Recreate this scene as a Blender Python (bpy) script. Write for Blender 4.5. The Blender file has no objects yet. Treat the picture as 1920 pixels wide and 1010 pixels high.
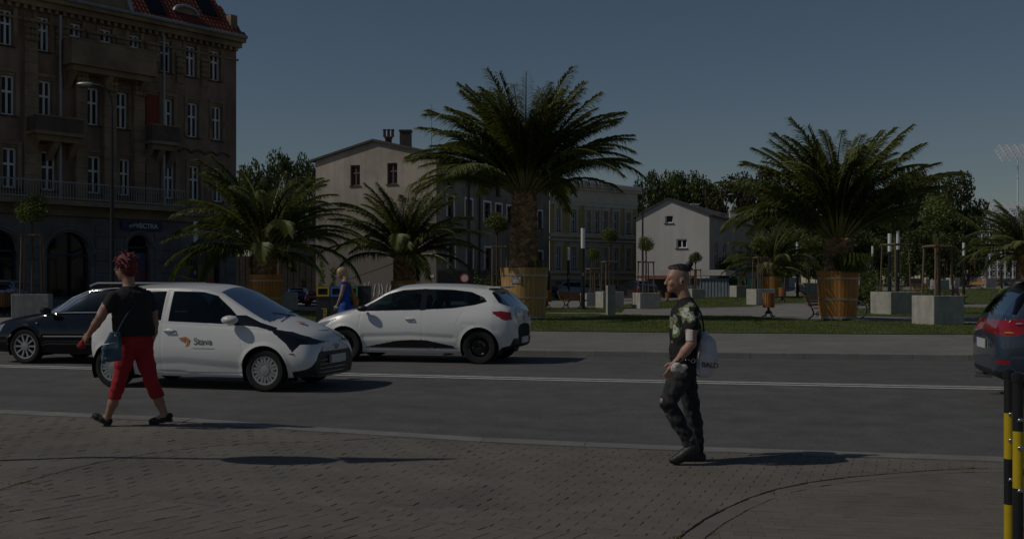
import bpy, bmesh, math, random
import numpy as np
from mathutils import Vector, Matrix
R = math.radians
random.seed(7); np.random.seed(7)
scene = bpy.context.scene
COL = scene.collection
# ------------------------------------------------------------------ camera
FPX, CX, HY, CZ = 2000.0, 960.0, 530.0, 1.6
cam_d = bpy.data.cameras.new('camera'); cam = bpy.data.objects.new('camera', cam_d); COL.objects.link(cam)
cam_d.sensor_width = 36.0; cam_d.lens = 36.0 * FPX / 1920.0
cam_d.shift_y = (HY - 505.0) / 1920.0
cam_d.clip_end = 3000.0; cam_d.clip_start = 0.05
cam.location = (0, 0, CZ); cam.rotation_euler = (R(90), 0, 0)
scene.camera = cam
# ------------------------------------------------------------------ world, sun, exposure
SUN_AZ = (-0.975, -0.222); SUN_EL = 44.0
world = bpy.data.worlds.new('World'); scene.world = world; world.use_nodes = True
wn = world.node_tree; wn.nodes.clear()
sky = wn.nodes.new('ShaderNodeTexSky'); sky.sky_type = 'NISHITA'; sky.sun_disc = False
sky.sun_elevation = R(SUN_EL); sky.sun_rotation = math.atan2(SUN_AZ[0], SUN_AZ[1])
sky.air_density = 1.0; sky.dust_density = 0.3; sky.ozone_density = 1.0; sky.altitude = 200
bg = wn.nodes.new('ShaderNodeBackground'); bg.inputs['Strength'].default_value = 0.09
wo = wn.nodes.new('ShaderNodeOutputWorld')
wn.links.new(sky.outputs[0], bg.inputs[0]); wn.links.new(bg.outputs[0], wo.inputs[0])
sun_d = bpy.data.lights.new('sun', 'SUN'); sun_d.energy = 4.6; sun_d.angle = R(0.55); sun_d.color = (1.0, 0.93, 0.82)
sun = bpy.data.objects.new('sun', sun_d); COL.objects.link(sun)
_l = Vector((SUN_AZ[0] * math.cos(R(SUN_EL)), SUN_AZ[1] * math.cos(R(SUN_EL)), math.sin(R(SUN_EL))))
sun.rotation_euler = _l.to_track_quat('Z', 'Y').to_euler(); sun.location = (-20, -5, 30)
vs = scene.view_settings
vs.view_transform = 'Standard'; vs.look = 'None'; vs.gamma = 1.0; vs.use_curve_mapping = False
vs.exposure = -1.95

# ------------------------------------------------------------------ geometry helpers
def at(px, py, Y): return Vector(((px - CX) / FPX * Y, Y, CZ - (py - HY) / FPX * Y))
def gnd(px, py, z=0.3):
    Y = FPX * (CZ - z) / (py - HY); return Vector(((px - CX) / FPX * Y, Y, z))
def tag(o, label=None, cat=None, group=None, kind=None):
    if label: o['label'] = label
    if cat: o['category'] = cat
    if group: o['group'] = group
    if kind: o['kind'] = kind
    return o
def empty(name, loc, rz=0, label=None, cat=None, group=None):
    o = bpy.data.objects.new(name, None); COL.objects.link(o); o.empty_display_size = 0.2
    o.location = loc; o.rotation_euler = (0, 0, rz); return tag(o, label, cat, group)
def link(name, me, mat=None, parent=None, loc=None, rot=None, scale=None):
    o = bpy.data.objects.new(name, me); COL.objects.link(o)
    if mat is not None and len(me.materials) == 0: me.materials.append(mat)
    if parent is not None: o.parent = parent
    if loc is not None: o.location = loc
    if rot is not None: o.rotation_euler = rot
    if scale is not None: o.scale = scale
    return o
def dup(o, parent=None, loc=None, rz=None, scale=None, label=None):
    c = o.copy(); COL.objects.link(c); c.parent = parent
    for ch in o.children: dup(ch, c)
    if loc is not None: c.location = loc
    if rz is not None: c.rotation_euler = (0, 0, rz)
    if scale is not None: c.scale = scale
    if label: c['label'] = label
    return c
class MB:
    def __init__(s): s.v = []; s.f = []; s.m = []; s.mi = 0
    def add(s, vs, fs):
        b = len(s.v); s.v.extend([tuple(p) for p in vs])
        for f in fs: s.f.append(tuple(i + b for i in f)); s.m.append(s.mi)
        return s
    def box(s, c, size, rz=0, rot=None):
        hx, hy, hz = size[0] / 2, size[1] / 2, size[2] / 2
        M = rot if rot is not None else Matrix.Rotation(rz, 3, 'Z')
        c = Vector(c)
        p = [c + M @ Vector((sx * hx, sy * hy, sz * hz)) for sz in (-1, 1) for sy in (-1, 1) for sx in (-1, 1)]
        return s.add(p, [(0, 2, 3, 1), (4, 5, 7, 6), (0, 1, 5, 4), (2, 6, 7, 3), (0, 4, 6, 2), (1, 3, 7, 5)])
    def b2(s, lo, hi):
        return s.box([(a + b) / 2 for a, b in zip(lo, hi)], [abs(b - a) for a, b in zip(lo, hi)])
    def cyl(s, p0, p1, r0, r1=None, n=10, caps=True):
        if r1 is None: r1 = r0
        p0 = Vector(p0); p1 = Vector(p1); d = (p1 - p0)
        if d.length < 1e-9: return s
        d.normalize(); a = d.orthogonal().normalized(); b = d.cross(a)
        vs = []; fs = []
        for p, r in ((p0, r0), (p1, r1)):
            for i in range(n):
                t = 2 * math.pi * i / n; vs.append(p + a * (math.cos(t) * r) + b * (math.sin(t) * r))
        for i in range(n):
            j = (i + 1) % n; fs.append((i, j, n + j, n + i))
        if caps: fs.append(tuple(range(n - 1, -1, -1))); fs.append(tuple(range(n, 2 * n)))
        return s.add(vs, fs)
    def tube(s, pts, r, n=8, closed=False):
        pts = [Vector(p) for p in pts]; m = len(pts); rr = r if isinstance(r, (list, tuple)) else [r] * m
        vs = []; fs = []; a = None
        for k, p in enumerate(pts):
            q0 = pts[(k - 1) % m] if (k > 0 or closed) else p; q1 = pts[(k + 1) % m] if (k < m - 1 or closed) else p
            d = (q1 - q0).normalized()
            a = d.orthogonal().normalized() if a is None else (a - d * a.dot(d)).normalized()
            b = d.cross(a)
            for i in range(n):
                t = 2 * math.pi * i / n; vs.append(p + (a * math.cos(t) + b * math.sin(t)) * rr[k])
        for k in range(m if closed else m - 1):
            k2 = (k + 1) % m
            for i in range(n):
                j = (i + 1) % n; fs.append((k * n + i, k * n + j, k2 * n + j, k2 * n + i))
        if not closed: fs.append(tuple(range(n - 1, -1, -1))); fs.append(tuple(range((m - 1) * n, m * n)))
        return s.add(vs, fs)
    def lathe(s, prof, n=24, c=(0, 0, 0), axis='Z', caps=True):
        vs = []; fs = []; c = Vector(c); m = len(prof)
        for r, z in prof:
            for i in range(n):
                t = 2 * math.pi * i / n; x, y = r * math.cos(t), r * math.sin(t)
                vs.append(c + (Vector((x, y, z)) if axis == 'Z' else Vector((x, z, y))))
        for k in range(m - 1):
            for i in range(n):
                j = (i + 1) % n
                f = (k * n + i, k * n + j, (k + 1) * n + j, (k + 1) * n + i)
                fs.append(f if axis == 'Z' else f[::-1])
        if caps and prof[0][0] > 1e-6: fs.append(tuple(range(n - 1, -1, -1)))
        if caps and prof[-1][0] > 1e-6: fs.append(tuple(range((m - 1) * n, m * n)))
        return s.add(vs, fs)
    def prism(s, poly, h0, h1, f=None):
        """poly = list of 2d points; f maps (a, b, h) to 3d (default xy plane)"""
        f = f or (lambda a, b, h: (a, b, h)); n = len(poly)
        vs = [f(a, b, h0) for a, b in poly] + [f(a, b, h1) for a, b in poly]
        fs = [(i, (i + 1) % n, n + (i + 1) % n, n + i) for i in range(n)]
        fs += [tuple(range(n - 1, -1, -1)), tuple(range(n, 2 * n))]
        return s.add(vs, fs)
    def sphere(s, c, r, nu=12, nv=8):
        r = r if isinstance(r, (tuple, list)) else (r, r, r); vs = []; fs = []
        for j in range(nv + 1):
            p = math.pi * j / nv
            for i in range(nu):
                t = 2 * math.pi * i / nu
                vs.append((c[0] + r[0] * math.sin(p) * math.cos(t), c[1] + r[1] * math.sin(p) * math.sin(t), c[2] - r[2] * math.cos(p)))
        for j in range(nv):
            for i in range(nu):
                k = (i + 1) % nu; fs.append((j * nu + i, j * nu + k, (j + 1) * nu + k, (j + 1) * nu + i))
        return s.add(vs, fs)
    def quad(s, a, b, c, d): return s.add([a, b, c, d], [(0, 1, 2, 3)])
    def mesh(s, name, mats=None, smooth=False, fixn=False):
        me = bpy.data.meshes.new(name); me.from_pydata(s.v, [], s.f)
        if mats is not None:
            for m in (mats if isinstance(mats, (list, tuple)) else [mats]): me.materials.append(m)
            if isinstance(mats, (list, tuple)) and len(mats) > 1: me.polygons.foreach_set('material_index', s.m)
        if fixn:
            bm = bmesh.new(); bm.from_mesh(me); bmesh.ops.recalc_face_normals(bm, faces=bm.faces); bm.to_mesh(me); bm.free()
        if smooth:
            me.polygons.foreach_set('use_smooth', [True] * len(me.polygons))
            if smooth != 'all': me.set_sharp_from_angle(angle=R(42))
        me.update(); return me
    def obj(s, name, mat, parent=None, smooth=False, loc=None, rot=None, fixn=False):
        return link(name, s.mesh(name, mat, smooth, fixn), None, parent, loc, rot)
def text_mesh(txt, size, depth=0.004, bold=0.0, shear=0.0):
    cu = bpy.data.curves.new('t', 'FONT'); cu.body = txt; cu.size = size; cu.extrude = depth; cu.align_x = 'CENTER'; cu.align_y = 'CENTER'
    cu.offset = bold; cu.shear = shear
    o = bpy.data.objects.new('t', cu); COL.objects.link(o)
    dg = bpy.context.evaluated_depsgraph_get(); me = bpy.data.meshes.new_from_object(o.evaluated_get(dg))
    bpy.data.objects.remove(o); bpy.data.curves.remove(cu); me.name = 'lettering'; return me
# ------------------------------------------------------------------ materials
MATS = {}
def mat(name, c, rough=0.7, var=0.0, vs=4.0, bump=0.0, bs=30.0, metal=0.0, coat=0.0, c2=None, spec=0.5, trans=0.0, sheen=0.0, stretch=None, dirt=None, tone=0.0):
    if name in MATS: return MATS[name]
    m = bpy.data.materials.new(name); m.use_nodes = True; nt = m.node_tree; N = nt.nodes; L = nt.links
    b = N['Principled BSDF']
    b.inputs['Roughness'].default_value = rough; b.inputs['Metallic'].default_value = metal
    b.inputs['Specular IOR Level'].default_value = spec; b.inputs['Coat Weight'].default_value = coat
    b.inputs['Coat Roughness'].default_value = 0.02
    b.inputs['Base Color'].default_value = (*c, 1); b.inputs['Sheen Weight'].default_value = sheen
    if trans:
        b.inputs['Subsurface Weight'].default_value = 0.0
    tc = N.new('ShaderNodeTexCoord'); src = tc.outputs['Object']
    if stretch:
        mp = N.new('ShaderNodeMapping'); mp.inputs['Scale'].default_value = stretch; L.new(src, mp.inputs[0]); src = mp.outputs[0]
    if var or c2:
        nz = N.new('ShaderNodeTexNoise'); nz.inputs['Scale'].default_value = vs; nz.inputs['Detail'].default_value = 6; nz.inputs['Roughness'].default_value = 0.62
        L.new(src, nz.inputs['Vector'])
        rp = N.new('ShaderNodeValToRGB'); L.new(nz.outputs[0], rp.inputs[0])
        rp.color_ramp.elements[0].position = 0.32; rp.color_ramp.elements[1].position = 0.68
        ca = tuple(max(0, x * (1 - var)) for x in c); cb = c2 if c2 else tuple(min(1, x * (1 + var)) for x in c)
        rp.color_ramp.elements[0].color = (*ca, 1); rp.color_ramp.elements[1].color = (*cb, 1)
        out = rp.outputs[0]
        if tone:
            oi = N.new('ShaderNodeObjectInfo'); hv = N.new('ShaderNodeHueSaturation')
            mr = N.new('ShaderNodeMapRange'); mr.inputs['To Min'].default_value = 1 - tone; mr.inputs['To Max'].default_value = 1 + tone
            L.new(oi.outputs['Random'], mr.inputs[0]); L.new(mr.outputs[0], hv.inputs['Value']); L.new(out, hv.inputs['Color']); out = hv.outputs[0]
        if dirt:
            n2 = N.new('ShaderNodeTexNoise'); n2.inputs['Scale'].default_value = dirt[1]; n2.inputs['Detail'].default_value = 8; n2.inputs['Roughness'].default_value = 0.7
            L.new(tc.outputs['Object'], n2.inputs['Vector'])
            r2 = N.new('ShaderNodeValToRGB'); L.new(n2.outputs[0], r2.inputs[0]); r2.color_ramp.elements[0].position = 0.45; r2.color_ramp.elements[1].position = 0.7
            r2.color_ramp.elements[0].color = (0, 0, 0, 1); r2.color_ramp.elements[1].color = (dirt[2],) * 3 + (1,)
            mx = N.new('ShaderNodeMixRGB'); L.new(r2.outputs[0], mx.inputs[0]); L.new(out, mx.inputs[1]); mx.inputs[2].default_value = (*dirt[0], 1); out = mx.outputs[0]
        L.new(out, b.inputs['Base Color'])
    if bump:
        nb = N.new('ShaderNodeTexNoise'); nb.inputs['Scale'].default_value = bs; nb.inputs['Detail'].default_value = 5; L.new(src, nb.inputs['Vector'])
        bp = N.new('ShaderNodeBump'); bp.inputs['Strength'].default_value = bump; bp.inputs['Distance'].default_value = 0.02
        L.new(nb.outputs[0], bp.inputs['Height']); L.new(bp.outputs[0], b.inputs['Normal'])
    MATS[name] = m; return m
def glass_mat(name, tint, refl_rough=0.02, opac=0.0, base=(0.02, 0.025, 0.03)):
    if name in MATS: return MATS[name]
    m = bpy.data.materials.new(name); m.use_nodes = True; nt = m.node_tree; N = nt.nodes; L = nt.links; N.clear()
    o = N.new('ShaderNodeOutputMaterial'); t = N.new('ShaderNodeBsdfTransparent'); t.inputs[0].default_value = (*tint, 1)
    g = N.new('ShaderNodeBsdfGlossy'); g.inputs['Roughness'].default_value = refl_rough; g.inputs[0].default_value = (0.62, 0.68, 0.72, 1)
    f = N.new('ShaderNodeFresnel'); f.inputs[0].default_value = 1.34
    d = N.new('ShaderNodeBsdfDiffuse'); d.inputs[0].default_value = (*base, 1)
    m1 = N.new('ShaderNodeMixShader'); m1.inputs[0].default_value = opac; L.new(t.outputs[0], m1.inputs[1]); L.new(d.outputs[0], m1.inputs[2])
    m2 = N.new('ShaderNodeMixShader'); L.new(f.outputs[0], m2.inputs[0]); L.new(m1.outputs[0], m2.inputs[1]); L.new(g.outputs[0], m2.inputs[2])
    L.new(m2.outputs[0], o.inputs[0]); MATS[name] = m; return m
def leaf_mat(name, c, var=0.4, vs=1.5, rough=0.5, trl=0.25, tone=0.15, spec=0.4, yellow=None):
    """foliage: diffuse + a little translucency, tone varies per object and through the crown"""
    if name in MATS: return MATS[name]
    m = mat(name, c, rough, var=var, vs=vs, tone=tone, spec=spec, c2=yellow)
    nt = m.node_tree; N = nt.nodes; L = nt.links; b = N['Principled BSDF']; o = N['Material Output']
    t = N.new('ShaderNodeBsdfTranslucent'); t.inputs[0].default_value = (c[0] * 1.6, c[1] * 1.5, c[2] * 0.7, 1)
    ad = N.new('ShaderNodeMixShader'); ad.inputs[0].default_value = trl
    L.new(b.outputs[0], ad.inputs[1]); L.new(t.outputs[0], ad.inputs[2]); L.new(ad.outputs[0], o.inputs[0]); return m
def interp_poly(poly, x):
    xs = [p[0] for p in poly]; ys = [p[1] for p in poly]
    return float(np.interp(x, xs, ys))
# ================================================================== GROUND
KERB_N = [(-60, 27.0), (-24, 17.0), (-12, 13.3), (-7.5, 11.95), (-5.49, 11.40), (-3.38, 10.93), (-1.93, 10.80), (0, 10.52), (1.59, 10.28), (2.72, 10.08), (4.61, 9.80), (8, 9.2), (14, 8.0), (60, -3)]
KERB_F = [(-90, 42.0), (-40, 30.5), (-15, 24.7), (-5, 22.45), (0.43, 21.3), (3.4, 20.75), (8.75, 19.95), (20, 18.0), (90, 6)]
ZK = [(-90, .27), (-5.5, .245), (-3.4, .222), (-2.0, .14), (0, .06), (1.6, .03), (2.7, .022), (4.6, .0), (9, -.02), (90, -.02)]
UP = [(-90, .11), (-3.4, .105), (-2, .05), (-.5, .018), (1.6, .012), (90, .012)]
def kn(x): return interp_poly(KERB_N, x)
def kf(x): return interp_poly(KERB_F, x)
def zpav(x, y): return interp_poly(ZK, x) - 0.022 * min(max(0, kn(x) - y), 5)
def zroad(x, y):
    k = kn(x); z0 = interp_poly(ZK, x) - interp_poly(UP, x)
    t = min(1, max(0, (y - k) / 4.2)); return z0 * (1 - t) + .14 * t
def zg(x, y):
    k = kf(x); t = min(1, max(0, (y - k) / 7)); z = .245 + .055 * t
    s = min(1, max(0, (x - 6) / 16)); s = s * s * (3 - 2 * s)
    return z + .0185 * min(max(0, y - 60), 50) * s
def gnd2(px, py):
    lo, hi = 15.0, 600.0
    for _ in range(50):
        Y = (lo + hi) / 2; X = (px - CX) / FPX * Y
        if CZ - (py - HY) / FPX * Y > zg(X, Y): lo = Y
        else: hi = Y
    return Vector((X, Y, zg(X, Y)))
def onto(px, Y): X = (px - CX) / FPX * Y; return Vector((X, Y, zg(X, Y)))

M_asph = mat('asphalt', (.105, .102, .1), .9, var=.2, vs=2.2, bump=.35, bs=140, dirt=((.115, .112, .108), .5, .5))
def add_speckle(m, amt=.35, sc=220, axis=None):
    nt = m.node_tree; N = nt.nodes; L = nt.links; b = N['Principled BSDF']
    src = b.inputs['Base Color'].links[0].from_socket
    tc = N.new('ShaderNodeTexCoord'); v = N.new('ShaderNodeTexVoronoi'); v.inputs['Scale'].default_value = sc
    L.new(tc.outputs['Object'], v.inputs['Vector'])
    bw = N.new('ShaderNodeRGBToBW'); L.new(v.outputs['Color'], bw.inputs[0])
    mr = N.new('ShaderNodeMapRange'); mr.inputs['To Min'].default_value = 1 - amt; mr.inputs['To Max'].default_value = 1 + amt; L.new(bw.outputs[0], mr.inputs[0])
    mx = N.new('ShaderNodeMixRGB'); mx.blend_type = 'MULTIPLY'; mx.inputs[0].default_value = 1; L.new(src, mx.inputs[1]); L.new(mr.outputs[0], mx.inputs[2])
    L.new(mx.outputs[0], b.inputs['Base Color'])
add_speckle(M_asph, .25, 60)
def add_streaks(m, scale, rz=0, amt=.12, pos=(.35, .65)):
    nt = m.node_tree; N = nt.nodes; L = nt.links; b = N['Principled BSDF']; src = b.inputs['Base Color'].links[0].from_socket
    tc = N.new('ShaderNodeTexCoord'); mp = N.new('ShaderNodeMapping'); mp.inputs['Scale'].default_value = scale; mp.inputs['Rotation'].default_value = (0, 0, rz); mp.vector_type = 'TEXTURE' if rz else 'POINT'
    if rz: mp.inputs['Scale'].default_value = tuple(1 / q for q in scale)
    L.new(tc.outputs['Object'], mp.inputs[0]); n = N.new('ShaderNodeTexNoise'); n.inputs['Scale'].default_value = 1; n.inputs['Detail'].default_value = 7; n.inputs['Roughness'].default_value = .65; L.new(mp.outputs[0], n.inputs['Vector'])
    mr = N.new('ShaderNodeMapRange'); mr.inputs['From Min'].default_value = pos[0]; mr.inputs['From Max'].default_value = pos[1]; mr.inputs['To Min'].default_value = 1 - amt; mr.inputs['To Max'].default_value = 1 + amt; L.new(n.outputs[0], mr.inputs[0])
    mx = N.new('ShaderNodeMixRGB'); mx.blend_type = 'MULTIPLY'; mx.inputs[0].default_value = 1; L.new(src, mx.inputs[1]); L.new(mr.outputs[0], mx.inputs[2]); L.new(mx.outputs[0], b.inputs['Base Color'])
add_streaks(M_asph, (.05, 1.6, 1), R(-13.2), .09); add_streaks(M_asph, (.4, .5, 1), R(20), .05)
M_paver = mat('paver_concrete', (.166, .150, .126), .92, var=.2, vs=1.1, bump=.3, bs=160, tone=.09, dirt=((.10, .094, .086), .9, .55))
add_speckle(M_paver, .18, 150)
M_sand = mat('joint_sand', (.12, .11, .09), 1.0, var=.3, vs=9)
M_kerb = mat('kerb_concrete', (.22, .215, .205), .9, var=.18, vs=6, bump=.35, bs=90, tone=.08, dirt=((.12, .115, .105), 3, .6))
M_white = mat('road_paint', (.62, .62, .6), .75, var=.12, vs=3, bump=.1, dirt=((.2, .2, .2), 9, .55))
M_plaza = mat('plaza_paving', (.25, .238, .215), .92, var=.14, vs=.6, bump=.2, bs=60, dirt=((.17, .16, .145), .35, .5))
M_lawn = leaf_mat('lawn_turf', (.062, .088, .02), var=.35, vs=.9, rough=.9, trl=.0, tone=0, yellow=(.10, .125, .03))
M_blade = leaf_mat('grass_blade', (.12, .165, .036), var=.35, vs=1.3, rough=.6, trl=.3, tone=0, yellow=(.2, .215, .065))

def strip(name, xs, fy0, fy1, n, fz, m, off=0.0):
    mb = MB(); idx = {}
    for i, x in enumerate(xs):
        a, b = fy0(x), fy1(x)
        for j in range(n + 1):
            y = a + (b - a) * j / n; mb.v.append((x, y, fz(x, y) + off))
    for i in range(len(xs) - 1):
        for j in range(n):
            a = i * (n + 1) + j; mb.f.append((a, a + n + 1, a + n + 2, a + 1)); mb.m.append(0)
    o = mb.obj(name, m, smooth='all'); o['kind'] = 'structure'; return o
def lin(a, b, n): return [a + (b - a) * i / n for i in range(n + 1)]
xr = lin(-90, -14, 20)[:-1] + lin(-14, 14, 90)[:-1] + lin(14, 60, 12)
road = strip('road', xr, lambda x: kn(x) - .3, lambda x: kf(x) + .3, 14, zroad, M_asph)
# far side ground sheet, out to the horizon
mb = MB(); ys_rel = [0, 1, 2, 3.5, 5, 7, 10, 15, 20, 27, 35, 40, 46, 52, 60, 70, 80, 90, 100, 130, 200, 400, 900, 1800]
xg = [-1500, -500, -200, -100, -60, -40] + lin(-30, 50, 40) + [60, 80, 120, 200, 500, 1500]
for x in xg:
    for t in ys_rel: 
        xx = max(-90, min(90, x)); y = kf(xx) + .12 + t; mb.v.append((x, y, zg(x, y)))
n = len(ys_rel)
for i in range(len(xg) - 1):
    for j in range(n - 1):
        a = i * n + j; mb.f.append((a, a + n, a + n + 1, a + 1)); mb.m.append(0)
ground = mb.obj('ground', M_plaza, smooth='all'); ground['kind'] = 'structure'
# far pavement: concrete slabs too small to tell apart here -> brick pattern in the material
M_farpav = mat('far_paving', (.235, .22, .195), .92, var=.16, vs=.8, bump=.0, dirt=((.16, .15, .135), .7, .5))
def add_bricks(m, sx, rz=0, dark=.55, mortar=.04):
    nt = m.node_tree; N = nt.nodes; L = nt.links; b = N['Principled BSDF']
    src = b.inputs['Base Color'].links[0].from_socket
    tc = N.new('ShaderNodeTexCoord'); mp = N.new('ShaderNodeMapping'); mp.inputs['Rotation'].default_value = (0, 0, rz); L.new(tc.outputs['Object'], mp.inputs[0])
    br = N.new('ShaderNodeTexBrick'); br.inputs['Scale'].default_value = sx; br.inputs['Mortar Size'].default_value = mortar
    br.inputs['Color1'].default_value = (1, 1, 1, 1); br.inputs['Color2'].default_value = (.86, .86, .86, 1); br.inputs['Mortar'].default_value = (dark,) * 3 + (1,)
    br.inputs['Brick Width'].default_value = 1.0; br.inputs['Row Height'].default_value = .5; L.new(mp.outputs[0], br.inputs['Vector'])
    mx = N.new('ShaderNodeMixRGB'); mx.blend_type = 'MULTIPLY'; mx.inputs[0].default_value = 1; L.new(src, mx.inputs[1]); L.new(br.outputs[0], mx.inputs[2]); L.new(mx.outputs[0], b.inputs['Base Color'])
add_bricks(M_farpav, 5, R(-11), .6)
add_bricks(M_plaza, 1.2, R(15), .86, .02)
farpav = strip('far_pavement', lin(-60, 60, 80), lambda x: kf(x) + .11, lambda x: kf(x) + 7.3 - min(max(x, 0), 12) * .05, 6, zg, M_farpav, .004)
# lawns
def lawn(pts, name='lawn', step=.8):
    pts = [Vector(p) for p in pts]; bm = bmesh.new()
    f = bm.faces.new([bm.verts.new((p.x, p.y, 0)) for p in pts])
    x0 = min(p.x for p in pts); x1 = max(p.x for p in pts); y0 = min(p.y for p in pts); y1 = max(p.y for p in pts)
    for k in range(1, int((x1 - x0) / 2.5)):
        bmesh.ops.bisect_plane(bm, geom=bm.verts[:] + bm.edges[:] + bm.faces[:], plane_co=(x0 + 2.5 * k, 0, 0), plane_no=(1, 0, 0))
    for k in range(1, int((y1 - y0) / 2.5)):
        bmesh.ops.bisect_plane(bm, geom=bm.verts[:] + bm.edges[:] + bm.faces[:], plane_co=(0, y0 + 2.5 * k, 0), plane_no=(0, 1, 0))
    bmesh.ops.triangulate(bm, faces=bm.faces)
    for v in bm.verts: v.co.z = zg(v.co.x, v.co.y) + .016
    bmesh.ops.recalc_face_normals(bm, faces=bm.faces)
    if bm.faces[:] and bm.faces[:][0].normal.z < 0: bmesh.ops.reverse_faces(bm, faces=bm.faces)
    me = bpy.data.meshes.new(name); bm.to_mesh(me); bm.free(); me.materials.append(M_lawn)
    o = link(name, me); o['kind'] = 'structure'; return pts
def g3(px, py): return gnd2(px, py)
LAWNS = [
  [(-13, 32.0), (-6, 30.2), (.57, 28.7), (4.5, 27.7), (8.6, 27.0), (16, 26.2), (26, 25.2), (26, 30.5), (15.2, 33.8), (12.6, 35), (10.5, 37), (8.9, 41.0), (5.1, 42.6), (1.34, 44.8), (-6, 47.5), (-13, 50)],
  [g3(800, 586), g3(1000, 585.5), g3(1165, 586), g3(1172, 577), g3(1000, 577), g3(800, 577)],
  [g3(1165, 578), g3(1240, 577), g3(1400, 575), g3(1452, 569), g3(1545, 567), g3(1545, 556), g3(1300, 558), g3(1165, 571)],
  [g3(1560, 592), g3(1860, 594), g3(2020, 594), g3(2020, 578), g3(1800, 576), g3(1560, 579)],
  [g3(1600, 569), g3(1760, 571), g3(2020, 569), g3(2020, 543), g3(1850, 541), g3(1600, 546)],
]
LAWNS = [[Vector((p[0], p[1], 0)) for p in L] for L in LAWNS]
for L_ in LAWNS: lawn(L_)
def inpoly(P, poly):
    x, y = P[:, 0], P[:, 1]; r = np.zeros(len(P), bool); n = len(poly)
    for i in range(n):
        x0, y0 = poly[i][0], poly[i][1]; x1, y1 = poly[(i + 1) % n][0], poly[(i + 1) % n][1]
        if y0 == y1: continue
        c = ((y0 > y) != (y1 > y)) & (x < (x1 - x0) * (y - y0) / (y1 - y0) + x0); r ^= c
    return r
def grass_blades(count, poly, hmax, name, label):
    xs = [p.x for p in poly]; ys = [p.y for p in poly]
    P = np.stack([np.random.uniform(min(xs), max(xs), count * 3), np.random.uniform(min(ys), max(ys), count * 3)], 1)
    P = P[inpoly(P, poly)][:count]
    vis = np.abs(P[:, 0] / P[:, 1]) < .56; P = P[vis]
    nn = len(P); h = np.random.uniform(.4, 1, nn) * hmax * (.8 + .35 * np.sin(P[:, 0] * 1.7 + np.sin(P[:, 1] * 2.3)) )
    a = np.random.uniform(0, 6.28, nn); w = np.random.uniform(.006, .014, nn) * (P[:, 1] / 30)
    z = np.array([zg(x, y) for x, y in P]) + .012
    v = np.zeros((nn, 3, 3)); dx, dy = np.cos(a) * w, np.sin(a) * w
    v[:, 0] = np.stack([P[:, 0] - dx, P[:, 1] - dy, z], 1); v[:, 1] = np.stack([P[:, 0] + dx, P[:, 1] + dy, z], 1)
    l = np.random.uniform(-.5, .5, (nn, 2)) * h[:, None]
    v[:, 2] = np.stack([P[:, 0] + l[:, 0], P[:, 1] + l[:, 1], z + h], 1)
    me = bpy.data.meshes.new(name); me.from_pydata(v.reshape(-1, 3).tolist(), [], np.arange(nn * 3).reshape(-1, 3).tolist()); me.materials.append(M_blade)
    o = link(name, me); tag(o, label, 'grass', kind='stuff')
grass_blades(150000, LAWNS[0], .06, 'grass', 'short mown grass of the wide lawn strip beside the far pavement')
grass_blades(15000, LAWNS[1], .07, 'grass', 'short mown grass around the bench left of the concrete planters')
grass_blades(20000, LAWNS[2], .07, 'grass', 'short mown grass between the paths in the middle of the plaza')
grass_blades(15000, LAWNS[3], .07, 'grass', 'short mown grass behind the nearest concrete planters on the right')
grass_blades(15000, LAWNS[4], .07, 'grass', 'short mown grass on the rising ground around the parked bicycle')
# white road lines (double)
def road_line(off, w, name='road_marking'):
    LN = [(-80, 36.0), (-30, 24.2), (-9.1, 18.96), (.33, 16.42), (2.16, 16.0), (6.55, 15.02), (14, 13.2), (50, 4)]
    o = strip(name, lin(-60, 40, 120), lambda x: interp_poly(LN, x) - off - w, lambda x: interp_poly(LN, x) - off, 1, zroad, M_white, .005); return o
road_line(0, .13); road_line(.30, .13)
# kerbs, stone by stone
def resample(poly, step):
    out = [Vector(poly[0])]; acc = 0
    P = [Vector(p) for p in poly]
    for a, b in zip(P[:-1], P[1:]):
        L_ = (b - a).length; d = step - acc
        while d <= L_: out.append(a + (b - a) * (d / L_)); d += step
        acc = L_ - (d - step)
    return out
def chaikin(p, it=2):
    p = [Vector(q) for q in p]
    for _ in range(it):
        q = [p[0]]
        for a, b in zip(p[:-1], p[1:]): q += [a * .75 + b * .25, a * .25 + b * .75]
        p = q + [p[-1]]
    return p
def kerb(poly, zt, side, width, parent, x0, x1, drop=.25, gap=.006):
    pts = [p for p in resample(chaikin([(x, y) for x, y in poly]), 1.0) if x0 < p.x < x1]
    for a, b in zip(pts[:-1], pts[1:]):
        d = (b - a).normalized(); nrm = Vector((-d.y, d.x)) * side
        a2, b2 = a + d * gap / 2, b - d * gap / 2; c = .012
        za, zb = zt(a2.x, a2.y), zt(b2.x, b2.y); mb = MB(); vs = []
        for p, z in ((a2, za), (b2, zb)):
            for (o, h) in ((0, -drop), (0, -c), (c, 0), (width, 0), (width, -drop)):
                q = p + nrm * o; vs.append((q.x, q.y, z + h + random.uniform(-.001, .001)))
        fs = [(i, i + 5, (i + 1) % 5 + 5, (i + 1) % 5) for i in range(5)] + [(4, 3, 2, 1, 0), (5, 6, 7, 8, 9)]
        mb.add(vs, fs); mb.obj('kerb_stone', M_kerb, parent, fixn=True)
kerb(KERB_F, lambda x, y: zg(x, y + .2) + .012, 1, .15, farpav, -22, 24)
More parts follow.
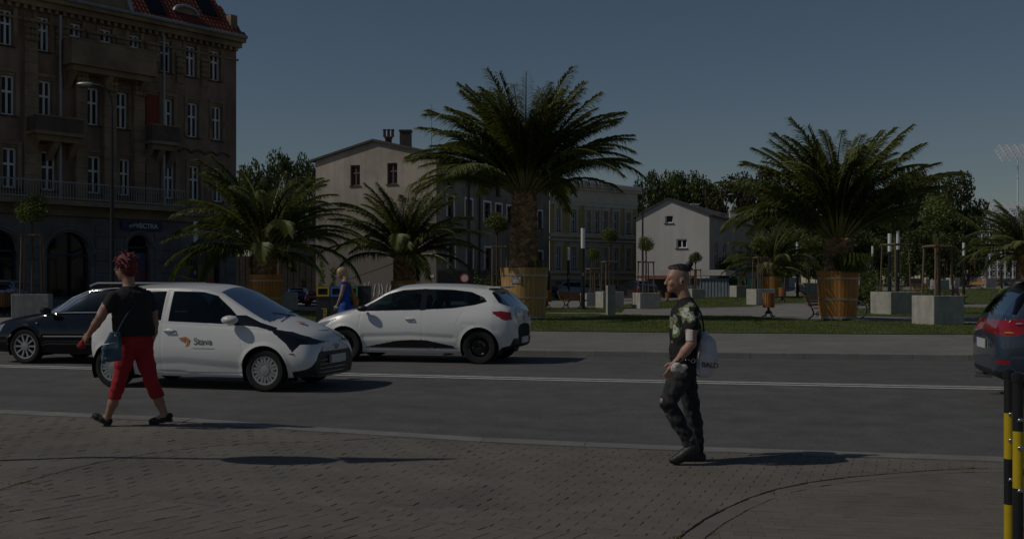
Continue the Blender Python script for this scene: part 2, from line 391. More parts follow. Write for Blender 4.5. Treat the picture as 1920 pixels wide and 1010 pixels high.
# ---------------------------------------------------------------- near pavement, paver by paver
xs_n = lin(-60, -14, 12)[:-1] + lin(-14, 14, 60)[:-1] + lin(14, 60, 8)
nearpav = strip('near_pavement', xs_n, lambda x: -25, lambda x: kn(x) - .02, 60, zpav, M_sand, -.022)
kerb(KERB_N, lambda x, y: zpav(x, kn(x)) + .004, -1, .28, nearpav, -14, 13)
def npix(px, py):
    lo, hi = 1.0, 30.0
    for _ in range(40):
        Y = (lo + hi) / 2; X = (px - CX) / FPX * Y
        if CZ - (py - HY) / FPX * Y > zpav(X, Y): lo = Y
        else: hi = Y
    return Vector((X, Y))
C1 = chaikin([Vector((-14, 5.6))] + [npix(*p) for p in ((-300, 1040), (-60, 935), (105, 886), (200, 863), (330, 842), (480, 829), (600, 828))] + [Vector((-.6, 10.75)), Vector((.5, 12))], 2)
C2 = chaikin([Vector((.2, 2.0)), Vector((.75, 5.0))] + [npix(*p) for p in ((1230, 1050), (1275, 1008), (1330, 968), (1420, 926), (1520, 902), (1700, 884), (1880, 874))] + [Vector((8.5, 8.2)), Vector((16, 6.5))], 2)
C1a = np.array([(p.x, p.y) for p in C1]); C2a = np.array([(p.x, p.y) for p in C2])
def sdist(P, A):
    """signed distance of a point to a polyline (positive on its left) and the local normal"""
    a, b = A[:-1], A[1:]; d = b - a; L2 = (d ** 2).sum(1)
    t = np.clip(((P - a) * d).sum(1) / L2, 0, 1); q = a + d * t[:, None]; r = P - q; i = int(np.argmin((r ** 2).sum(1)))
    nrm = np.array([-d[i, 1], d[i, 0]]) / math.sqrt(L2[i]); return float(r[i] @ nrm), nrm
def clip(poly, nrm, c):
    out = []; n = len(poly)
    for i in range(n):
        p, q = poly[i], poly[(i + 1) % n]; a, b = p @ nrm - c, q @ nrm - c
        if a >= 0: out.append(p)
        if (a >= 0) != (b >= 0): out.append(p + (q - p) * (a / (a - b)))
    return out
def rect():
    g = .0013
    return [np.array(p) for p in ((.05 - g, -.1 + g), (.05 - g, .1 - g), (-.05 + g, .1 - g), (-.05 + g, -.1 + g))], .1, .2
def paver_mesh(poly, bev=.0035):
    n = len(poly); c = sum(poly) / n; vs = []; 
    area = sum(poly[i][0] * poly[(i + 1) % n][1] - poly[(i + 1) % n][0] * poly[i][1] for i in range(n))
    if area < 0: poly = poly[::-1]
    ins = []
    for i in range(n):
        p0, p, p1 = poly[i - 1], poly[i], poly[(i + 1) % n]
        e0 = (p - p0) / (np.linalg.norm(p - p0) + 1e-9); e1 = (p1 - p) / (np.linalg.norm(p1 - p) + 1e-9)
        n0 = np.array([-e0[1], e0[0]]); n1 = np.array([-e1[1], e1[0]]); m = n0 + n1; m = m / max(.5, m @ m) * 2 / 1.0 if m @ m > .05 else n0
        ins.append(p + m * bev * .5 * (1 if m @ m < 6 else .6))
    for q in ins: vs.append((q[0], q[1], 0))
    for q in poly: vs.append((q[0], q[1], -bev))
    for q in poly: vs.append((q[0], q[1], -.05))
    fs = [tuple(range(n))]
    for i in range(n):
        j = (i + 1) % n; fs += [(n + i, n + j, j, i), (2 * n + i, 2 * n + j, n + j, n + i)]
    return vs, fs
PAV = []          # (score, centre, verts, faces)
def put(w, pl, test):
    if abs(w[0]) > .62 * max(w[1], 0) + 2.2 or w[1] < 3.2 or abs(w[0]) > 9: return
    k = kn(w[0])
    if w[1] > k + .05: return
    pl = test(w, pl)
    if pl is None: return
    sl = (kn(w[0] + .5) - kn(w[0] - .5)); nn = np.array([sl, -1.0]); nn /= np.linalg.norm(nn)
    kp = np.array([w[0], k - .286])
    if (w - kp) @ nn < .16: pl = clip(pl, nn, kp @ nn)
    if len(pl) < 3: return
    P = np.array(pl)
    if np.ptp(P[:, 0]) < .02 or np.ptp(P[:, 1]) < .02: return
    cc = P.mean(0); vs, fs = paver_mesh([q - cc for q in pl])
    z = zpav(cc[0], cc[1]) + random.gauss(0, .0012); tx, ty = random.gauss(0, .008), random.gauss(0, .008)
    zx = (zpav(cc[0] + .1, cc[1]) - zpav(cc[0] - .1, cc[1])) / .2; zy = (zpav(cc[0], cc[1] + .1) - zpav(cc[0], cc[1] - .1)) / .2
    vs = [(x, y, h + (tx + zx) * x + (ty + zy) * y) for x, y, h in vs]
    inside = abs(cc[0] / cc[1]) < .48 and cc[1] > 6.75 and len(pl) >= 4
    PAV.append((1 / cc[1] ** 2 if inside else 0, (cc[0], cc[1], z), vs, fs))
def lay(ang, origin, test, rows, cols):
    poly, p, L_ = rect(); ca, sa = math.cos(ang), math.sin(ang); Rm = np.array([[ca, -sa], [sa, ca]]); pr = [Rm @ q for q in poly]
    for i in range(-rows, rows):
        for j in range(-cols, cols):
            w = Rm @ np.array([i * p, j * L_ + (L_ / 2 if i % 2 else 0)]) + origin; put(w, [q + w for q in pr], test)
def lay_herring(ang, origin, test, n):
    poly, p, L_ = rect(); ca, sa = math.cos(ang), math.sin(ang); Rm = np.array([[ca, -sa], [sa, ca]]); pv = [Rm @ q for q in poly]; ph = [Rm @ np.array([-q[1], q[0]]) for q in poly]
    for x in range(-n, n):
        for y in range(-n, n):
            k = (x - y) % 4
            if k == 0: c = np.array([(x + 1) * .1, (y + .5) * .1]); pp = ph
            elif k == 2: c = np.array([(x + .5) * .1, y * .1]); pp = pv
            else: continue
            w = Rm @ c + origin; put(w, [q + w for q in pp], test)
def zoneA(w, pl):
    d, n = sdist(w, C1a)
    if d < -.13: return None
    if d < .13: q = w - n * d; pl = clip(pl, n, q @ n + .008)
    return pl if len(pl) > 2 else None
def zoneB(w, pl):
    d, n = sdist(w, C1a); d2, n2 = sdist(w, C2a)
    if d > .13 or d2 < -.1: return None
    if d > -.13: q = w - n * d; pl = clip(pl, -n, -(q @ n) + .006)
    if len(pl) > 2 and d2 < .16: q = w - n2 * d2; pl = clip(pl, n2, q @ n2 + .02)
    return pl if len(pl) > 2 else None
def zoneD(w, pl):
    d2, n2 = sdist(w, C2a)
    if d2 > .05: return None
    if d2 > -.27: q = w - n2 * d2; pl = clip(pl, -n2, -(q @ n2) + .142)
    return pl if len(pl) > 2 else None
HA, HB = npix(100, 918), npix(1150, 1000); HA = np.array(HA[:]); HB = np.array(HB[:]); hd_ = (HB - HA) / np.linalg.norm(HB - HA); hn = np.array([-hd_[1], hd_[0]])
def zoneM(w, pl):                                # running bond behind the herringbone field
    d = (w - HA) @ hn
    if d < -.12: return None
    if d < .12: pl = clip(pl, hn, HA @ hn + .001)
    return zoneB(w, pl) if len(pl) > 2 else None
def zoneH(w, pl):
    d = (w - HA) @ hn
    if d > .12: return None
    if d > -.12: pl = clip(pl, -hn, -(HA @ hn) + .001)
    return zoneB(w, pl) if len(pl) > 2 else None
lay(R(61), np.array([-4.0, 9.0]), zoneA, 110, 70)
lay(R(69), np.array([0.0, 8.0]), zoneM, 120, 80)
lay_herring(R(-33), np.array([-1.0, 6.5]), zoneH, 100)
lay(R(83), np.array([4.0, 8.0]), zoneD, 110, 70)
# border stones between the two fields
cs = resample([(p.x, p.y) for p in C2], .42)
for a, b in zip(cs[:-1], cs[1:]):
    if abs(a.x) > 9: continue
    d = (b - a).normalized(); nn = Vector((d.y, -d.x)); a2, b2 = a + d * .004, b - d * .004
    q = [a2 + nn * -.004, b2 + nn * -.004, b2 + nn * .135, a2 + nn * .135]; c = sum(q, Vector((0, 0))) / 4
    if c.y > kn(c.x) - .38: continue
    vs, fs = paver_mesh([np.array((p.x - c.x, p.y - c.y)) for p in q])
    PAV.append((9 if c.y > 6.6 else 0, (c.x, c.y, zpav(c.x, c.y)), vs, fs))
PAV.sort(key=lambda t: -t[0])
for s_, c, vs, fs in PAV[:300]:
    mb = MB(); mb.add(vs, fs); mb.obj('paver', M_paver, nearpav, loc=c)
mb = MB()
for s_, c, vs, fs in PAV[300:]: mb.add([(x + c[0], y + c[1], z + c[2]) for x, y, z in vs], fs)
o = mb.obj('paver_field', M_paver, nearpav); o['kind'] = 'stuff'
# moss tufts along the cracks
mb = MB()
for (px, py, w_, n_) in ((45, 906, 60, 60), (1800, 877, 70, 45), (1690, 880, 60, 20), (1270, 1008, 16, 25), (1340, 1000, 16, 25), (205, 774, 60, 25), (60, 771, 120, 20), (1700, 870, 30, 10), (700, 985, 10, 10), (1450, 925, 10, 12)):
    for _ in range(n_):
        p = npix(px + random.uniform(-w_, w_) * .5, py + random.uniform(-3, 3)); h = random.uniform(.006, .02); a = random.uniform(0, 6.28); z = zpav(p.x, p.y) - .003
        mb.add([(p.x - .006 * math.cos(a), p.y - .006 * math.sin(a), z), (p.x + .006 * math.cos(a), p.y + .006 * math.sin(a), z), (p.x + random.uniform(-.02, .02), p.y + random.uniform(-.02, .02), z + h)], [(0, 1, 2)])
tag(mb.obj('moss_tufts', M_blade), 'tufts of grass and moss in the cracks of the near pavement', 'moss', kind='stuff')
# ================================================================== PLAZA: palms, barrels, planters, small trees, lamps
M_frond = leaf_mat('palm_leaf', (.115, .148, .038), var=.3, vs=.8, rough=.5, trl=.25, tone=.3, spec=.4, yellow=(.2, .21, .07))
M_frond_dry = leaf_mat('palm_leaf_dry', (.16, .105, .022), var=.4, vs=.9, rough=.5, trl=.2, tone=.15, yellow=(.21, .16, .03))
M_rachis = mat('palm_rachis', (.17, .15, .04), .5, var=.3, vs=3)
M_trunkp = mat('palm_trunk', (.20, .13, .08), .95, var=.5, vs=5, bump=.6, bs=30)
M_bootdry = mat('palm_boot', (.34, .21, .11), .85, var=.5, vs=4)
M_stave = mat('barrel_wood', (.46, .20, .045), .6, var=.3, vs=3, bump=.15, bs=20, stretch=(6, 6, .6), tone=.16)
M_stave2 = mat('barrel_wood_pale', (.46, .27, .10), .62, var=.3, vs=3, bump=.15, bs=20, stretch=(6, 6, .6), tone=.16)
M_hoop = mat('hoop_steel', (.42, .42, .42), .45, metal=.7, var=.15)
M_conc = mat('planter_concrete', (.40, .385, .345), .88, var=.14, vs=3, bump=.2, bs=40, tone=.07, dirt=((.24, .23, .2), 2.2, .5))
M_soil = mat('soil', (.05, .035, .022), 1, var=.4, vs=9)
M_bark = mat('bark', (.09, .062, .045), .95, var=.4, vs=12, bump=.5, bs=60)
M_stake = mat('stake_wood', (.17, .115, .07), .85, var=.35, vs=4, stretch=(6, 6, .5), tone=.2)
M_leafs = leaf_mat('small_tree_leaf', (.12, .15, .042), var=.3, vs=2, rough=.5, trl=.28, tone=.15)
M_leafd = leaf_mat('tree_leaf_dark', (.05, .075, .02), var=.5, vs=.35, rough=.55, trl=.25, tone=.3, yellow=(.10, .125, .032))
M_leafb = leaf_mat('tree_leaf_brown', (.055, .045, .022), var=.45, vs=.4, rough=.6, trl=.2, tone=.15, yellow=(.075, .06, .025))
M_leafy = leaf_mat('shrub_leaf', (.09, .12, .025), var=.4, vs=2, rough=.5, trl=.3, tone=.15)
M_black = mat('black_paint', (.012, .013, .015), .45, var=.2, vs=5)
M_lampw = mat('lamp_diffuser', (.78, .79, .8), .35, var=.04, vs=2)
M_iron = mat('cast_iron', (.012, .012, .013), .5, bump=.2, bs=40)
M_slat = mat('bench_slat', (.30, .145, .045), .55, var=.3, vs=5, stretch=(1, 6, 6), tone=.15)
M_slatv = mat('bin_slat', (.33, .14, .04), .55, var=.3, vs=5, stretch=(6, 6, 1), tone=.15)
M_grey = mat('grey_metal', (.16, .165, .17), .45, metal=.4, var=.1)

def frond_mesh(a0, droop, seed, L=1.0, nl=122, ll=.162, curl=0.0):
    """unit length palm frond, springing from the origin along +x"""
    rnd = random.Random(seed); pts = []; x = z = 0.0; N_ = 26; y = 0.0
    for i in range(N_ + 1):
        s = i / N_; pts.append(Vector((x, y, z)))
        a = R(a0 - droop * (s ** 1.35)); x += math.cos(a) / N_; z += math.sin(a) / N_; y += curl * s / N_
    def pos(s): t = s * N_; i = min(N_ - 1, int(t)); return pts[i].lerp(pts[i + 1], t - i), (pts[i + 1] - pts[i]).normalized()
    mb = MB(); mb.mi = 1
    mb.tube(pts[::2], [.0105 * (1 - .85 * k / 13) + .001 for k in range(14)], 5); mb.mi = 0
    for k in range(nl):
        s = .19 + .805 * (k / (nl - 1)); p, d = pos(s)
        side = Vector((0, 1, 0)); up = d.cross(side).normalized() * -1
        if up.z < 0 and a0 < 100: pass
        prof = min(1, (s - .12) / .2) * (1 - .62 * max(0, (s - .45) / .55) ** 1.5)
        for sg in (-1, 1):
            l = ll * prof * rnd.uniform(.82, 1.08) ; f = R(rnd.uniform(46, 66) - 16 * s); v = R(rnd.uniform(2, 38))
            dr = (d * math.sin(R(90) - f) + (side * sg * math.cos(v) + up * math.sin(v)) * math.cos(R(90) - f)).normalized()
            mid = p + dr * l * .55; tip = p + dr * l + Vector((0, 0, -l * rnd.uniform(.1, .4)))
            wv = (d * .55 + up * .6).normalized() * (.0070 * rnd.uniform(.8, 1.2))
            mb.add([p - wv * .6, p + wv * .6, mid + wv, mid - wv, tip], [(0, 1, 2, 3), (3, 2, 4)])
    return mb
FR = {}
for k, a0 in enumerate((86, 78, 70, 61, 52, 43, 33, 22, 10, -4)):
    for v in range(2):
        mb = frond_mesh(a0, 40 + 4.2 * k + 26 * v if k < 8 else 50 + 24 * v, k * 10 + v, curl=random.uniform(-.12, .12))
        FR[k, v] = mb.mesh('frond', [M_frond, M_rachis])
        if k >= 8: FR[k, v, 'dry'] = mb.mesh('frond', [M_frond_dry, M_rachis])
def trunk_mesh(h, r0, r1, seed, boots=True):
    rnd = random.Random(seed); mb = MB(); n = 9
    mb.lathe([(r0 * (1 - t) + r1 * t, h * t) for t in [i / n for i in range(n + 1)]], 16)
    rows = int(h / .085)
    for i in range(rows + 2):
        for j in range(13):
            t = min(1.06, i / rows); z = h * t; r = (r0 * (1 - t) + r1 * t) + .01; a = 2 * math.pi * (j + .5 * (i % 2)) / 13 + rnd.uniform(-.1, .1)
            w = r * .26; hh = rnd.uniform(.07, .12); o = rnd.uniform(.03, .075) * (1.0 + .6 * t); c, s_ = math.cos(a), math.sin(a); tx, ty = -s_, c
            mb.mi = 1 if rnd.random() < .35 + .2 * t else 0
            b0 = Vector((c * r - tx * w, s_ * r - ty * w, z - hh * .6)); b1 = Vector((c * r + tx * w, s_ * r + ty * w, z - hh * .6))
            q0 = Vector((c * (r + o) - tx * w * .45, s_ * (r + o) - ty * w * .45, z + hh)); q1 = Vector((c * (r + o) + tx * w * .45, s_ * (r + o) + ty * w * .45, z + hh))
            i0 = Vector((c * r * .9 - tx * w, s_ * r * .9 - ty * w, z + hh * .4)); i1 = Vector((c * r * .9 + tx * w, s_ * r * .9 + ty * w, z + hh * .4))
            mb.add([b0, b1, q1, q0, i0, i1], [(0, 1, 2, 3), (3, 2, 5, 4), (1, 5, 2), (0, 3, 4)])
    mb.mi = 0
    return mb.mesh('trunk', [M_trunkp, M_bootdry])
def palm(loc, trunk_h, r0, r1, L, n, seed, label, levels=(0, 9.4), dry=2, bias=1.0, droopy=0):
    rnd = random.Random(seed); t = empty('palm_tree', loc, rnd.uniform(0, 6), label, 'palm tree')
    link('trunk', trunk_mesh(trunk_h, r0, r1, seed), None, t)
    for i in range(n):
        u = ((i + .5) / n) ** bias; k = levels[0] + (levels[1] - levels[0]) * u; k = max(0, min(9, int(k + rnd.uniform(-.5, .5))))
        key = (k, 1 if rnd.random() < .4 + droopy else 0)
        me = FR[key + ('dry',)] if (k >= 8 and dry > 0 and rnd.random() < .3) else FR[key]
        if len(me.materials) and me is not FR[key]: dry -= 1
        a = i * 2.39996 + rnd.uniform(-.25, .25)
        wy = math.cos(a + t.rotation_euler.z + math.pi / 2)          # 1 = towards the road
        if k >= 3 and wy > .7 and rnd.random() < .8: continue
        rr = .10 + .14 * (k / 9)
        s = L * rnd.uniform(.86, 1.08) * (.86 if k >= 8 else 1) * (.9 if k == 0 else 1)
        link('frond', me, None, t, (math.cos(a) * rr, math.sin(a) * rr, trunk_h + .12 - .03 * k), (rnd.uniform(-.12, .12), 0, a), (s, s, s))
    return t
def stave_mesh(h, rt, rb, n, m):
    w = math.pi / n * .965; mb = MB(); vs = []
    for r, z in ((rb, 0), (rt, h)):
        for rr, a in ((r, -w), (r + .006, 0), (r, w), (r - .05, w), (r - .05, -w)):
            vs.append((rr * math.cos(a), rr * math.sin(a), z))
    mb.add(vs, [(0, 1, 6, 5), (1, 2, 7, 6), (2, 3, 8, 7), (3, 4, 9, 8), (4, 0, 5, 9), (4, 3, 2, 1, 0), (5, 6, 7, 8, 9)]); return mb.mesh('stave', m)
def barrel(loc, h, rt, rb, label, m=None, sticker=False, plants=True, seed=1, n=32):
    t = empty('barrel_planter', loc, 0, label, 'planter'); me = stave_mesh(h - .09, rt, rb, n, m or M_stave)
    for i in range(n):
        a = 2 * math.pi * i / n; link('stave', me, None, t, (0, 0, .09 + random.uniform(-.006, .006)), (0, 0, a))
    for z0, z1, wd in ((.09, .16, 1), (h * .42, h * .42 + .05, 0), (h * .84, h * .84 + .05, 0)):
        f = lambda z: rb + (rt - rb) * (z - .09) / (h - .09)
        mb = MB(); mb.lathe([(f(z0) - .01, z0), (f(z0) + .016, z0), (f(z1) + .016, z1), (f(z1) - .01, z1)], 48, caps=False); mb.obj('hoop', M_hoop if not wd else M_conc, t, smooth=True)
    mb = MB()
    for sx in (-.55, .55): mb.box((sx * rb, 0, .045), (.1, rb * 1.5, .09))
    mb.obj('skid', M_conc, t)
    mb = MB(); mb.lathe([(rt - .055, h - .06), (rt * .5, h - .01), (.0001, h + .02)], 24); mb.obj('soil', M_soil, t, smooth=True)
    return t
def leaf_cloud(n, fn, size, seed, m=None, name='crown', outward=.6):
    """n small leaf faces placed by fn(rng) -> (pos, outward dir)"""
    rg = np.random.RandomState(seed); vs = []; fs = []
    P, D = fn(rg, n); sz = size * rg.uniform(.6, 1.3, n)
    nrm = D * outward + rg.normal(0, .7, (n, 3)); nrm /= np.linalg.norm(nrm, axis=1)[:, None]
    a = np.cross(nrm, rg.normal(0, 1, (n, 3))); a /= np.linalg.norm(a, axis=1)[:, None]; b = np.cross(nrm, a)
    a *= sz[:, None]; b *= (sz * .62)[:, None]
    q = np.stack([P - a, P + b * .9 - a * .1, P + a, P - b * .9 - a * .1], 1).reshape(-1, 3)
    me = bpy.data.meshes.new(name); me.from_pydata(q.tolist(), [], np.arange(4 * n).reshape(-1, 4).tolist())
    if m: me.materials.append(m)
    return me
def blob_fn(blobs, shell=.55):
    B = np.array([b[0] for b in blobs]); Rr = np.array([b[1] for b in blobs], float)
    def fn(rg, n):
        w = np.array([r[0] * r[2] for r in Rr]); i = rg.choice(len(B), n, p=w / w.sum())
        d = rg.normal(0, 1, (n, 3)); d /= np.linalg.norm(d, axis=1)[:, None]
        r = 1 - (1 - shell) * rg.uniform(0, 1, n) ** 1.6; r *= rg.normal(1, .07, n)
        return B[i] + d * Rr[i] * r[:, None], d
    return fn
# small ball-headed trees -------------------------------------------------------
BALL = []
for s in range(4):
    rg = random.Random(40 + s)
    bl = [((rg.uniform(-.42, .42), rg.uniform(-.42, .42), rg.uniform(-.3, .38)), (rg.uniform(.33, .52),) * 3) for _ in range(11)] + [((0, 0, 0), (.75, .75, .66))]
    BALL.append(leaf_cloud(3000, blob_fn(bl, .45), .06, s, M_leafs))
def ball_tree(loc, trunk_h, r, seed, label, z0=0, group=None, thin=1.0):
    rnd = random.Random(seed); t = empty('ball_tree', loc, rnd.uniform(0, 6), label, 'tree', group)
    mb = MB(); pts = [Vector((rnd.uniform(-.02, .02), rnd.uniform(-.02, .02), z)) for z in lin(z0, trunk_h, 6)]
    mb.tube(pts, [.032 * thin] * 7, 7)
    for k in range(9):
        a = k * 2.4; mb.tube([pts[-1] - Vector((0, 0, .1)), pts[-1] + Vector((math.cos(a) * r * .35, math.sin(a) * r * .35, r * .45)), pts[-1] + Vector((math.cos(a) * r * .7, math.sin(a) * r * .7, r * rnd.uniform(.5, 1.3)))], [.016, .011, .005], 5)
    mb.obj('trunk', M_bark, t, smooth=True)
    link('crown', BALL[seed % 4], None, t, (0, 0, trunk_h + r * .62), (0, 0, seed), (r * 1.02, r * 1.02, r * .98))
    return t
def stakes(loc, h, w, label, rz, seed, n=3, group=None):
    rnd = random.Random(seed); t = empty('tree_stakes', loc, rz, label, 'tree stakes', group)
    c = [(-w, -w), (w, -w), (w, w), (-w, w)][:n]
    for x, y in c:
        mb = MB(); mb.cyl((x * 1.1, y * 1.1, 0), (x * .95, y * .95, h + rnd.uniform(-.04, .04)), .032, .032, 8); mb.obj('stake', M_stake, t, smooth=True)
    for i in range(n):
        a, b = c[i], c[(i + 1) % n]
        if n == 3 and i == 2: continue
        mb = MB(); d = Vector((b[0] - a[0], b[1] - a[1], 0)).normalized() * .06
        mb.cyl(Vector((a[0] * .95, a[1] * .95, h - .03)) - d, Vector((b[0] * .95, b[1] * .95, h - .03 + rnd.uniform(-.02, .02))) + d, .036, .036, 8); mb.obj('rail', M_stake, t, smooth=True)
    return t
PL_RZ = R(15.2)
def planter(loc, s, h, label, seed=0, group=None, grassy=True):
    t = empty('concrete_planter', loc, PL_RZ, label, 'planter', group); rnd = random.Random(seed)
    bm = bmesh.new(); bmesh.ops.create_cube(bm, size=1); bmesh.ops.scale(bm, vec=(s, s, h), verts=bm.verts); bmesh.ops.translate(bm, vec=(0, 0, h / 2), verts=bm.verts)
    top = [f for f in bm.faces if f.normal.z > .9]; bmesh.ops.inset_region(bm, faces=top, thickness=.09)
    ed = bmesh.ops.extrude_face_region(bm, geom=top); bmesh.ops.translate(bm, vec=(0, 0, -.1), verts=[v for v in ed['geom'] if isinstance(v, bmesh.types.BMVert)])
    bmesh.ops.delete(bm, geom=top, context='FACES')
    bmesh.ops.bevel(bm, geom=[e for e in bm.edges if e.is_manifold and e.calc_face_angle() > .5], offset=.012, segments=1, affect='EDGES')
    me = bpy.data.meshes.new('box'); bm.to_mesh(me); bm.free(); link('box', me, M_conc, t)
    mb = MB(); mb.b2((-s / 2 + .1, -s / 2 + .1, h - .14), (s / 2 - .1, s / 2 - .1, h - .075)); mb.obj('soil', M_soil, t)
    if grassy:
        mb = MB()
        for _ in range(70):
            x, y = rnd.uniform(-.5, .5) * s * .82, rnd.uniform(-.5, .5) * s * .82; hh = rnd.uniform(.08, .28) * (1 if rnd.random() < .3 else .55)
            a = rnd.uniform(0, 6.28); dx, dy = .012 * math.cos(a), .012 * math.sin(a)
            mb.add([(x - dx, y - dy, h - .08), (x + dx, y + dy, h - .08), (x + rnd.uniform(-.08, .08), y + rnd.uniform(-.08, .08), h - .08 + hh)], [(0, 1, 2)])
        o = mb.obj('weeds', M_leafy, t); o['kind'] = 'stuff'
    return t
def park_lamp(loc, h, label, group=None):
    t = empty('park_lamp', loc, 0, label, 'lamp', group); w = h * .255
    mb = MB(); mb.lathe([(.17, 0), (.17, .02), (.105, .03), (.10, h - w), (.0001, h - w)], 16); mb.obj('post', M_black, t, smooth=True)
    mb = MB(); mb.lathe([(.10, h - w + .002), (.10, h - .03), (.0001, h - .029)], 16); mb.obj('light_tube', M_lampw, t, smooth=True)
    mb = MB(); mb.lathe([(.108, h - .03), (.108, h), (.0001, h + .001)], 16); mb.obj('cap', M_black, t, smooth=True)
    mb = MB(); mb.box((0, -.1, h * .43), (.05, .03, .16)); mb.obj('service_plate', M_hoop, t)
    return t

# --- the palms in their barrels
def z_of(py, Y): return CZ - (py - HY) / FPX * Y
def palm_in_barrel(px, Y, bh, brt, brb, th, r0, r1, L, n, seed, lab_p, lab_b, m=None, **kw):
    g = onto(px, Y); b = barrel(g, bh, brt, brb, lab_b, m)
    p = palm(g + Vector((0, 0, bh - .02)), th, r0, r1, L, n, seed, lab_p, **kw); return b, p
palm_in_barrel(983, 37.0, 1.82, .83, .72, 2.5, .46, .36, 4.45, 124, 3, 'tallest palm tree, growing from the big pale barrel behind the white hatchback', 'big pale wooden barrel with steel hoops and a small picture, behind the white hatchback', M_stave2, levels=(0, 6.5), dry=0, droopy=-.1)
palm_in_barrel(1571, 36.4, 1.70, .70, .60, 1.0, .42, .44, 4.4, 84, 5, 'palm tree with short thick trunk in the orange barrel right of the walking man', 'orange wooden barrel with two hoops and a bicycle behind it, on the lawn', levels=(0, 5.9), dry=0, droopy=-.05)
palm_in_barrel(497, 42.0, 1.62, .72, .62, .95, .40, 0.38, 4.1, 72, 8, 'wide drooping palm tree with a yellowed frond in front of the dark tenement', 'wooden barrel under the drooping palm, behind the roof of the lettered white car', levels=(0.8, 8.3), dry=5, droopy=.3)
palm_in_barrel(757, 50.0, 1.40, .60, .52, 1.05, .45, .40, 3.95, 70, 11, 'palm tree standing in front of the grey windowless gable wall', 'low wooden barrel of the palm in front of the grey gable, behind the white hatchback', levels=(0.4, 7.4), dry=1, droopy=.1)
palm_in_barrel(1447, 75.0, 1.5, .72, .6, .7, .5, .45, 3.6, 64, 13, 'small distant palm behind the litter bin and the concrete planter', 'distant wooden barrel of the small palm behind the litter bin', levels=(0.8, 8.6), dry=0, droopy=.2)
palm_in_barrel(1922, 68.0, 1.35, .8, .68, 1.6, .5, .42, 3.9, 66, 15, 'palm tree cut off by the right edge of the picture', 'pale barrel of the palm at the right picture edge, above the grey car', M_stave2, levels=(0.8, 8.4), dry=0, droopy=.2)
def sticker_on(px, py, Y, w, h):
    p = at(px, py, Y); c = onto(983, 37.0); d = (p - c); d.z = 0; d.normalize(); f = .83 - .11 * (1.82 + c.z - p.z) / 1.73 + .016
    t = empty('picture_plate', Vector((c.x, c.y, p.z)) + d * f, math.atan2(d.y, d.x) + R(90), 'small colour picture plate screwed to the big pale barrel', 'plate')
    mb = MB(); mb.b2((-w / 2, 0, -h / 2), (w / 2, .006, h / 2)); mb.obj('plate', mat('plate_print', (.25, .2, .18), .4, c2=(.55, .5, .5), vs=11, var=.6), t)
    mb = MB(); mb.b2((-w / 2 + .02, -.003, h / 2 - .06), (w / 2 - .02, -.001, h / 2 - .02)); mb.obj('red_band', mat('plate_red', (.4, .05, .04), .4), t)
sticker_on(966, 523, 36.2, .36, .28)
# greenery spilling over the barrels
def tuft(loc, n, spread, h, seed, label, up=.4):
    rnd = random.Random(seed); mb = MB()
    for _ in range(n):
        a = rnd.uniform(0, 6.28); r = spread * math.sqrt(rnd.random()); x, y = r * math.cos(a), r * math.sin(a)
        l = rnd.uniform(.5, 1) * h; o = rnd.uniform(.1, .9); pts = [Vector((x, y, 0)), Vector((x + math.cos(a) * l * .35 * o, y + math.sin(a) * l * .35 * o, l * .7)), Vector((x + math.cos(a) * l * .95 * o, y + math.sin(a) * l * .95 * o, l * (.75 - .6 * o)))]
        w = Vector((-math.sin(a), math.cos(a), 0)) * .018
        mb.add([pts[0] - w, pts[0] + w, pts[1] + w, pts[1] - w, pts[2]], [(0, 1, 2, 3), (3, 2, 4)])
    o = mb.obj('trailing_grass', M_leafy, loc=loc); return tag(o, label, 'plant')
tuft(onto(1588, 36.2) + Vector((.1, -.2, 1.66)), 320, .55, .95, 1, 'long green blades spilling over the rim of the orange barrel')
tuft(onto(983, 37.0) + Vector((.35, -.3, 1.76)), 40, .3, .5, 2, 'few green shoots on the rim of the big pale barrel')
tuft(onto(1447, 75.0) + Vector((.2, -.2, 1.45)), 120, .5, .8, 3, 'green tuft on the rim of the distant barrel')

# --- concrete planters with staked ball trees: (px, Y, side, height, crown radius, trunk height above ground, label words)
PLN = [
 (61, 40.0, 1.25, .88, 390, 38, 440, 4, 'at the far left before the arched shop windows'),
 (932, 44.0, 1.15, .86, 418, 28, 462, 3, 'half hidden by the big pale barrel'),
 (1111, 60.0, 1.1, .72, 476, 17, 503, 4, 'just right of the tallest-looking lamp'),
 (1143, 54.0, 1.12, .86, 441, 20, 490, 4, 'behind the slim concrete post'),
 (1211, 54.0, 1.08, .80, 456, 20, 490, 4, 'just left of the walking man'),
 (1304, 76.0, 1.0, .75, 483, 15, 505, 4, "right behind the walking man's head"),
 (1426, 62.0, 1.2, .92, 455, 24, 482, 4, 'left of the slatted litter bin'),
 (1387, 78.0, 1.1, .85, 490, 14, 512, 3, 'smallest, before the green fence'),
 (1484, 104.0, 1.15, 1.0, 468, 22, 500, 3, 'far and pale, left of the bench lamp'),
 (1515, 78.0, 1.35, .95, 460, 26, 481, 4, 'behind the bench beside the orange barrel'),
 (1614, 118.0, 1.1, .95, 465, 21, 500, 3, 'far, just right of the orange barrel'),
 (1679, 44.0, 1.42, .93, 408, 34, 457, 4, 'before the pair of park lamps'),
 (1758, 33.0, 1.08, .91, 395, 42, 460, 4, 'nearest, on the lawn edge'),
]
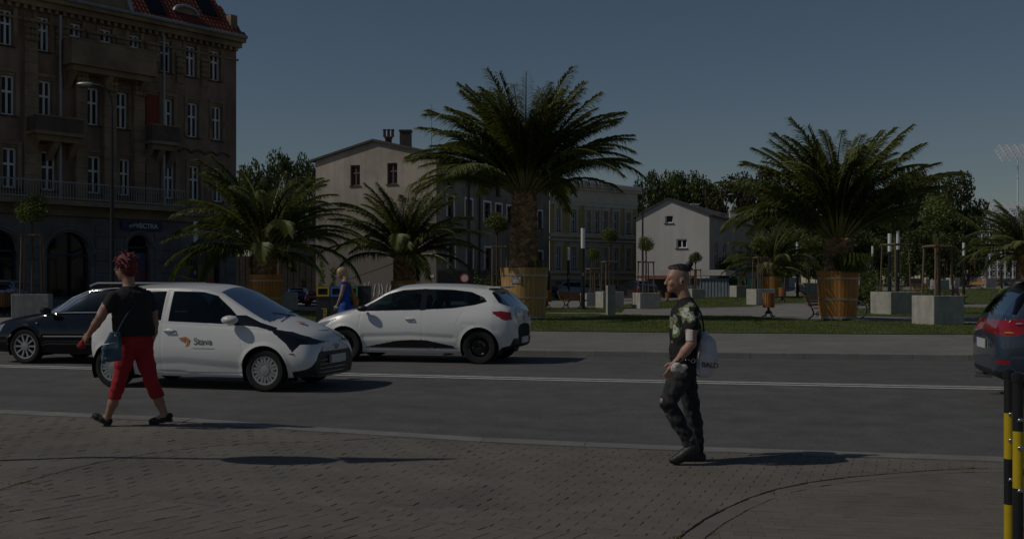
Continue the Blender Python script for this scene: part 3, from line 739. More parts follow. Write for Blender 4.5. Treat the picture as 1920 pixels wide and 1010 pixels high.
for i, (px, Y, s, h, cpy, crp, spy, ns, w_) in enumerate(PLN):
    g = onto(px, Y); cr = crp / FPX * Y * 1.05; zc = z_of(cpy, Y) - g.z - h + .1; zs = z_of(spy, Y) - g.z - h + .12
    planter(g, s, h, 'square concrete planter ' + w_, i)
    ball_tree(g + Vector((0, 0, h - .1)), zc - cr * .62, cr, i + 1, 'ball-headed young tree in the planter ' + w_, thin=1.2)
    stakes(g + Vector((0, 0, h - .12)), zs, s * .27, 'tree stakes in the planter ' + w_, PL_RZ + R(5) * (i % 3), i, ns)
# farther rows on the rising ground
FAR = [(1713, 128, .5), (1738, 150, .6), (1762, 96, .6), (1784, 110, .7), (1800, 140, .6), (1828, 112, .7), (1850, 104, .6), (1868, 150, .5), (1660, 150, .6), (1895, 135, .6), (1636, 170, .6), (1777, 160, .6), (1815, 170, .6)]
FW = ['leftmost, thin and far behind the bush', 'just right of the pair of lamps', 'behind the stakes of the nearest planter', 'left of the seated person', 'behind the seated person', 'right behind the lamp by the seated person', 'beside the dark lone bench', 'behind the bicycle', 'far left, against the dark trees', 'right of the bicycle lamp', 'farthest left, near the orange barrel', 'tiny, above the seated person', 'tiny, right of the distant walker']
for i, (px, Y, k) in enumerate(FAR):
    g = onto(px, Y); f_ = 'on the rising ground, ' + FW[i]
    planter(g, 1.15, .9, 'far pale planter ' + f_, i, 'far planters on the rising ground', False)
    ball_tree(g + Vector((0, 0, .8)), 2.5 + .4 * (i % 3), .8, i + 2, 'far ball-headed tree ' + f_, group='far ball trees on the rising ground')
    stakes(g + Vector((0, 0, .8)), 1.9 + .2 * (i % 2), .3, 'far tree stakes ' + f_, PL_RZ, i, 4 if i % 2 else 3, 'far tree stakes on the rising ground')
# lamps
for px, Y, h, w_ in ((367, 48.0, 4.1, 'half hidden by the drooping palm'), (1066, 83.0, 4.1, 'smaller one left of the tallest-looking lamp'),
    (1093, 52.0, 4.0, 'tallest looking, before the yellow house'), (1326, 98.0, 4.0, 'small, in front of the blue-grey shed'), (1495, 78.0, 4.1, 'between the small distant palm and the orange barrel'),
    (1636, 104.0, 4.1, 'thin and far, right of the orange barrel'), (1668, 60.0, 4.1, 'left one of the pair behind the planter'), (1683, 54.0, 4.0, 'right taller one of the pair behind the planter'),
    (1807, 82.0, 4.0, 'beside the man sitting on the bench'), (1878, 100.0, 4.0, 'behind the bicycle, left of the cut-off palm'), (1727, 140.0, 4.0, 'faint far one between the planters'), (1869, 190.0, 4.2, 'tiny, in front of the glass palm house')):
    park_lamp(onto(px, Y), h, 'black and white tube park lamp, ' + w_)
# slim concrete post on the lawn
g = gnd2(1145, 592); mb = MB(); h_ = (592 - 535) / FPX * g.y
mb.b2((-.16, -.1, 0), (.16, .1, h_)); o = mb.obj('concrete_post', M_conc, loc=g, rot=(0, 0, PL_RZ)); tag(o, 'slim square concrete post standing on the lawn edge', 'post')

# --- background trees
def tree_mesh(seed, n, leaf, w=1.0, h=1.0):
    rg = random.Random(seed); bl = []
    for _ in range(46):
        a = rg.uniform(0, 6.28); zz = rg.uniform(-.8, .95); r = math.sqrt(max(0, 1 - zz * zz)) * rg.uniform(.45, 1.0)
        s = rg.uniform(.2, .36); bl.append(((math.cos(a) * r * w, math.sin(a) * r * w, zz * .8 * h), (s, s, s * .8)))
    return leaf_cloud(n, blob_fn(bl, .6), leaf, seed, None, outward=.8)
TREE = [tree_mesh(60 + i, 8000, .05) for i in range(5)]
def tree(px, top, Y, wpx, label, seed, m=None, zb=None, group=None):
    g = onto(px, Y); zt = z_of(top, Y); w = wpx / FPX * Y / 2; H = zt - g.z; ch = (H - (zb if zb is not None else H * .18)) / 2
    rnd = random.Random(seed); t = empty('tree', g, rnd.uniform(0, 6), label, 'tree', group)
    mb = MB(); mb.tube([(0, 0, -.1), (.1, .05, H * .25), (0, .1, H * .55)], [H * .022, H * .016, H * .008], 8)
    for k in range(7):
        a = k * 2.4; r = w * .6; mb.tube([(0, .05, H * (.22 + .04 * k)), (math.cos(a) * r * .5, math.sin(a) * r * .5, H * (.38 + .04 * k)), (math.cos(a) * r, math.sin(a) * r, H * (.48 + .05 * k))], [H * .009, H * .006, H * .002], 5)
    mb.obj('trunk', M_bark, t, smooth=True)
    me = TREE[seed % 5]; key = ('T', seed % 5, (m or M_leafd).name)
    if key not in FR: mm = me.copy(); mm.materials.clear(); mm.materials.append(m or M_leafd); FR[key] = mm
    link('crown', FR[key], None, t, (0, 0, H - ch), (0, 0, seed * 1.3), (w * 1.12, w * 1.12, ch * 1.1)); return t
TR = [(470, 302, 118, 84, 'leftmost, between the dark tenement and the grey gable'), (528, 292, 122, 92, 'middle one between the dark tenement and the grey gable'), (580, 300, 118, 70, 'touching the left eave of the grey gable'),
      (1212, 330, 150, 70, 'behind the right end of the yellow house'), (1262, 328, 155, 84, 'left of the chimneys of the pale gable house'), (1312, 324, 160, 96, 'rounded green, directly above the pale gable house')]
for i, (px, top, Y, w_, lb) in enumerate(TR): tree(px, top, Y, w_, 'background tree, ' + lb, i)
tree(1372, 332, 150, 90, 'brownish background tree right of the pale gable house', 7, M_leafb); tree(1420, 322, 156, 84, 'brownish background tree behind the left fronds of the orange barrel palm', 8, M_leafb)
BELT = ['first tall one from the left, behind the orange barrel palm', 'second tall one, behind the orange barrel palm crown', 'third tall one, right of the orange barrel palm trunk', 'fourth tall one, above the bush by the pair of lamps', 'broad tall one above the pair of lamps', 'tall one above the nearest planter', 'rounded tall one at the right end', 'small dark one touching the glass palm house', 'low one behind the bench lamp', 'low one just right of the orange barrel', 'low one left of the pair of lamps', 'low one between the two near planters', 'low one left of the seated man', 'low one behind the small distant palm', 'low one left of the small distant palm', 'low one beside the green fence']
for i, (px, top, Y, w_) in enumerate(((1470, 335, 150, 110), (1540, 350, 140, 110), (1600, 372, 128, 110), (1650, 368, 140, 110), (1700, 322, 135, 120), (1752, 352, 126, 100), (1795, 332, 128, 92), (1812, 400, 138, 64),
        (1500, 420, 120, 120), (1580, 430, 112, 120), (1660, 440, 118, 120), (1730, 430, 112, 110), (1790, 440, 122, 84), (1455, 430, 128, 90), (1400, 440, 140, 80), (1350, 440, 135, 60))):
    tree(px, top, Y, w_, 'dark belt tree, ' + BELT[i], 10 + i, None, zb=0.4 if i > 7 else 1.0, group='dense tree belt behind the plaza')
# bushes and climbing shoots
def bush(px, py, Y, w, h, label, seed, n=900, m=None, leaf=.05):
    g = onto(px, Y); rnd = random.Random(seed)
    bl = [((rnd.uniform(-.5, .5) * w, rnd.uniform(-.3, .3) * w, rnd.uniform(.15, .8) * h), (w * .25, w * .25, h * .2)) for _ in range(14)]
    t = empty('bush', g, 0, label, 'bush'); link('foliage', leaf_cloud(n, blob_fn(bl, .3), leaf, seed, m or M_leafy), None, t)
    mb = MB()
    for k in range(5): mb.cyl((rnd.uniform(-.1, .1), 0, 0), (rnd.uniform(-.3, .3) * w, rnd.uniform(-.2, .2) * w, h * .7), .015, .006, 5)
    mb.obj('stem', M_bark, t); return t
bush(1632, 560, 46.0, 1.0, 1.4, 'dark leafy bush beside the planter with the two lamps', 3, 1400)
bush(1605, 540, 75.0, 2.5, 2.2, 'spreading green bush behind the orange barrel', 4, 1800, leaf=.08)
bush(913, 530, 46.0, .9, 1.9, 'yellowish bush left of the big pale barrel', 5, 900)
bush(1350, 500, 92.0, 3.2, 3.4, 'round green bush right of the pale gable house', 6, 2200, leaf=.11)
bush(1690, 500, 95.0, 2.2, 4.2, 'bright green slender shrub in front of the dark trees', 7, 1600, leaf=.09)
bush(1745, 540, 60.0, 1.5, 1.2, 'low dry shrub between the two near planters', 8, 900)
for k, (px, top) in enumerate(((604, 493), (624, 505))):
    g = onto(px, 31.0); t = empty('climbing_shoot', g, 0, 'left leafy shoot rising behind the recycling bins' if k == 0 else 'right leafy shoot rising behind the recycling bins', 'plant')
    H = z_of(top, 31) - g.z; mb = MB(); mb.cyl((0, 0, 0), (0, 0, H), .012, .006, 6); mb.obj('stem', M_stake, t)
    link('foliage', leaf_cloud(420, blob_fn([((0.02 * math.sin(j), 0, H * (.35 + .065 * j)), (.09, .09, .09)) for j in range(11)], .2), .03, k, M_leafy), None, t)
# ================================================================== BUILDINGS
M_glassd = glass_mat('window_glass', (.10, .11, .12), .03, .75, (.012, .013, .016))
M_glassb = glass_mat('shop_glass', (.12, .14, .16), .03, .65, (.02, .024, .03))
M_wframe = mat('window_white', (.72, .74, .78), .5, var=.08, vs=3)
M_wframe2 = mat('window_brown', (.16, .06, .045), .6, var=.2, vs=3)
M_sill = mat('sill_dark', (.06, .05, .045), .8, var=.3, vs=2)
M_curt = mat('curtain', (.35, .36, .38), .9, var=.2, vs=5, stretch=(14, 14, 1))
M_ten = mat('tenement_render', (.24, .165, .125), .95, var=.32, vs=.5, bump=.3, bs=12, dirt=((.12, .09, .075), .35, .7))
M_tens = mat('tenement_stone', (.27, .20, .13), .95, var=.3, vs=.9, bump=.4, bs=14, dirt=((.10, .08, .065), .5, .7))
M_tend = mat('tenement_dark', (.12, .095, .08), .95, var=.35, vs=.8, bump=.4, bs=14, dirt=((.035, .03, .028), .5, .7))
M_tenred = mat('tenement_red', (.22, .05, .035), .95, var=.25, vs=1)
M_tile = mat('roof_tile', (.17, .04, .025), .85, var=.3, vs=1.2, tone=.12)
M_zinc = mat('zinc', (.28, .30, .33), .5, metal=.5, var=.15)
M_gnd_st = mat('shop_stone', (.17, .165, .165), .9, var=.25, vs=.8, bump=.3, bs=10, dirt=((.07, .07, .075), .6, .6))
M_blue_sign = mat('sign_blue', (.018, .022, .10), .5)
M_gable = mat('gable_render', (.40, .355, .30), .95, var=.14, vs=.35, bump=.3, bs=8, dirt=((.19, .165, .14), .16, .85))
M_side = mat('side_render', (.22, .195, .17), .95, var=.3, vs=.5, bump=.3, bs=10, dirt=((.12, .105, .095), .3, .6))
M_yel = mat('yellow_render', (.46, .34, .14), .9, var=.1, vs=.6, bump=.1, bs=12)
M_yelw = mat('yellow_trim', (.58, .53, .44), .9, var=.1, vs=1)
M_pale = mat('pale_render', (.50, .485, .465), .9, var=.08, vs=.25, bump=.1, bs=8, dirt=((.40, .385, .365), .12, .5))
M_slate = mat('slate_roof', (.05, .05, .055), .8, var=.25, vs=2)
M_brick = mat('chimney_brick', (.09, .05, .04), .9, var=.4, vs=5)
M_dark = mat('dark_interior', (.008, .008, .009), .9)

add_streaks(M_gable, (1.6, 1.6, .12), 0, .16); add_streaks(M_pale, (1.2, 1.2, .07), 0, .07); add_streaks(M_side, (1.8, 1.8, .12), 0, .22); add_streaks(M_ten, (1.5, 1.5, .15), 0, .22); add_streaks(M_conc, (5, 5, .5), 0, .14)
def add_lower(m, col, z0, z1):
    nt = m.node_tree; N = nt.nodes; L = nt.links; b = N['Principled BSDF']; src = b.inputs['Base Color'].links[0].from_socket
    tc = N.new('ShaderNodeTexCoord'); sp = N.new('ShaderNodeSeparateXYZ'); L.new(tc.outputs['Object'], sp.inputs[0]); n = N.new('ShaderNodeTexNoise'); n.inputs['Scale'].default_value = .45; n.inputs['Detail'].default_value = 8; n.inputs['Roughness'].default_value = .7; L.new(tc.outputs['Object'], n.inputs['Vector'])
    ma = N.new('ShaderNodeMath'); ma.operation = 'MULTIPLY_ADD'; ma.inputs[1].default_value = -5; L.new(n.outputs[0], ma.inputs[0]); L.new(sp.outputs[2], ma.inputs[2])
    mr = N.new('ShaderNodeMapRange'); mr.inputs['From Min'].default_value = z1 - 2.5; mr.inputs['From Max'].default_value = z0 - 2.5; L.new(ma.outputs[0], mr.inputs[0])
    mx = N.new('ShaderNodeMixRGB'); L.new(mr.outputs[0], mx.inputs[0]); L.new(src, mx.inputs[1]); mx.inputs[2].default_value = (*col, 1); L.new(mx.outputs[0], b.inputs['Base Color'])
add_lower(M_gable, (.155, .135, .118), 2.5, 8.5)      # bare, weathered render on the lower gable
class Wall:
    """a facade plane: origin o, direction u (horizontal), outward normal n"""
    def __init__(s, o, u):
        s.o = Vector(o); s.u = Vector((u[0], u[1], 0)).normalized(); s.n = Vector((s.u.y, -s.u.x, 0))
        s.ang = math.atan2(s.u.y, s.u.x)
    def hit(s, px, py):
        d = Vector(((px - CX) / FPX, 1, -(py - HY) / FPX)); c = Vector((0, 0, CZ))
        t = (s.o - c).dot(s.n) / d.dot(s.n); p = c + d * t; return (p - s.o).dot(s.u), p.z - s.o.z
    def P(s, u, v, out=0): return s.u * u + Vector((0, 0, v)) + s.n * out      # local (relative to o, unrotated)
def facade(w, W0, W1, H, openings, depth=.22, top=None, base=0.0):
    """wall skin with real openings and reveals; top(u) gives the upper edge"""
    mb = MB(); us = sorted({W0, W1} | {u for o in openings for u in o[:2]}); vs = sorted({base, H} | {v for o in openings for v in o[2:4]})
    us = [u for u in us if W0 <= u <= W1]; vs = [v for v in vs if base <= v <= H]
    for a, b in zip(us[:-1], us[1:]):
        for c, d in zip(vs[:-1], vs[1:]):
            m, n = (a + b) / 2, (c + d) / 2
            if any(o[0] < m < o[1] and o[2] < n < o[3] for o in openings): continue
            mb.quad(w.P(a, c), w.P(b, c), w.P(b, d), w.P(a, d))
    for o in openings:
        a, b, c, d = o[:4]
        for p, q in (((a, c), (b, c)), ((b, c), (b, d)), ((b, d), (a, d)), ((a, d), (a, c))):
            mb.quad(w.P(*p), w.P(*p, -depth), w.P(*q, -depth), w.P(*q))
    return mb
def ubox(mb, w, u0, u1, v0, v1, o0, o1):
    p = [w.P(u, v, o) for v in (v0, v1) for o in (o0, o1) for u in (u0, u1)]
    mb.add(p, [(0, 1, 3, 2), (4, 6, 7, 5), (0, 4, 5, 1), (2, 3, 7, 6), (0, 2, 6, 4), (1, 5, 7, 3)])
def window(w, a, b, c, d, parent, mf=None, inset=.16, fr=.075, mull=True, trans=.62, glass=None, sill=True, tilt=False, curtain=None):
    mb = MB(); i = -inset
    ubox(mb, w, a, a + fr, c, d, i - .06, i); ubox(mb, w, b - fr, b, c, d, i - .06, i)
    ubox(mb, w, a + fr, b - fr, c, c + fr, i - .06, i); ubox(mb, w, a + fr, b - fr, d - fr, d, i - .06, i)
    m = (a + b) / 2
    if mull: ubox(mb, w, m - fr * .55, m + fr * .55, c + fr, d - fr, i - .05, i + .012)
    tv = c + (d - c) * trans
    if trans: ubox(mb, w, a + fr, b - fr, tv - fr * .55, tv + fr * .55, i - .052, i + .016)
    t = mb.obj('window', mf or M_wframe, parent)
    cols = ((a + fr, m - fr * .5), (m + fr * .5, b - fr)) if mull else ((a + fr, b - fr),)
    rows = ((c + fr, tv - fr * .5), (tv + fr * .5, d - fr)) if trans else ((c + fr, d - fr),)
    for p, q in cols:
        for r, s in rows:
            mb = MB(); ti = random.uniform(-.012, .012); 
            mb.quad(w.P(p, r, i - .03 + ti), w.P(q, r, i - .03 - ti), w.P(q, s, i - .03 - ti), w.P(p, s, i - .03 + ti)); mb.obj('pane', glass or M_glassd, t)
    if curtain is None: curtain = random.random() < .55
    if curtain:
        mb = MB(); k = random.uniform(.3, 1); x0, x1 = (a, a + (b - a) * k) if random.random() < .5 else (b - (b - a) * k, b)
        mb.quad(w.P(x0, c, i - .2), w.P(x1, c, i - .2), w.P(x1, d, i - .2), w.P(x0, d, i - .2)); mb.obj('curtain', M_curt, t)
    mb = MB(); mb.quad(w.P(a - .05, c - .05, i - .5), w.P(b + .05, c - .05, i - .5), w.P(b + .05, d + .05, i - .5), w.P(a - .05, d + .05, i - .5)); mb.obj('room_back', M_dark, t)
    if sill:
        mb = MB(); ubox(mb, w, a - .08, b + .08, c - .07, c - .005, -.14, .09); mb.obj('sill', M_sill, t)
    return t
# ---------------------------------------------------------------- 1. the dark tenement on the left
Yc = 56.0; cnr = onto(443, Yc); TW = Wall(cnr, (.636, .772)); g0 = cnr.z
ten = empty('tenement_building', cnr, 0, 'dark brown four-storey tenement with red tiled roof filling the left edge', 'building')
WL = -24.0
rowt = [[(0, 24, 20, 88), (70, 93, 33, 99), (131, 153, 44, 104), (188, 210, 54, 114), (243, 263, 66, 122), (301, 321, 77, 136), (349, 368, 86, 145), (394, 413, 94, 152)],
        [(2, 28, 146, 222), (73, 97, 156, 222), (162, 186, 163, 235), (218, 240, 170, 240), (304, 325, 187, 252), (352, 372, 193, 258), (398, 416, 199, 263)],
        [(5, 32, 281, 362), (78, 105, 287, 364), (165, 190, 292, 366), (225, 245, 297, 367), (308, 328, 306, 364), (355, 375, 311, 366), (401, 419, 314, 364)]]
ops = []; wins = []
for r_, row in enumerate(rowt):
    vv0 = []; vv1 = []
    for x0, x1, y0, y1 in row:
        u0, _ = TW.hit(x0, (y0 + y1) / 2); u1, _ = TW.hit(x1, (y0 + y1) / 2); xm = (x0 + x1) / 2
        vv1.append(TW.hit(xm, y0)[1]); vv0.append(TW.hit(xm, y1)[1]); wins.append([u0, u1, 0, 0, r_])
    vt = float(np.median(vv1)); vb = float(np.median(vv0))
    for q in wins:
        if q[4] == r_: q[2], q[3] = vb, vt
uL = TW.hit(0, 300)[0]; step = 1.75
for r_ in range(3):
    q = [w_ for w_ in wins if w_[4] == r_]; u = min(w_[0] for w_ in q) - step*.9
    while u > WL + .5: wins.append([u - .95, u, q[0][2], q[0][3], r_]); u -= step
ops = [tuple(w_[:4]) for w_ in wins]
Vc1 = TW.hit(200, 392)[1]; Vroof = TW.hit(440, 73)[1]
print('tenement', Vc1, Vroof, uL, [tuple(round(x, 2) for x in w_) for w_ in wins[:8]])
# ground floor openings (arched shop windows)
shop = [(0 - 45, 35), (88, 170), (240, 282)]
gops = []
for x0, x1 in shop:
    u0, u1 = TW.hit(x0, 500)[0], TW.hit(x1, 500)[0]; gops.append((u0, u1, .55, Vc1 - 1.15))
gops.append((TW.hit(346, 480)[0], TW.hit(416, 480)[0], .15, Vc1 - 1.7))
gops.append((WL + 1, WL + 4, .55, Vc1 - 1.15))
f1 = facade(TW, WL, 0, Vroof, ops, base=Vc1); f1.obj('upper_wall', M_ten, ten)
f0 = facade(TW, WL, 0, Vc1, gops, base=-.3, depth=.4); 
gw = f0.obj('shop_wall', M_gnd_st, ten)
# end wall + back
mb = MB(); D_ = -9.0
for (a, b) in ((0, 0),):
    mb.quad(TW.P(0, -.3), TW.P(0, -.3, D_), TW.P(0, Vroof, D_), TW.P(0, Vroof))
    mb.quad(TW.P(WL, -.3, D_), TW.P(WL, -.3), TW.P(WL, Vroof), TW.P(WL, Vroof, D_)); mb.quad(TW.P(0, -.3, D_), TW.P(WL, -.3, D_), TW.P(WL, Vroof, D_), TW.P(0, Vroof, D_))
mb.obj('end_wall', M_ten, ten)
for i, (u0, u1, v0, v1, r_) in enumerate(wins): window(TW, u0, u1, v0, v1, ten, trans=.60 if r_ else .42 + .2, fr=.085)
# window surrounds
for u0, u1, v0, v1, r_ in wins:
    mb = MB()
    for a, b in ((u0 - .2, u0 - .02), (u1 + .02, u1 + .2)): ubox(mb, TW, a, b, v0 - .02, v1 + .15, 0, .05)
    ubox(mb, TW, u0 - .2, u1 + .2, v1 + .14, v1 + .3, 0, .07)
    mb.obj('window_surround', M_tens, ten)
# horizontal bands
mb = MB(); ubox(mb, TW, WL, .12, Vc1 - .42, Vc1 - .12, 0, .22); ubox(mb, TW, WL, .14, Vc1 - .12, Vc1 + .0, .0, .34); mb.obj('string_course', M_tens, ten); mb = MB()
ubox(mb, TW, WL, .12, Vroof - .5, Vroof - .25, 0, .35); ubox(mb, TW, WL, .2, Vroof - .25, Vroof, 0, .6); ubox(mb, TW, WL, .1, Vroof - 1.15, Vroof - 1.05, 0, .08)
k = WL
while k < 0: ubox(mb, TW, k, k + .16, Vroof - .68, Vroof - .503, 0, .28); k += .36
mb.obj('cornice', M_tens, ten)
def vpix(px, py): return TW.hit(px, py)
# plaster wave frieze under the second-storey windows on the right
mb = MB(); v_ = vpix(390, 290)[1]; u = vpix(335, 290)[0]
while u < -.85:
    pts = [TW.P(u + .75 * t, v_ + .16 * math.sin(t * math.pi), .03) for t in lin(0, 1, 7)]; mb.tube(pts, .055, 6); u += .75
mb.obj('frieze', M_tend, ten, smooth=True)
# pilasters (stone courses)
def pilaster(px0, px1, v0, v1, out=.16, m=None, cap=True):
    u0, u1 = TW.hit(px0, 200)[0], TW.hit(px1, 200)[0]; v = v0; t = empty('pilaster', (0, 0, 0)); t.parent = ten
    while v < v1 - .2:
        mb = MB(); ubox(mb, TW, u0, u1, v + .012, min(v + .5, v1), 0, out + random.uniform(-.012, .012)); mb.obj('course', m or M_tens, t); v += .5
    if cap:
        mb = MB(); ubox(mb, TW, u0 - .1, u1 + .1, v1, v1 + .14, 0, out + .1)
        for k in range(9): mb.sphere(TW.P(u0 + (u1 - u0) * (k % 3 + .5) / 3, v1 - .2 - .26 * (k // 3), out + .04), (.14, .14, .15), 8, 6)
        mb.obj('capital', M_tens, t, smooth=True)
vw3 = vpix(300, 136)[1]
for a, b in ((44, 68), (104, 120), (163, 182), (217, 236), (271, 294)): pilaster(a, b, Vc1 + .3 if a in (44, 271) else vw3 - .1, Vroof - 1.2, .16 if a in (44, 271) else .1)
for a, b in ((330, 343), (377, 389)): pilaster(a, b, vw3 - .4, Vroof - 1.5, .06, M_ten)
for a, b in ((137, 158), (190, 213), (246, 266)): pilaster(a, b, Vc1 + .3, vpix(200, 140)[1], .3)
mb = MB(); u0, u1 = vpix(270, 220)[0], vpix(293, 220)[0]; ubox(mb, TW, u0, u1 + .01, vpix(280, 245)[1], vpix(280, 178)[1], .0, .19); mb.obj('red_panel', M_tenred, ten)
# balconies
def balcony(px0, px1, pyt, pyb, out, m, name='balcony'):
    u0, u1 = TW.hit(px0, pyt)[0], TW.hit(px1, pyb)[0]; pm = (px0 + px1) / 2; v1, v0 = TW.hit(pm, pyt)[1], TW.hit(pm, pyb)[1]
    t = empty(name, (0, 0, 0)); t.parent = ten
    mb = MB(); ubox(mb, TW, u0, u1, v0 + .25, v1, out - .15, out); ubox(mb, TW, u0, u0 + .15, v0 + .25, v1, .05, out - .15); ubox(mb, TW, u1 - .15, u1, v0 + .25, v1, .05, out - .15); mb.obj('parapet', m, t)
    mb = MB(); ubox(mb, TW, u0 - .05, u1 + .05, v0 + .1, v0 + .25, 0, out + .06); ubox(mb, TW, u0 + .15, u1 - .15, v0 - .15, v0 + .1, 0, out - .2); mb.obj('slab', M_tens, t)
    mb = MB(); ubox(mb, TW, u0 - .03, u1 + .03, v1, v1 + .06, out - .19, out + .04); mb.obj('coping', M_tens, t)
    for k in (0.08, .5, .92):
        uu = u0 + (u1 - u0) * k; mb = MB(); 
        mb.prism([(0, v0 - .15), (out * .75, v0 - .15), (out * .4, v0 - .5), (0, v0 - .95)], uu - .14, uu + .14, lambda a, b, h: TW.P(h, b, a)); mb.obj('bracket', M_tens, t, fixn=True)
balcony(112, 270, 92, 141, 1.1, M_tens); balcony(47, 137, 225, 262, 1.0, M_tend); balcony(266, 318, 240, 278, .9, M_tend)
# long first-storey balcony with iron railing
u0, u1 = TW.hit(-60, 390)[0], TW.hit(326, 390)[0]; vb, vt = TW.hit(200, 392)[1], TW.hit(200, 352)[1]
t = empty('long_balcony', (0, 0, 0)); t.parent = ten
mb = MB(); ubox(mb, TW, u0, u1, vb + .004, vb + .22, 0, 1.0); mb.obj('slab', M_tens, t)
mb = MB(); n_ = int((u1 - u0) / .13)
for i in range(n_ + 1): u = u0 + (u1 - u0) * i / n_; mb.cyl(TW.P(u, vb + .22, .95), TW.P(u, vt, .95), .014, .014, 5)
o = mb.obj('railing_bars', mat('rail_paint', (.30, .31, .33), .6), t); o['kind'] = 'stuff'
mb = MB(); ubox(mb, TW, u0, u1, vt, vt + .05, .92, .98); ubox(mb, TW, u0, u1, vb + .3, vb + .34, .93, .97); mb.obj('handrail', MATS['rail_paint'], t)
# drainpipe
for px in (106, 300): 
    u = TW.hit(px, 200)[0]; mb = MB(); mb.cyl(TW.P(u, Vc1, .34), TW.P(u, Vroof - .7, .34), .07, .07, 8); mb.obj('drainpipe', M_zinc, ten, smooth=True)
# shop windows: arches, frames, glass
M_shopf = mat('shop_frame', (.03, .04, .07), .5)
for gi, (a, b, c, d) in enumerate(gops):
    t = empty('shop_window', (0, 0, 0)); t.parent = ten; w_ = b - a; r = w_ / 2; arch = gi != 3
    ah = min(r, 1.6) * (.95 if w_ < 2.2 else .55)
    if arch:
        mb = MB()
        for sg in (0, 1):
            pts = [(a, d), (a, d - ah)] + [(a + r - r * math.cos(t_), d - ah + ah * math.sin(t_)) for t_ in lin(0, math.pi / 2, 10)][1:]
            if sg: pts = [(a + b - u, v) for u, v in pts]
            mb.prism(pts, -.38, .004, lambda x, y, h: TW.P(x, y, h))
        mb.obj('arch_spandrel', M_gnd_st, t, fixn=True)
        mb = MB(); arc = [TW.P(a + r - (r + .16) * math.cos(t_), d - ah + (ah + .16) * math.sin(t_), .0) for t_ in lin(0, math.pi, 18)]
        mb.tube(arc, .11, 6); mb.obj('arch_moulding', M_gnd_st, t, smooth=True)
    mb = MB(); i0 = -.34
    for uu in ((a + .04, b - .04) if w_ < 2.2 else (a + .04, a + w_ * .3, a + w_ * .7, b - .04)): ubox(mb, TW, uu - .05, uu + .05, c, d - (ah if arch else 0), i0, i0 + .07)
    if arch: ubox(mb, TW, a, b, d - ah - .08, d - ah, i0 - .01, i0 + .08)
    ubox(mb, TW, a, b, c, c + .12, i0 - .005, i0 + .075); mb.obj('frame', M_shopf, t)
    mb = MB(); mb.quad(TW.P(a, c, i0), TW.P(b, c, i0), TW.P(b, d, i0), TW.P(a, d, i0)); mb.obj('pane', M_glassb, t)
    mb = MB(); mb.quad(TW.P(a - .2, c - .2, -1.6), TW.P(b + .2, c - .2, -1.6), TW.P(b + .2, d + .2, -1.6), TW.P(a - .2, d + .2, -1.6)); mb.obj('room_back', M_dark, t)
    if gi == 1:
        mb = MB(); ubox(mb, TW, a + w_ * .32, a + w_ * .68, c + .3, d - .1, -.9, -.85); mb.obj('red_curtain', mat('red_cloth', (.16, .03, .025), .9, var=.3, vs=8, stretch=(10, 10, 1)), t)
# rusticated joints on the shop wall
v = .1
while v < Vc1 - 1.0:
    us = [WL] + [x for g in sorted(gops) for x in (g[0] - .2, g[1] + .2)] + [0]
    for p, q in zip(us[::2], us[1::2]):
        if q - p > .25: mb = MB(); ubox(mb, TW, p + .04, q - .04, v, v + .52, 0, .045 + random.uniform(-.008, .008)); mb.obj('stone_course', M_gnd_st, ten)
    v += .56
# VECTRA sign
u0, u1 = TW.hit(225, 425)[0], TW.hit(302, 425)[0]; v1, v0 = TW.hit(262, 416)[1], TW.hit(262, 432)[1]
sg = empty('shop_sign', cnr + TW.P((u0 + u1) / 2, (v0 + v1) / 2, .09), TW.ang, 'dark blue shop sign with white lettering VECTRA on the tenement', 'sign')
mb = MB(); mb.b2((-(u1 - u0) / 2, -.06, -(v1 - v0) / 2), ((u1 - u0) / 2, .04, (v1 - v0) / 2)); mb.obj('panel', M_blue_sign, sg)
M_lett = mat('white_letter', (.62, .64, .68), .5)
link('lettering', text_mesh('VECTRA', (v1 - v0) * .78, .01, .006), M_lett, sg, ((u1 - u0) * .10, -.075, 0), (R(90), 0, 0))
mb = MB(); s_ = (v1 - v0) * .36; cx = -(u1 - u0) * .235
for k in (-1, 0, 1):
    mb.prism([(cx - s_ + .12 * k + s_ * .9, 0 + s_ * .25 * k - s_ * .5), (cx - s_ + .12 * k + s_ * 1.15, s_ * .25 * k - s_ * .25), (cx - s_ + .12 * k + s_ * .75, s_ * .25 * k + s_ * .55), (cx - s_ + .12 * k + s_ * .45, s_ * .25 * k + s_ * .25)], -.082, -.07, lambda a, b, h: (a, h, b))
mb.obj('emblem', M_lett, sg, fixn=True)
# posters
def poster(px0, px1, py0, py1, label, cols, txt=None, tc=None, out=.07, tsize=.35):
    u0, u1 = TW.hit(px0, py0)[0], TW.hit(px1, py0)[0]; pm = (px0 + px1) / 2; v1, v0 = TW.hit(pm, py0)[1], TW.hit(pm, py1)[1]; W_, H_ = u1 - u0, v1 - v0
    p = empty('poster', cnr + TW.P((u0 + u1) / 2, (v0 + v1) / 2, out), TW.ang, label, 'poster')
    mb = MB(); mb.b2((-W_ / 2, -.012, -H_ / 2), (W_ / 2, .0, H_ / 2)); mb.obj('sheet', cols[0], p)
    mb = MB(); mb.sphere((-W_ * .05, -.014, H_ * .22), (W_ * .13, .006, H_ * .11), 12, 8); mb.sphere((-W_ * .05, -.0145, -H_ * .05), (W_ * .24, .006, H_ * .2), 12, 8); mb.obj('figure', cols[1], p)
    if txt: link('lettering', text_mesh(txt, tsize, .004, .012), tc, p, (W_ * .12, -.02, -H_ * .3), (R(90), 0, 0))
M_pblue = mat('poster_blue', (.06, .09, .16), .5); M_pfig = mat('poster_figure', (.09, .03, .04), .5); M_red = mat('red_letter', (.35, .03, .04), .5)
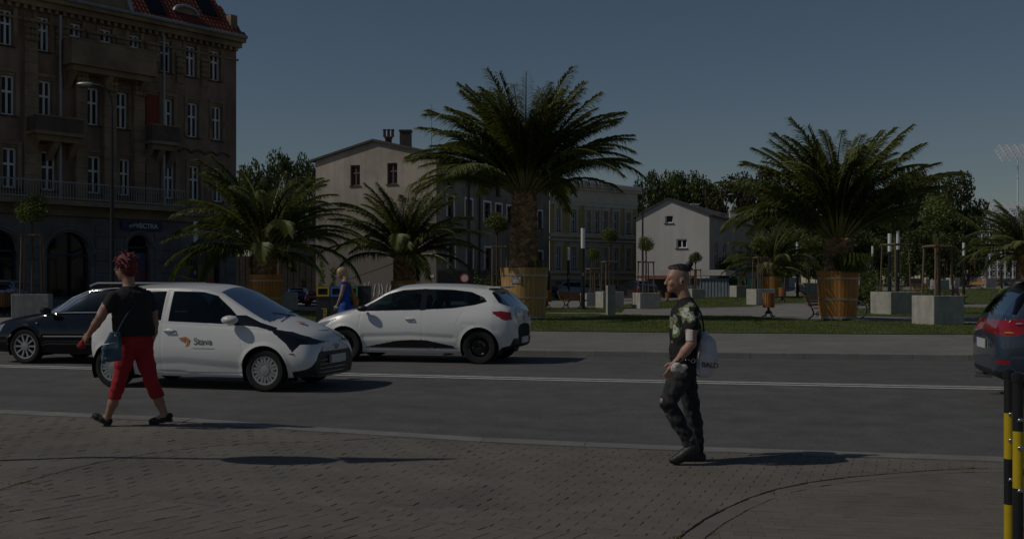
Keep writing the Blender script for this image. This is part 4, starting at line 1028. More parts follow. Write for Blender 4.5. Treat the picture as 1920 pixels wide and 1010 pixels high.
M_pyel = mat('poster_olive', (.16, .13, .02), .5); M_pdk = mat('poster_dark', (.04, .035, .04), .5)
poster(243, 281, 474, 528, 'pale blue poster with a long-haired figure and red percent print in the arched window', (M_pblue, M_pfig), '50%', M_red, -.30, .62)
poster(350, 383, 497, 536, 'olive poster with a dark head in the shop front right of the sign', (M_pyel, M_pdk), None, None, -.20)
poster(371, 403, 498, 534, 'yellow-green poster with red 50% print beside the lamp post', (M_pyel, M_pdk), '50%', M_red, -.12, .5)
# roof
pitch = math.tan(R(52)); RH = 4.6
rf = empty('roof', (0, 0, 0)); rf.parent = ten
mb = MB(); mb.quad(TW.P(WL, Vroof, .6), TW.P(.18, Vroof, .6), TW.P(-1.9, Vroof + RH, .6 - RH / pitch), TW.P(WL, Vroof + RH, .6 - RH / pitch)); mb.quad(TW.P(.18, Vroof, .6), TW.P(.18, Vroof, D_), TW.P(-1.9, Vroof + RH, D_ + 3), TW.P(-1.9, Vroof + RH, .6 - RH / pitch)); mb.obj('roof_slope', M_tile, rf)
# tile courses visible near the eaves
uA = TW.hit(235, 20)[0]; tv = MB(); tv.add([(0, 0, 0), (.21, 0, 0), (.21, .34, .0), (0, .34, .0), (0, 0, .03), (.21, 0, .03), (.105, 0, .055), (.105, .34, .03)], [(0, 1, 5, 6, 4), (4, 6, 7, 3), (6, 5, 2, 7)])
tile_me = tv.mesh('roof_tile', M_tile); sl = math.atan(pitch); n_t = 0
cs_, sn_ = math.cos(sl), math.sin(sl); ey = Vector((0, 0, sn_)) - TW.n * cs_; ez = TW.n * sn_ + Vector((0, 0, cs_))
Mx = Matrix((TW.u, ey, ez)).transposed().to_euler(); allt = []
for j in range(16):
    u = uA
    while u < .1 - j * .115 and u > -9:
        allt.append(TW.P(u, Vroof + .05, .6) + ey * (.3 * j) + ez * .01); u += .22
for i_, p in enumerate(allt[:300]): link('tile', tile_me, None, rf, p, Mx)
mb = MB(); R3 = Mx.to_matrix()
for p in allt[300:]: mb.add([p + R3 @ v.co for v in tile_me.vertices], [tuple(f.vertices) for f in tile_me.polygons])
if mb.f: o = mb.obj('tile_field', M_tile, rf); o['kind'] = 'stuff'
mb = MB(); mb.tube([TW.P(u, Vroof + .02, .66) for u in lin(WL, .2, 6)], .09, 8); mb.obj('gutter', M_zinc, rf, smooth=True)
# eyebrow dormer
du0, du1 = TW.hit(322, 22)[0], TW.hit(366, 26)[0]; dv = TW.hit(345, 28)[1]; dm = (du0 + du1) / 2; dr = (du1 - du0) / 2; do = .6 - (dv - Vroof) / pitch
mb = MB(); arc = [(dm - dr * math.cos(t_), dv + dr * .5 * math.sin(t_)) for t_ in lin(0, math.pi, 16)]
mb.prism(arc, do - 1.5, do + .15, lambda a, b, h: TW.P(a, b, h)); mb.obj('dormer', M_tens, rf, fixn=True)
mb = MB(); mb.tube([TW.P(a, b + .03, do + .17) for a, b in arc], .1, 6); mb.obj('dormer_hood', M_zinc, rf, smooth=True)
for px in (287, 395):
    u, v = TW.hit(px, 10); o_ = .6 - (v - Vroof) / pitch; mb = MB(); base = TW.P(u, v, o_)
    mb.add([base + TW.u * a + ey * b + ez * c for c in (.0, .12) for a, b in ((-.45, -.7), (.45, -.7), (.45, .7), (-.45, .7))], [(0, 1, 5, 4), (1, 2, 6, 5), (2, 3, 7, 6), (3, 0, 4, 7), (4, 5, 6, 7)]); mb.obj('skylight', M_glassd, rf)
mb = MB(); mb.box(TW.P(-.35, Vroof + .5, .1), (.4, .4, 1.3), TW.ang); mb.obj('end_pier', M_tens, ten)
# curved gable rising left of the tiles
ga = TW.hit(238, 30)[0]; gp = [(WL, Vroof)] + [(ga, Vroof), (ga - .25, Vroof + .7), (ga - .9, Vroof + 1.4), (ga - 1.5, Vroof + 2.6), (ga - 1.7, Vroof + 4)] + [(WL, Vroof + 4)]
mb = MB(); mb.prism(gp, .1, .5, lambda a, b, h: TW.P(a, b, h)); mb.obj('curved_gable', M_tens, ten, fixn=True)
mb = MB(); mb.tube([TW.P(a, b, .42) for a, b in gp[1:6]], .2, 6); mb.obj('gable_coping', M_zinc, ten, smooth=True)

# ---------------------------------------------------------------- generic gabled / flat house
def add_opening_windows(w, lst, parent, **kw):
    for o in lst: window(w, *o, parent, **kw)
def chimney(parent, p, s, h, m, pots=0):
    mb = MB(); mb.b2((p[0] - s / 2, p[1] - s / 2, p[2] - .6), (p[0] + s / 2, p[1] + s / 2, p[2] + h)); mb.b2((p[0] - s / 2 - .06, p[1] - s / 2 - .06, p[2] + h), (p[0] + s / 2 + .06, p[1] + s / 2 + .06, p[2] + h + .1))
    c = mb.obj('chimney', m, parent)
    for k in range(pots): q = MB(); x = p[0] + (k - (pots - 1) / 2) * .3; q.lathe([(.12, p[2] + h + .1), (.1, p[2] + h + .55), (.14, p[2] + h + .56), (.13, p[2] + h + .66)], 10, (x, p[1], 0)); q.obj('chimney_pot', m, c, smooth=True)
# ---------------------------------------------------------------- 2. grey gable house
h1 = onto(818, 75.0); h1u = Vector((.919, -.393, 0)); GW = Wall(h1, h1u); SW = Wall(h1, (.393, .919))
ho = empty('grey_gable_house', h1, 0, 'long grey house with a bare rendered gable end and dark side', 'building')
eH = z_of(290, 75) - h1.z; pk = z_of(265, 76.95) - h1.z; gw_ = -10.0; sL = 22.0
gwin = []
for x0, x1, y0, y1 in ((657, 675, 310, 348), (726, 745, 306, 345)):
    a, v1 = GW.hit(x0, y0); b, v0 = GW.hit(x1, y1); gwin.append((a, b, v0, v1))
f = facade(GW, gw_, 0, eH, [], base=-.3); f.f = []; f.v = []; f.m = []
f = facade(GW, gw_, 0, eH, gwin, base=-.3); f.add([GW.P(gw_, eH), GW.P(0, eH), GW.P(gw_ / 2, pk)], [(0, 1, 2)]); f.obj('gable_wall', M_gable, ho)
swin = []; lowwin = []
for x0, x1, y0, y1 in ((838, 850, 375, 416), (872, 885, 376, 414), (907, 919, 380, 420), (929, 940, 381, 416), (950, 961, 382, 414), (1008, 1016, 385, 425), (840, 852, 462, 506), (875, 886, 464, 505), (909, 921, 462, 504), (1008, 1017, 461, 498)):
    a, v1 = SW.hit(x0, y0); b, v0 = SW.hit(x1, y1); (swin if y0 < 440 else lowwin).append((a, b, v0, v1))
for L_ in (swin, lowwin):
    v0 = float(np.median([q[2] for q in L_])); v1 = float(np.median([q[3] for q in L_])); L_[:] = [(a, b, v0, v1) for a, b, _, _ in L_]
att = []
for x0, x1 in ((838, 847), (908, 916), (930, 938)): a, v1 = SW.hit(x0, 322); b, v0 = SW.hit(x1, 345); att.append((a, b, eH - 2.1, eH - 1.0))
swin = [q for q in swin if q[0] > .2]
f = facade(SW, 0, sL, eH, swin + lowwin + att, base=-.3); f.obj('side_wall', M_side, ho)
add_opening_windows(GW, gwin, ho, mf=M_wframe2, fr=.09, sill=True, curtain=False); add_opening_windows(SW, att, ho, mf=M_sill, trans=0, fr=.06)
for q in swin + lowwin:
    w_ = window(SW, *q, ho, mf=M_wframe2, fr=.1); mb = MB()
    for a, b, c, d in ((q[0] - .14, q[0], q[2], q[3] + .14), (q[1], q[1] + .14, q[2], q[3] + .14), (q[0], q[1], q[3] + .001, q[3] + .139)): ubox(mb, SW, a, b, c, d, -.01, .05)
    mb.obj('surround', M_wframe, w_)
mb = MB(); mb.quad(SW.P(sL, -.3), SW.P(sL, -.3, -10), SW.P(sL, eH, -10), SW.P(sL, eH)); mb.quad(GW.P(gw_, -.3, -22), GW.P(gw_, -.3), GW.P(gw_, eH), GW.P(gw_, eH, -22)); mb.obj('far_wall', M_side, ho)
rf = empty('roof', (0, 0, 0)); rf.parent = ho
mb = MB(); th = .16
for sgn in (0, 1):
    e = GW.P(0 if sgn else gw_, eH, .25); r_ = GW.P(gw_ / 2, pk, .25); ex = (e - r_).normalized() * .35; bk = -GW.n * (sL + .5)
    q = [e + ex, r_, r_ + bk, e + ex + bk]; up = Vector((0, 0, th)); mb.add(q + [p + up for p in q], [(0, 1, 2, 3), (4, 7, 6, 5), (0, 4, 5, 1), (1, 5, 6, 2), (2, 6, 7, 3), (3, 7, 4, 0)])
mb.obj('roof_slope', M_slate, rf, fixn=True)
mb = MB(); ubox(mb, SW, 0, sL, eH - .55, eH - .1, 0, .25); ubox(mb, SW, -.1, sL, eH - .1, eH + .02, .0, .5); mb.obj('eaves', M_tend, ho)
p_ = GW.P(gw_ * .5 - .1, pk, -2.2); chimney(rf, p_, .45, .5, M_brick, 3)
p_ = GW.P(GW.hit(748, 270)[0], eH + .9, -1.0); chimney(rf, p_, .8, 1.0, M_tend)
mb = MB(); a_ = SW.P(1.6, eH + .3, -1.2); mb.cyl(a_, a_ + Vector((0, 0, 3.6)), .022, .015, 6); mb.cyl(a_ + Vector((-.3, 0, 3.2)), a_ + Vector((.3, 0, 3.2)), .015, .015, 5); mb.cyl(a_ + Vector((-.3, 0, 2.9)), a_ + Vector((.3, 0, 2.9)), .015, .015, 5); mb.obj('aerial', M_grey, rf)
for px in (877, 897):
    u = SW.hit(px, 400)[0]; mb = MB(); mb.cyl(SW.P(u, 0, .12), SW.P(u, eH - .4, .12), .06, .06, 8); mb.obj('drainpipe', M_sill, ho, smooth=True)
mb = MB(); u0 = SW.hit(822, 520)[0]; u1 = SW.hit(868, 520)[0]; v = SW.hit(842, 522)[1]; ubox(mb, SW, .2, sL, -.2, SW.hit(900, 508)[1], 0, .06); mb.obj('plinth', M_tend, ho)
sgn_ = empty('wall_lettering', h1 + SW.P((u0 + u1) / 2, SW.hit(842, 522)[1], .09), SW.ang, 'faint grey lettering ZŁOTO on the dark plinth of the grey gable house', 'sign')
mb = MB(); mb.b2((-(u1 - u0) / 2, -.01, -.35), ((u1 - u0) / 2, .02, .35)); mb.obj('panel', M_sill, sgn_)
link('lettering', text_mesh('ZŁOTO', .6, .006), mat('faint_letter', (.11, .105, .1), .8), sgn_, (0, -.02, 0), (R(90), 0, 0))
# graffiti and a cable on the gable
gr = empty('graffiti', h1 + GW.P(GW.hit(720, 540)[0], GW.hit(720, 541)[1], .012), GW.ang, 'pale grey graffiti scrawl low on the bare gable wall', 'graffiti'); mb = MB(); rnd = random.Random(4); x = -1.6
while x < 1.6:
    pts = [Vector((x + .28 * rnd.uniform(-.2, 1), -.005, -.55 + 1.1 * t + rnd.uniform(-.15, .15))) for t in (0, .45, 1, .5, .05)]; mb.tube(chaikin([p for p in pts], 2), .035, 4); x += .34
mb.obj('scrawl', mat('graffiti_paint', (.5, .5, .5), .8), gr)
c0 = h1 + GW.P(GW.hit(655, 524)[0], GW.hit(655, 524)[1], .1); c1 = at(748, 490, 60); mb = MB(); mb.tube([c0.lerp(c1, t) for t in lin(0, 1, 6)], .03, 5); tag(mb.obj('cable', M_black), 'black cable sloping from the gable wall to the palm', 'cable')
mb = MB(); ubox(mb, GW, *GW.hit(806, 519)[:1], GW.hit(814, 519)[0], GW.hit(806, 520)[1], GW.hit(806, 515)[1], .0, .03); mb.obj('house_plate', M_pale, ho)

# ---------------------------------------------------------------- 3. yellow house
y0_ = h1 + SW.P(sL + .1, 0, 0); y0_.z = zg(y0_.x, y0_.y); YW = Wall(y0_, (.788, .616)); yL = YW.hit(1195, 400)[0]
yo = empty('yellow_house', y0_, 0, 'ochre yellow three-storey house with white window surrounds and bands', 'building'); yH = YW.hit(1190, 352)[1]
def rects(w, lst, rows):
    out = []
    for (y0, y1) in rows:
        vm = w.hit(1120, y0)[1]; vn = w.hit(1120, y1)[1]
        for x0, x1 in lst: out.append((w.hit(x0, y0)[0], w.hit(x1, y0)[0], vn, vm))
    return out
colsY = [(1042, 1050), (1071, 1080), (1099, 1107), (1115, 1123), (1131, 1139), (1151, 1159), (1174, 1182)]
ywin = rects(YW, colsY, [(399, 435), (468, 504)]); yat = rects(YW, [(a + 1, b - 1) for a, b in colsY], [(353, 367)]); ybase = rects(YW, [(a, b + 2) for a, b in colsY], [(536, 548)])
f = facade(YW, 0, yL, yH, ywin + yat, base=-.3); f.obj('wall', M_yel, yo)
for q in ywin:
    w_ = window(YW, *q, yo, fr=.07); mb = MB()
    for a, b, c, d, o_ in ((q[0] - .22, q[0] - .02, q[2] - .1, q[3] + .2, .06), (q[1] + .02, q[1] + .22, q[2] - .1, q[3] + .2, .06), (q[0] - .3, q[1] + .3, q[3] + .201, q[3] + .5, .1), (q[0] - .36, q[1] + .36, q[3] + .5, q[3] + .6, .2), (q[0] - .3, q[1] + .3, q[2] - .32, q[2] - .12, .09)): ubox(mb, YW, a, b, c, d, 0, o_)
    mb.obj('surround', M_yelw, w_)
for q in yat: window(YW, *q, yo, fr=.06, mull=False, trans=0, sill=False)
mb = MB()
vv = lambda y: YW.hit(1120, y)[1]
for y, hh, o_ in ((378, .3, .1), (443, .3, .14), (452, .18, .22), (510, .25, .1), (521, .35, .2), (412, .14, .04), (424, .14, .04)):
    if hh > .15: ubox(mb, YW, -.05, yL + .05, vv(y) - hh / 2, vv(y) + hh / 2, 0, o_)
ubox(mb, YW, 0, yL, yH - 2.0, yH - .35, 0, .03); ubox(mb, YW, -.1, yL + .3, yH - .35, yH, 0, .45); ubox(mb, YW, -.1, yL + .2, yH - .6, yH - .352, 0, .25); mb.obj('bands', M_yelw, yo)
mb = MB(); mb.quad(YW.P(yL, -.3), YW.P(yL, -.3, -12), YW.P(yL, yH, -12), YW.P(yL, yH)); mb.obj('side_wall', M_pale, yo)
mb = MB(); mb.add([YW.P(-.1, yH, .45), YW.P(yL + .3, yH, .45), YW.P(yL + .3, yH + 1.2, -7), YW.P(-.1, yH + 1.2, -7)], [(0, 1, 2, 3)]); mb.add([YW.P(yL + .3, yH, .45), YW.P(yL + .3, yH, -12), YW.P(yL + .3, yH + 1.2, -7)], [(0, 1, 2)]); mb.obj('roof', M_zinc, yo)
for q in ybase:
    mb = MB(); ubox(mb, YW, q[0] - .15, q[1] + .15, q[2] - .1, q[3] + .15, 0, .05); b_ = mb.obj('basement_window', M_yelw, yo); mb = MB(); ubox(mb, YW, q[0], q[1], q[2], q[3], .04, .056); mb.obj('pane', M_glassd, b_)
# ---------------------------------------------------------------- 4. pale gable house
h2 = onto(1330, 88.0); h2.z = .4; W2 = Wall(h2, (.919, -.393)); S2 = Wall(h2, (.393, .919)); p2 = empty('pale_gable_house', h2, 0, 'pale rendered gable house with two small windows, right of the yellow house', 'building')
gl = W2.hit(1193, 404)[0]; e2 = z_of(403, 88) - h2.z; k2 = W2.hit(1254, 374)[1]; ku = W2.hit(1254, 374)[0]
w2 = []
for x0, x1, y0, y1 in ((1247, 1262, 402, 418), (1268, 1288, 448, 465)): a, v1 = W2.hit(x0, y0); b, v0 = W2.hit(x1, y1); w2.append((a, b, v0, v1))
f = facade(W2, gl, 0, e2, w2, base=-.6, depth=.18); f.add([W2.P(gl, e2), W2.P(0, e2), W2.P(ku, k2)], [(0, 1, 2)]); f.obj('gable_wall', M_pale, p2)
window(W2, *w2[0], p2, mull=False, trans=0, fr=.09, curtain=False); window(W2, *w2[1], p2, trans=0, fr=.1, curtain=True)
s2 = []
for px in (1340, 1356, 1372, 1386, 1400): a, v1 = S2.hit(px, 437); b, v0 = S2.hit(px + 6, 468); s2.append((a, b, 2.2, 4.6))
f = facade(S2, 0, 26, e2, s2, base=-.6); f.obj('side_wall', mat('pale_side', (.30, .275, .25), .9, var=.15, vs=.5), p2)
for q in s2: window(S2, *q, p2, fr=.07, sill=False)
mb = MB(); 
for sgn in (0, 1):
    e = W2.P(0 if sgn else gl, e2, .2); r_ = W2.P(ku, k2, .2); ex = (e - r_).normalized() * .3; bk = -W2.n * 26.4; up = Vector((0, 0, .15)); q = [e + ex, r_, r_ + bk, e + ex + bk]
    mb.add(q + [p + up for p in q], [(0, 1, 2, 3), (4, 7, 6, 5), (0, 4, 5, 1), (1, 5, 6, 2), (2, 6, 7, 3), (3, 7, 4, 0)])
rf = mb.obj('roof', M_slate, p2, fixn=True)
for (u, o_, s_, hh, m_) in ((ku + 1.0, -5, .6, .3, M_pale), (ku + 2.4, -9, .7, .3, M_side), (-.5, -12, .6, 1.0, M_pale), (ku - .8, -3, .35, .4, M_side), (-.4, -19, .6, .9, M_side)):
    chimney(rf, W2.P(u, k2 - abs(u - ku) * .45, o_), s_, hh, m_)
# long low annex with red edge, blue-grey shed and green fence
an = onto(1332, 80.0); AW = Wall(an, (.95, -.31)); a0 = AW.hit(1195, 520)[0]; a1 = AW.hit(1362, 520)[0]
ann = empty('low_annex', an, 0, 'low flat shed with white roof edge and blue-grey corrugated wall', 'building'); vt = AW.hit(1290, 506)[1]
mb = MB(); ubox(mb, AW, a0, a1, vt - .42, vt, -6, .3); mb.obj('roof_slab', M_pale, ann)
mb = MB(); ubox(mb, AW, a0, a1 * .0 + AW.hit(1300, 512)[0], vt - .62, vt - .424, .0, .33); mb.obj('red_edge', mat('red_paint', (.30, .06, .045), .6), ann)
mb = MB(); ub0 = AW.hit(1288, 530)[0]; u = ub0
while u < a1: ubox(mb, AW, u, u + .12, -.3, vt - .63, -.05, .04); ubox(mb, AW, u + .12, u + .24, -.3, vt - .63, -.05, .0); u += .24
mb.obj('corrugated_wall', mat('blue_sheet', (.19, .23, .27), .6, var=.2, vs=2), ann)
mb = MB(); ubox(mb, AW, a0, ub0, -.3, vt - .63, -3.2, -3.0); mb.obj('recessed_wall', mat('annex_dark', (.07, .075, .085), .8), ann)
mb = MB(); ubox(mb, AW, AW.hit(1297, 530)[0], AW.hit(1302, 530)[0], -.3, 1.6, .04, .07); mb.obj('door', M_sill, ann)
mb = MB(); ubox(mb, AW, AW.hit(1234, 540)[0], AW.hit(1241, 540)[0], .9, 1.5, -3.0, -2.95); mb.obj('notice', mat('notice_blue', (.12, .18, .3), .5), ann)
fz = empty('green_fence', onto(1378, 84.0), R(-10), 'translucent green mesh fence beside the blue-grey shed', 'fence')
for i in range(9):
    mb = MB(); x = -2.2 + i * .75; mb.cyl((x, 0, 0), (x, 0, 1.35), .04, .04, 6); mb.obj('post', M_stake, fz)
    if i < 8: mb = MB(); mb.b2((x + .02, .02, .05), (x + .73, .035, 1.25)); mb.obj('panel', mat('green_net', (.02, .10, .075), .7, var=.3, vs=6), fz)
# ---------------------------------------------------------------- 5. dark sheds between the tenement and the grey gable
sh = onto(520, 80.0); sd = empty('dark_shed', sh, R(-8), 'dark timber shed with sloping roof between the tenement and the grey gable', 'building')
mb = MB(); mb.b2((-3.4, 0, -.3), (4.2, .2, 3.3)); 
for k in range(16): mb.b2((-3.4 + k * .47, -.03, -.2), (-3.4 + k * .47 + .42, 0, 3.2))
mb.obj('plank_wall', mat('shed_wood', (.035, .028, .024), .9, var=.4, vs=3), sd)
mb = MB(); mb.add([(-1.6, -.8, 5.4), (4.4, -.8, 3.3), (4.4, 6, 3.6), (-1.6, 6, 5.7), (-1.6, -.8, 5.55), (4.4, -.8, 3.45), (4.4, 6, 3.75), (-1.6, 6, 5.85)], [(0, 1, 2, 3), (4, 7, 6, 5), (0, 4, 5, 1), (1, 5, 6, 2), (2, 6, 7, 3), (3, 7, 4, 0)]); mb.add([(-1.6, .05, 3.3), (4.2, .05, 3.3), (-1.6, .05, 5.38)], [(0, 1, 2)]); mb.obj('roof', mat('shed_roof', (.11, .105, .105), .8, var=.3, vs=2), sd, fixn=True)
mb = MB(); mb.b2((-3.4, 3.0, -.3), (-1.6, 5, 4.4)); mb.obj('side_block', mat('shed_grey', (.2, .2, .21), .8, var=.2, vs=2), sd)
for x in (-1.0, .55):
    mb = MB(); mb.cyl((x, -1.2, -.1), (x, -1.2, 4.3 - .3 * x), .07, .07, 8); mb.obj('pole', M_stake, sd, smooth=True)
bh_ = onto(560, 112.0); b5 = empty('back_house', bh_, R(20), 'small pale house with flat roofs seen behind the shed roof', 'building')
mb = MB(); mb.b2((-4, 0, -.3), (3.6, 6, 5.4)); mb.obj('wall', M_pale, b5)
mb = MB(); mb.b2((-4.3, -.4, 5.41), (3.9, 6.4, 5.8)); mb.obj('roof', M_slate, b5)
for x in (-2.5, 0, 2.3): 
    mb = MB(); mb.b2((x - .45, -.05, 3.2), (x + .45, .0, 4.5)); w_ = mb.obj('window', M_wframe, b5); mb = MB(); mb.b2((x - .36, -.06, 3.3), (x + .36, -.051, 4.4)); mb.obj('pane', M_glassd, w_)
# ---------------------------------------------------------------- 6. glass palm house with white lattice, far right
M_lat = mat('white_lattice', (.7, .71, .74), .5); M_ghg = mat('greenhouse_glass', (.07, .085, .11), .15, var=.2, vs=.3)
gh = onto(1905, 165.0); gr_ = empty('glass_palm_house', gh, R(-14), 'glass palm house with white steel lattice roof behind the trees, right edge', 'building')
k_ = 165.0 / FPX; X0, X1 = (1832 - 1905) * k_, 14.0; ze = z_of(418, 165) - gh.z; zt = z_of(372, 165) - gh.z
mb = MB(); mb.b2((X0, 0, -.5), (X1, 12, ze)); mb.obj('glass_wall', M_ghg, gr_)
mb = MB(); nx = 18; dx = (X1 - X0) / nx; rz = 8; dz = ze / rz
for i in range(nx + 1): mb.cyl((X0 + dx * i, -.15, 0), (X0 + dx * i, -.15, ze), .09, .09, 5)
for j in range(rz + 1): mb.cyl((X0, -.15, dz * j), (X1, -.15, dz * j), .06, .06, 5)
for i in range(nx):
    for j in range(rz): mb.cyl((X0 + dx * i, -.18, dz * j), (X0 + dx * (i + 1), -.18, dz * (j + 1)), .035, .035, 4, False); mb.cyl((X0 + dx * (i + 1), -.18, dz * j), (X0 + dx * i, -.18, dz * (j + 1)), .035, .035, 4, False)
o = mb.obj('wall_lattice', M_lat, gr_); o['kind'] = 'stuff'
def lattice_roof(parent, x0, x1, z0, z1, y0, y1, nx, ny, name):
    mb = MB(); P = lambda i, j, up: Vector((x0 + (x1 - x0) * (i + (.5 if up else 0)) / nx, y0 + (y1 - y0) * (j + (.5 if up else 0)) / ny, z0 + (z1 - z0) * (j + (.5 if up else 0)) / ny + (1.0 if up else 0)))
    for i in range(nx):
        for j in range(ny):
            mb.cyl(P(i, j, 0), P(i + 1, j, 0), .045, .045, 4, False); mb.cyl(P(i, j, 0), P(i, j + 1, 0), .045, .045, 4, False); u = P(i, j, 1)
            for a, b in ((0, 0), (1, 0), (0, 1), (1, 1)): mb.cyl(u, P(i + a, j + b, 0), .04, .04, 4, False)
            if i < nx - 1: mb.cyl(u, P(i + 1, j, 1), .05, .05, 4, False)
            if j < ny - 1: mb.cyl(u, P(i, j + 1, 1), .05, .05, 4, False)
    o = mb.obj(name, M_lat, parent); o['kind'] = 'stuff'
lattice_roof(gr_, X0, X1, ze + .1, zt - .8, -.5, 9, 16, 6, 'roof_lattice')
mb = MB(); mb.quad((X0, 0, ze), (X1, 0, ze), (X1, 9, zt - 1.0), (X0, 9, zt - 1.0)); mb.obj('roof_glass', M_ghg, gr_)
zh = z_of(300, 165) - gh.z
for i, x in enumerate(((1919 - 1905) * k_, 12.0)): mb = MB(); mb.cyl((x, 4.5, zt - 3), (x, 4.5, zh + 1), .12, .12, 8); mb.obj('mast', M_lat, gr_, smooth=True)
lattice_roof(gr_, (1886 - 1905) * k_, 14, zh, zh + 2.6, 2, 8, 14, 4, 'upper_lattice')
# ================================================================== STREET FURNITURE
def bench(loc, rz, label, L=1.7):
    t = empty('park_bench', loc, rz, label, 'bench')
    for k in range(5): mb = MB(); mb.box((0, -.42 + .095 * k, .44 - .006 * k), (L, .075, .035)); mb.obj('seat_slat', M_slat, t)
    for k in range(4): mb = MB(); mb.box((0, .075 + .045 * k, .52 + .105 * k), (L, .03, .08), rot=Matrix.Rotation(R(-24), 3, 'X')); mb.obj('back_slat', M_slat, t)
    for sx in (-1, 1):
        x = sx * (L / 2 - .22); mb = MB()
        mb.tube(chaikin([Vector((x, -.46, 0)), Vector((x, -.36, .06)), Vector((x, -.22, .2)), Vector((x, -.34, .40)), Vector((x, -.44, .42))], 2), .026, 6)
        mb.tube(chaikin([Vector((x, .16, 0)), Vector((x, .06, .06)), Vector((x, -.08, .2)), Vector((x, .0, .40)), Vector((x, .12, .60)), Vector((x, .27, .93))], 2), .026, 6)
        mb.tube([(x, -.44, .415), (x, .02, .40)], .022, 6); mb.tube([(x, -.22 + .07 * math.cos(a), .2 + .07 * math.sin(a)) for a in lin(0, 6.28, 12)][:-1], .016, 5, True); mb.tube([(x, -.24, .2), (x, -.06, .2)], .02, 6)
        mb.obj('leg', M_iron, t, smooth=True)
    return t
def litter_bin(loc, label, s=1.0, group=None):
    t = empty('litter_bin', loc, 0, label, 'litter bin', group); n = 16; r = .21 * s; z0, z1 = .36 * s, .92 * s
    me = None
    for i in range(n):
        if me is None: mb = MB(); mb.b2((r - .015, -.033 * s, z0), (r + .012, .033 * s, z1)); me = mb.mesh('slat', M_slatv)
        link('slat', me, None, t, None, (0, 0, 2 * math.pi * i / n))
    mb = MB(); mb.lathe([(r - .02, z0 + .01), (r - .02, z1 - .02), (r - .05, z1 - .03), (r - .06, z0 + .03)], 20); mb.obj('liner', M_iron, t, smooth=True)
    mb = MB(); mb.cyl((0, 0, .12 * s), (0, 0, z0 + .02), .05 * s, .05 * s, 10); mb.obj('stem', M_iron, t, smooth=True)
    for k in range(4):
        a = k * math.pi / 2 + .3; c, s_ = math.cos(a), math.sin(a); mb = MB(); mb.tube(chaikin([Vector((c * .03, s_ * .03, .24 * s)), Vector((c * .12, s_ * .12, .2 * s)), Vector((c * .16, s_ * .16, .06 * s)), Vector((c * .24 * s, s_ * .24 * s, .02)), Vector((c * .27 * s, s_ * .27 * s, .06 * s))], 2), .022 * s, 6); mb.obj('foot', M_iron, t, smooth=True)
    return t
bench(gnd2(1535, 598), R(53), 'slatted bench with iron legs left of the orange barrel')
bench(gnd2(1072, 579), R(48), 'slatted bench beside the tallest-looking lamp before the yellow house')
bench(gnd2(1790, 570), R(40), 'bench on which the man in the grey shirt sits')
bench(onto(1832, 96), R(-60), 'dark bench standing alone in front of the far planters')
bench(gnd2(1190, 572), R(70), 'bench mostly hidden behind the planter left of the walking man')
bench(onto(1728, 80), R(30), 'bench seen between the stakes of the nearest planter')
for px, py, lb in ((1441, 594, 'orange slatted litter bin on curled iron feet in the middle of the plaza path'), (1467, 566, 'smaller litter bin in front of the distant barrel'), (1026, 579, 'litter bin just right of the big pale barrel'), (1236, 562, 'left one of two far litter bins left of the man\'s face'), (1252, 567, 'right one of two far litter bins left of the man\'s face'), (8, 592, 'litter bin cut off by the left picture edge')):
    litter_bin(gnd2(px, py), lb, .72 if 1230 < px < 1260 else 1.0)
litter_bin(onto(1714, 52), 'litter bin showing between the two near planters')
litter_bin(onto(1836, 100), 'litter bin beside the dark bench in front of the far planters'); litter_bin(onto(1873, 112), 'reddish litter bin behind the bicycle')
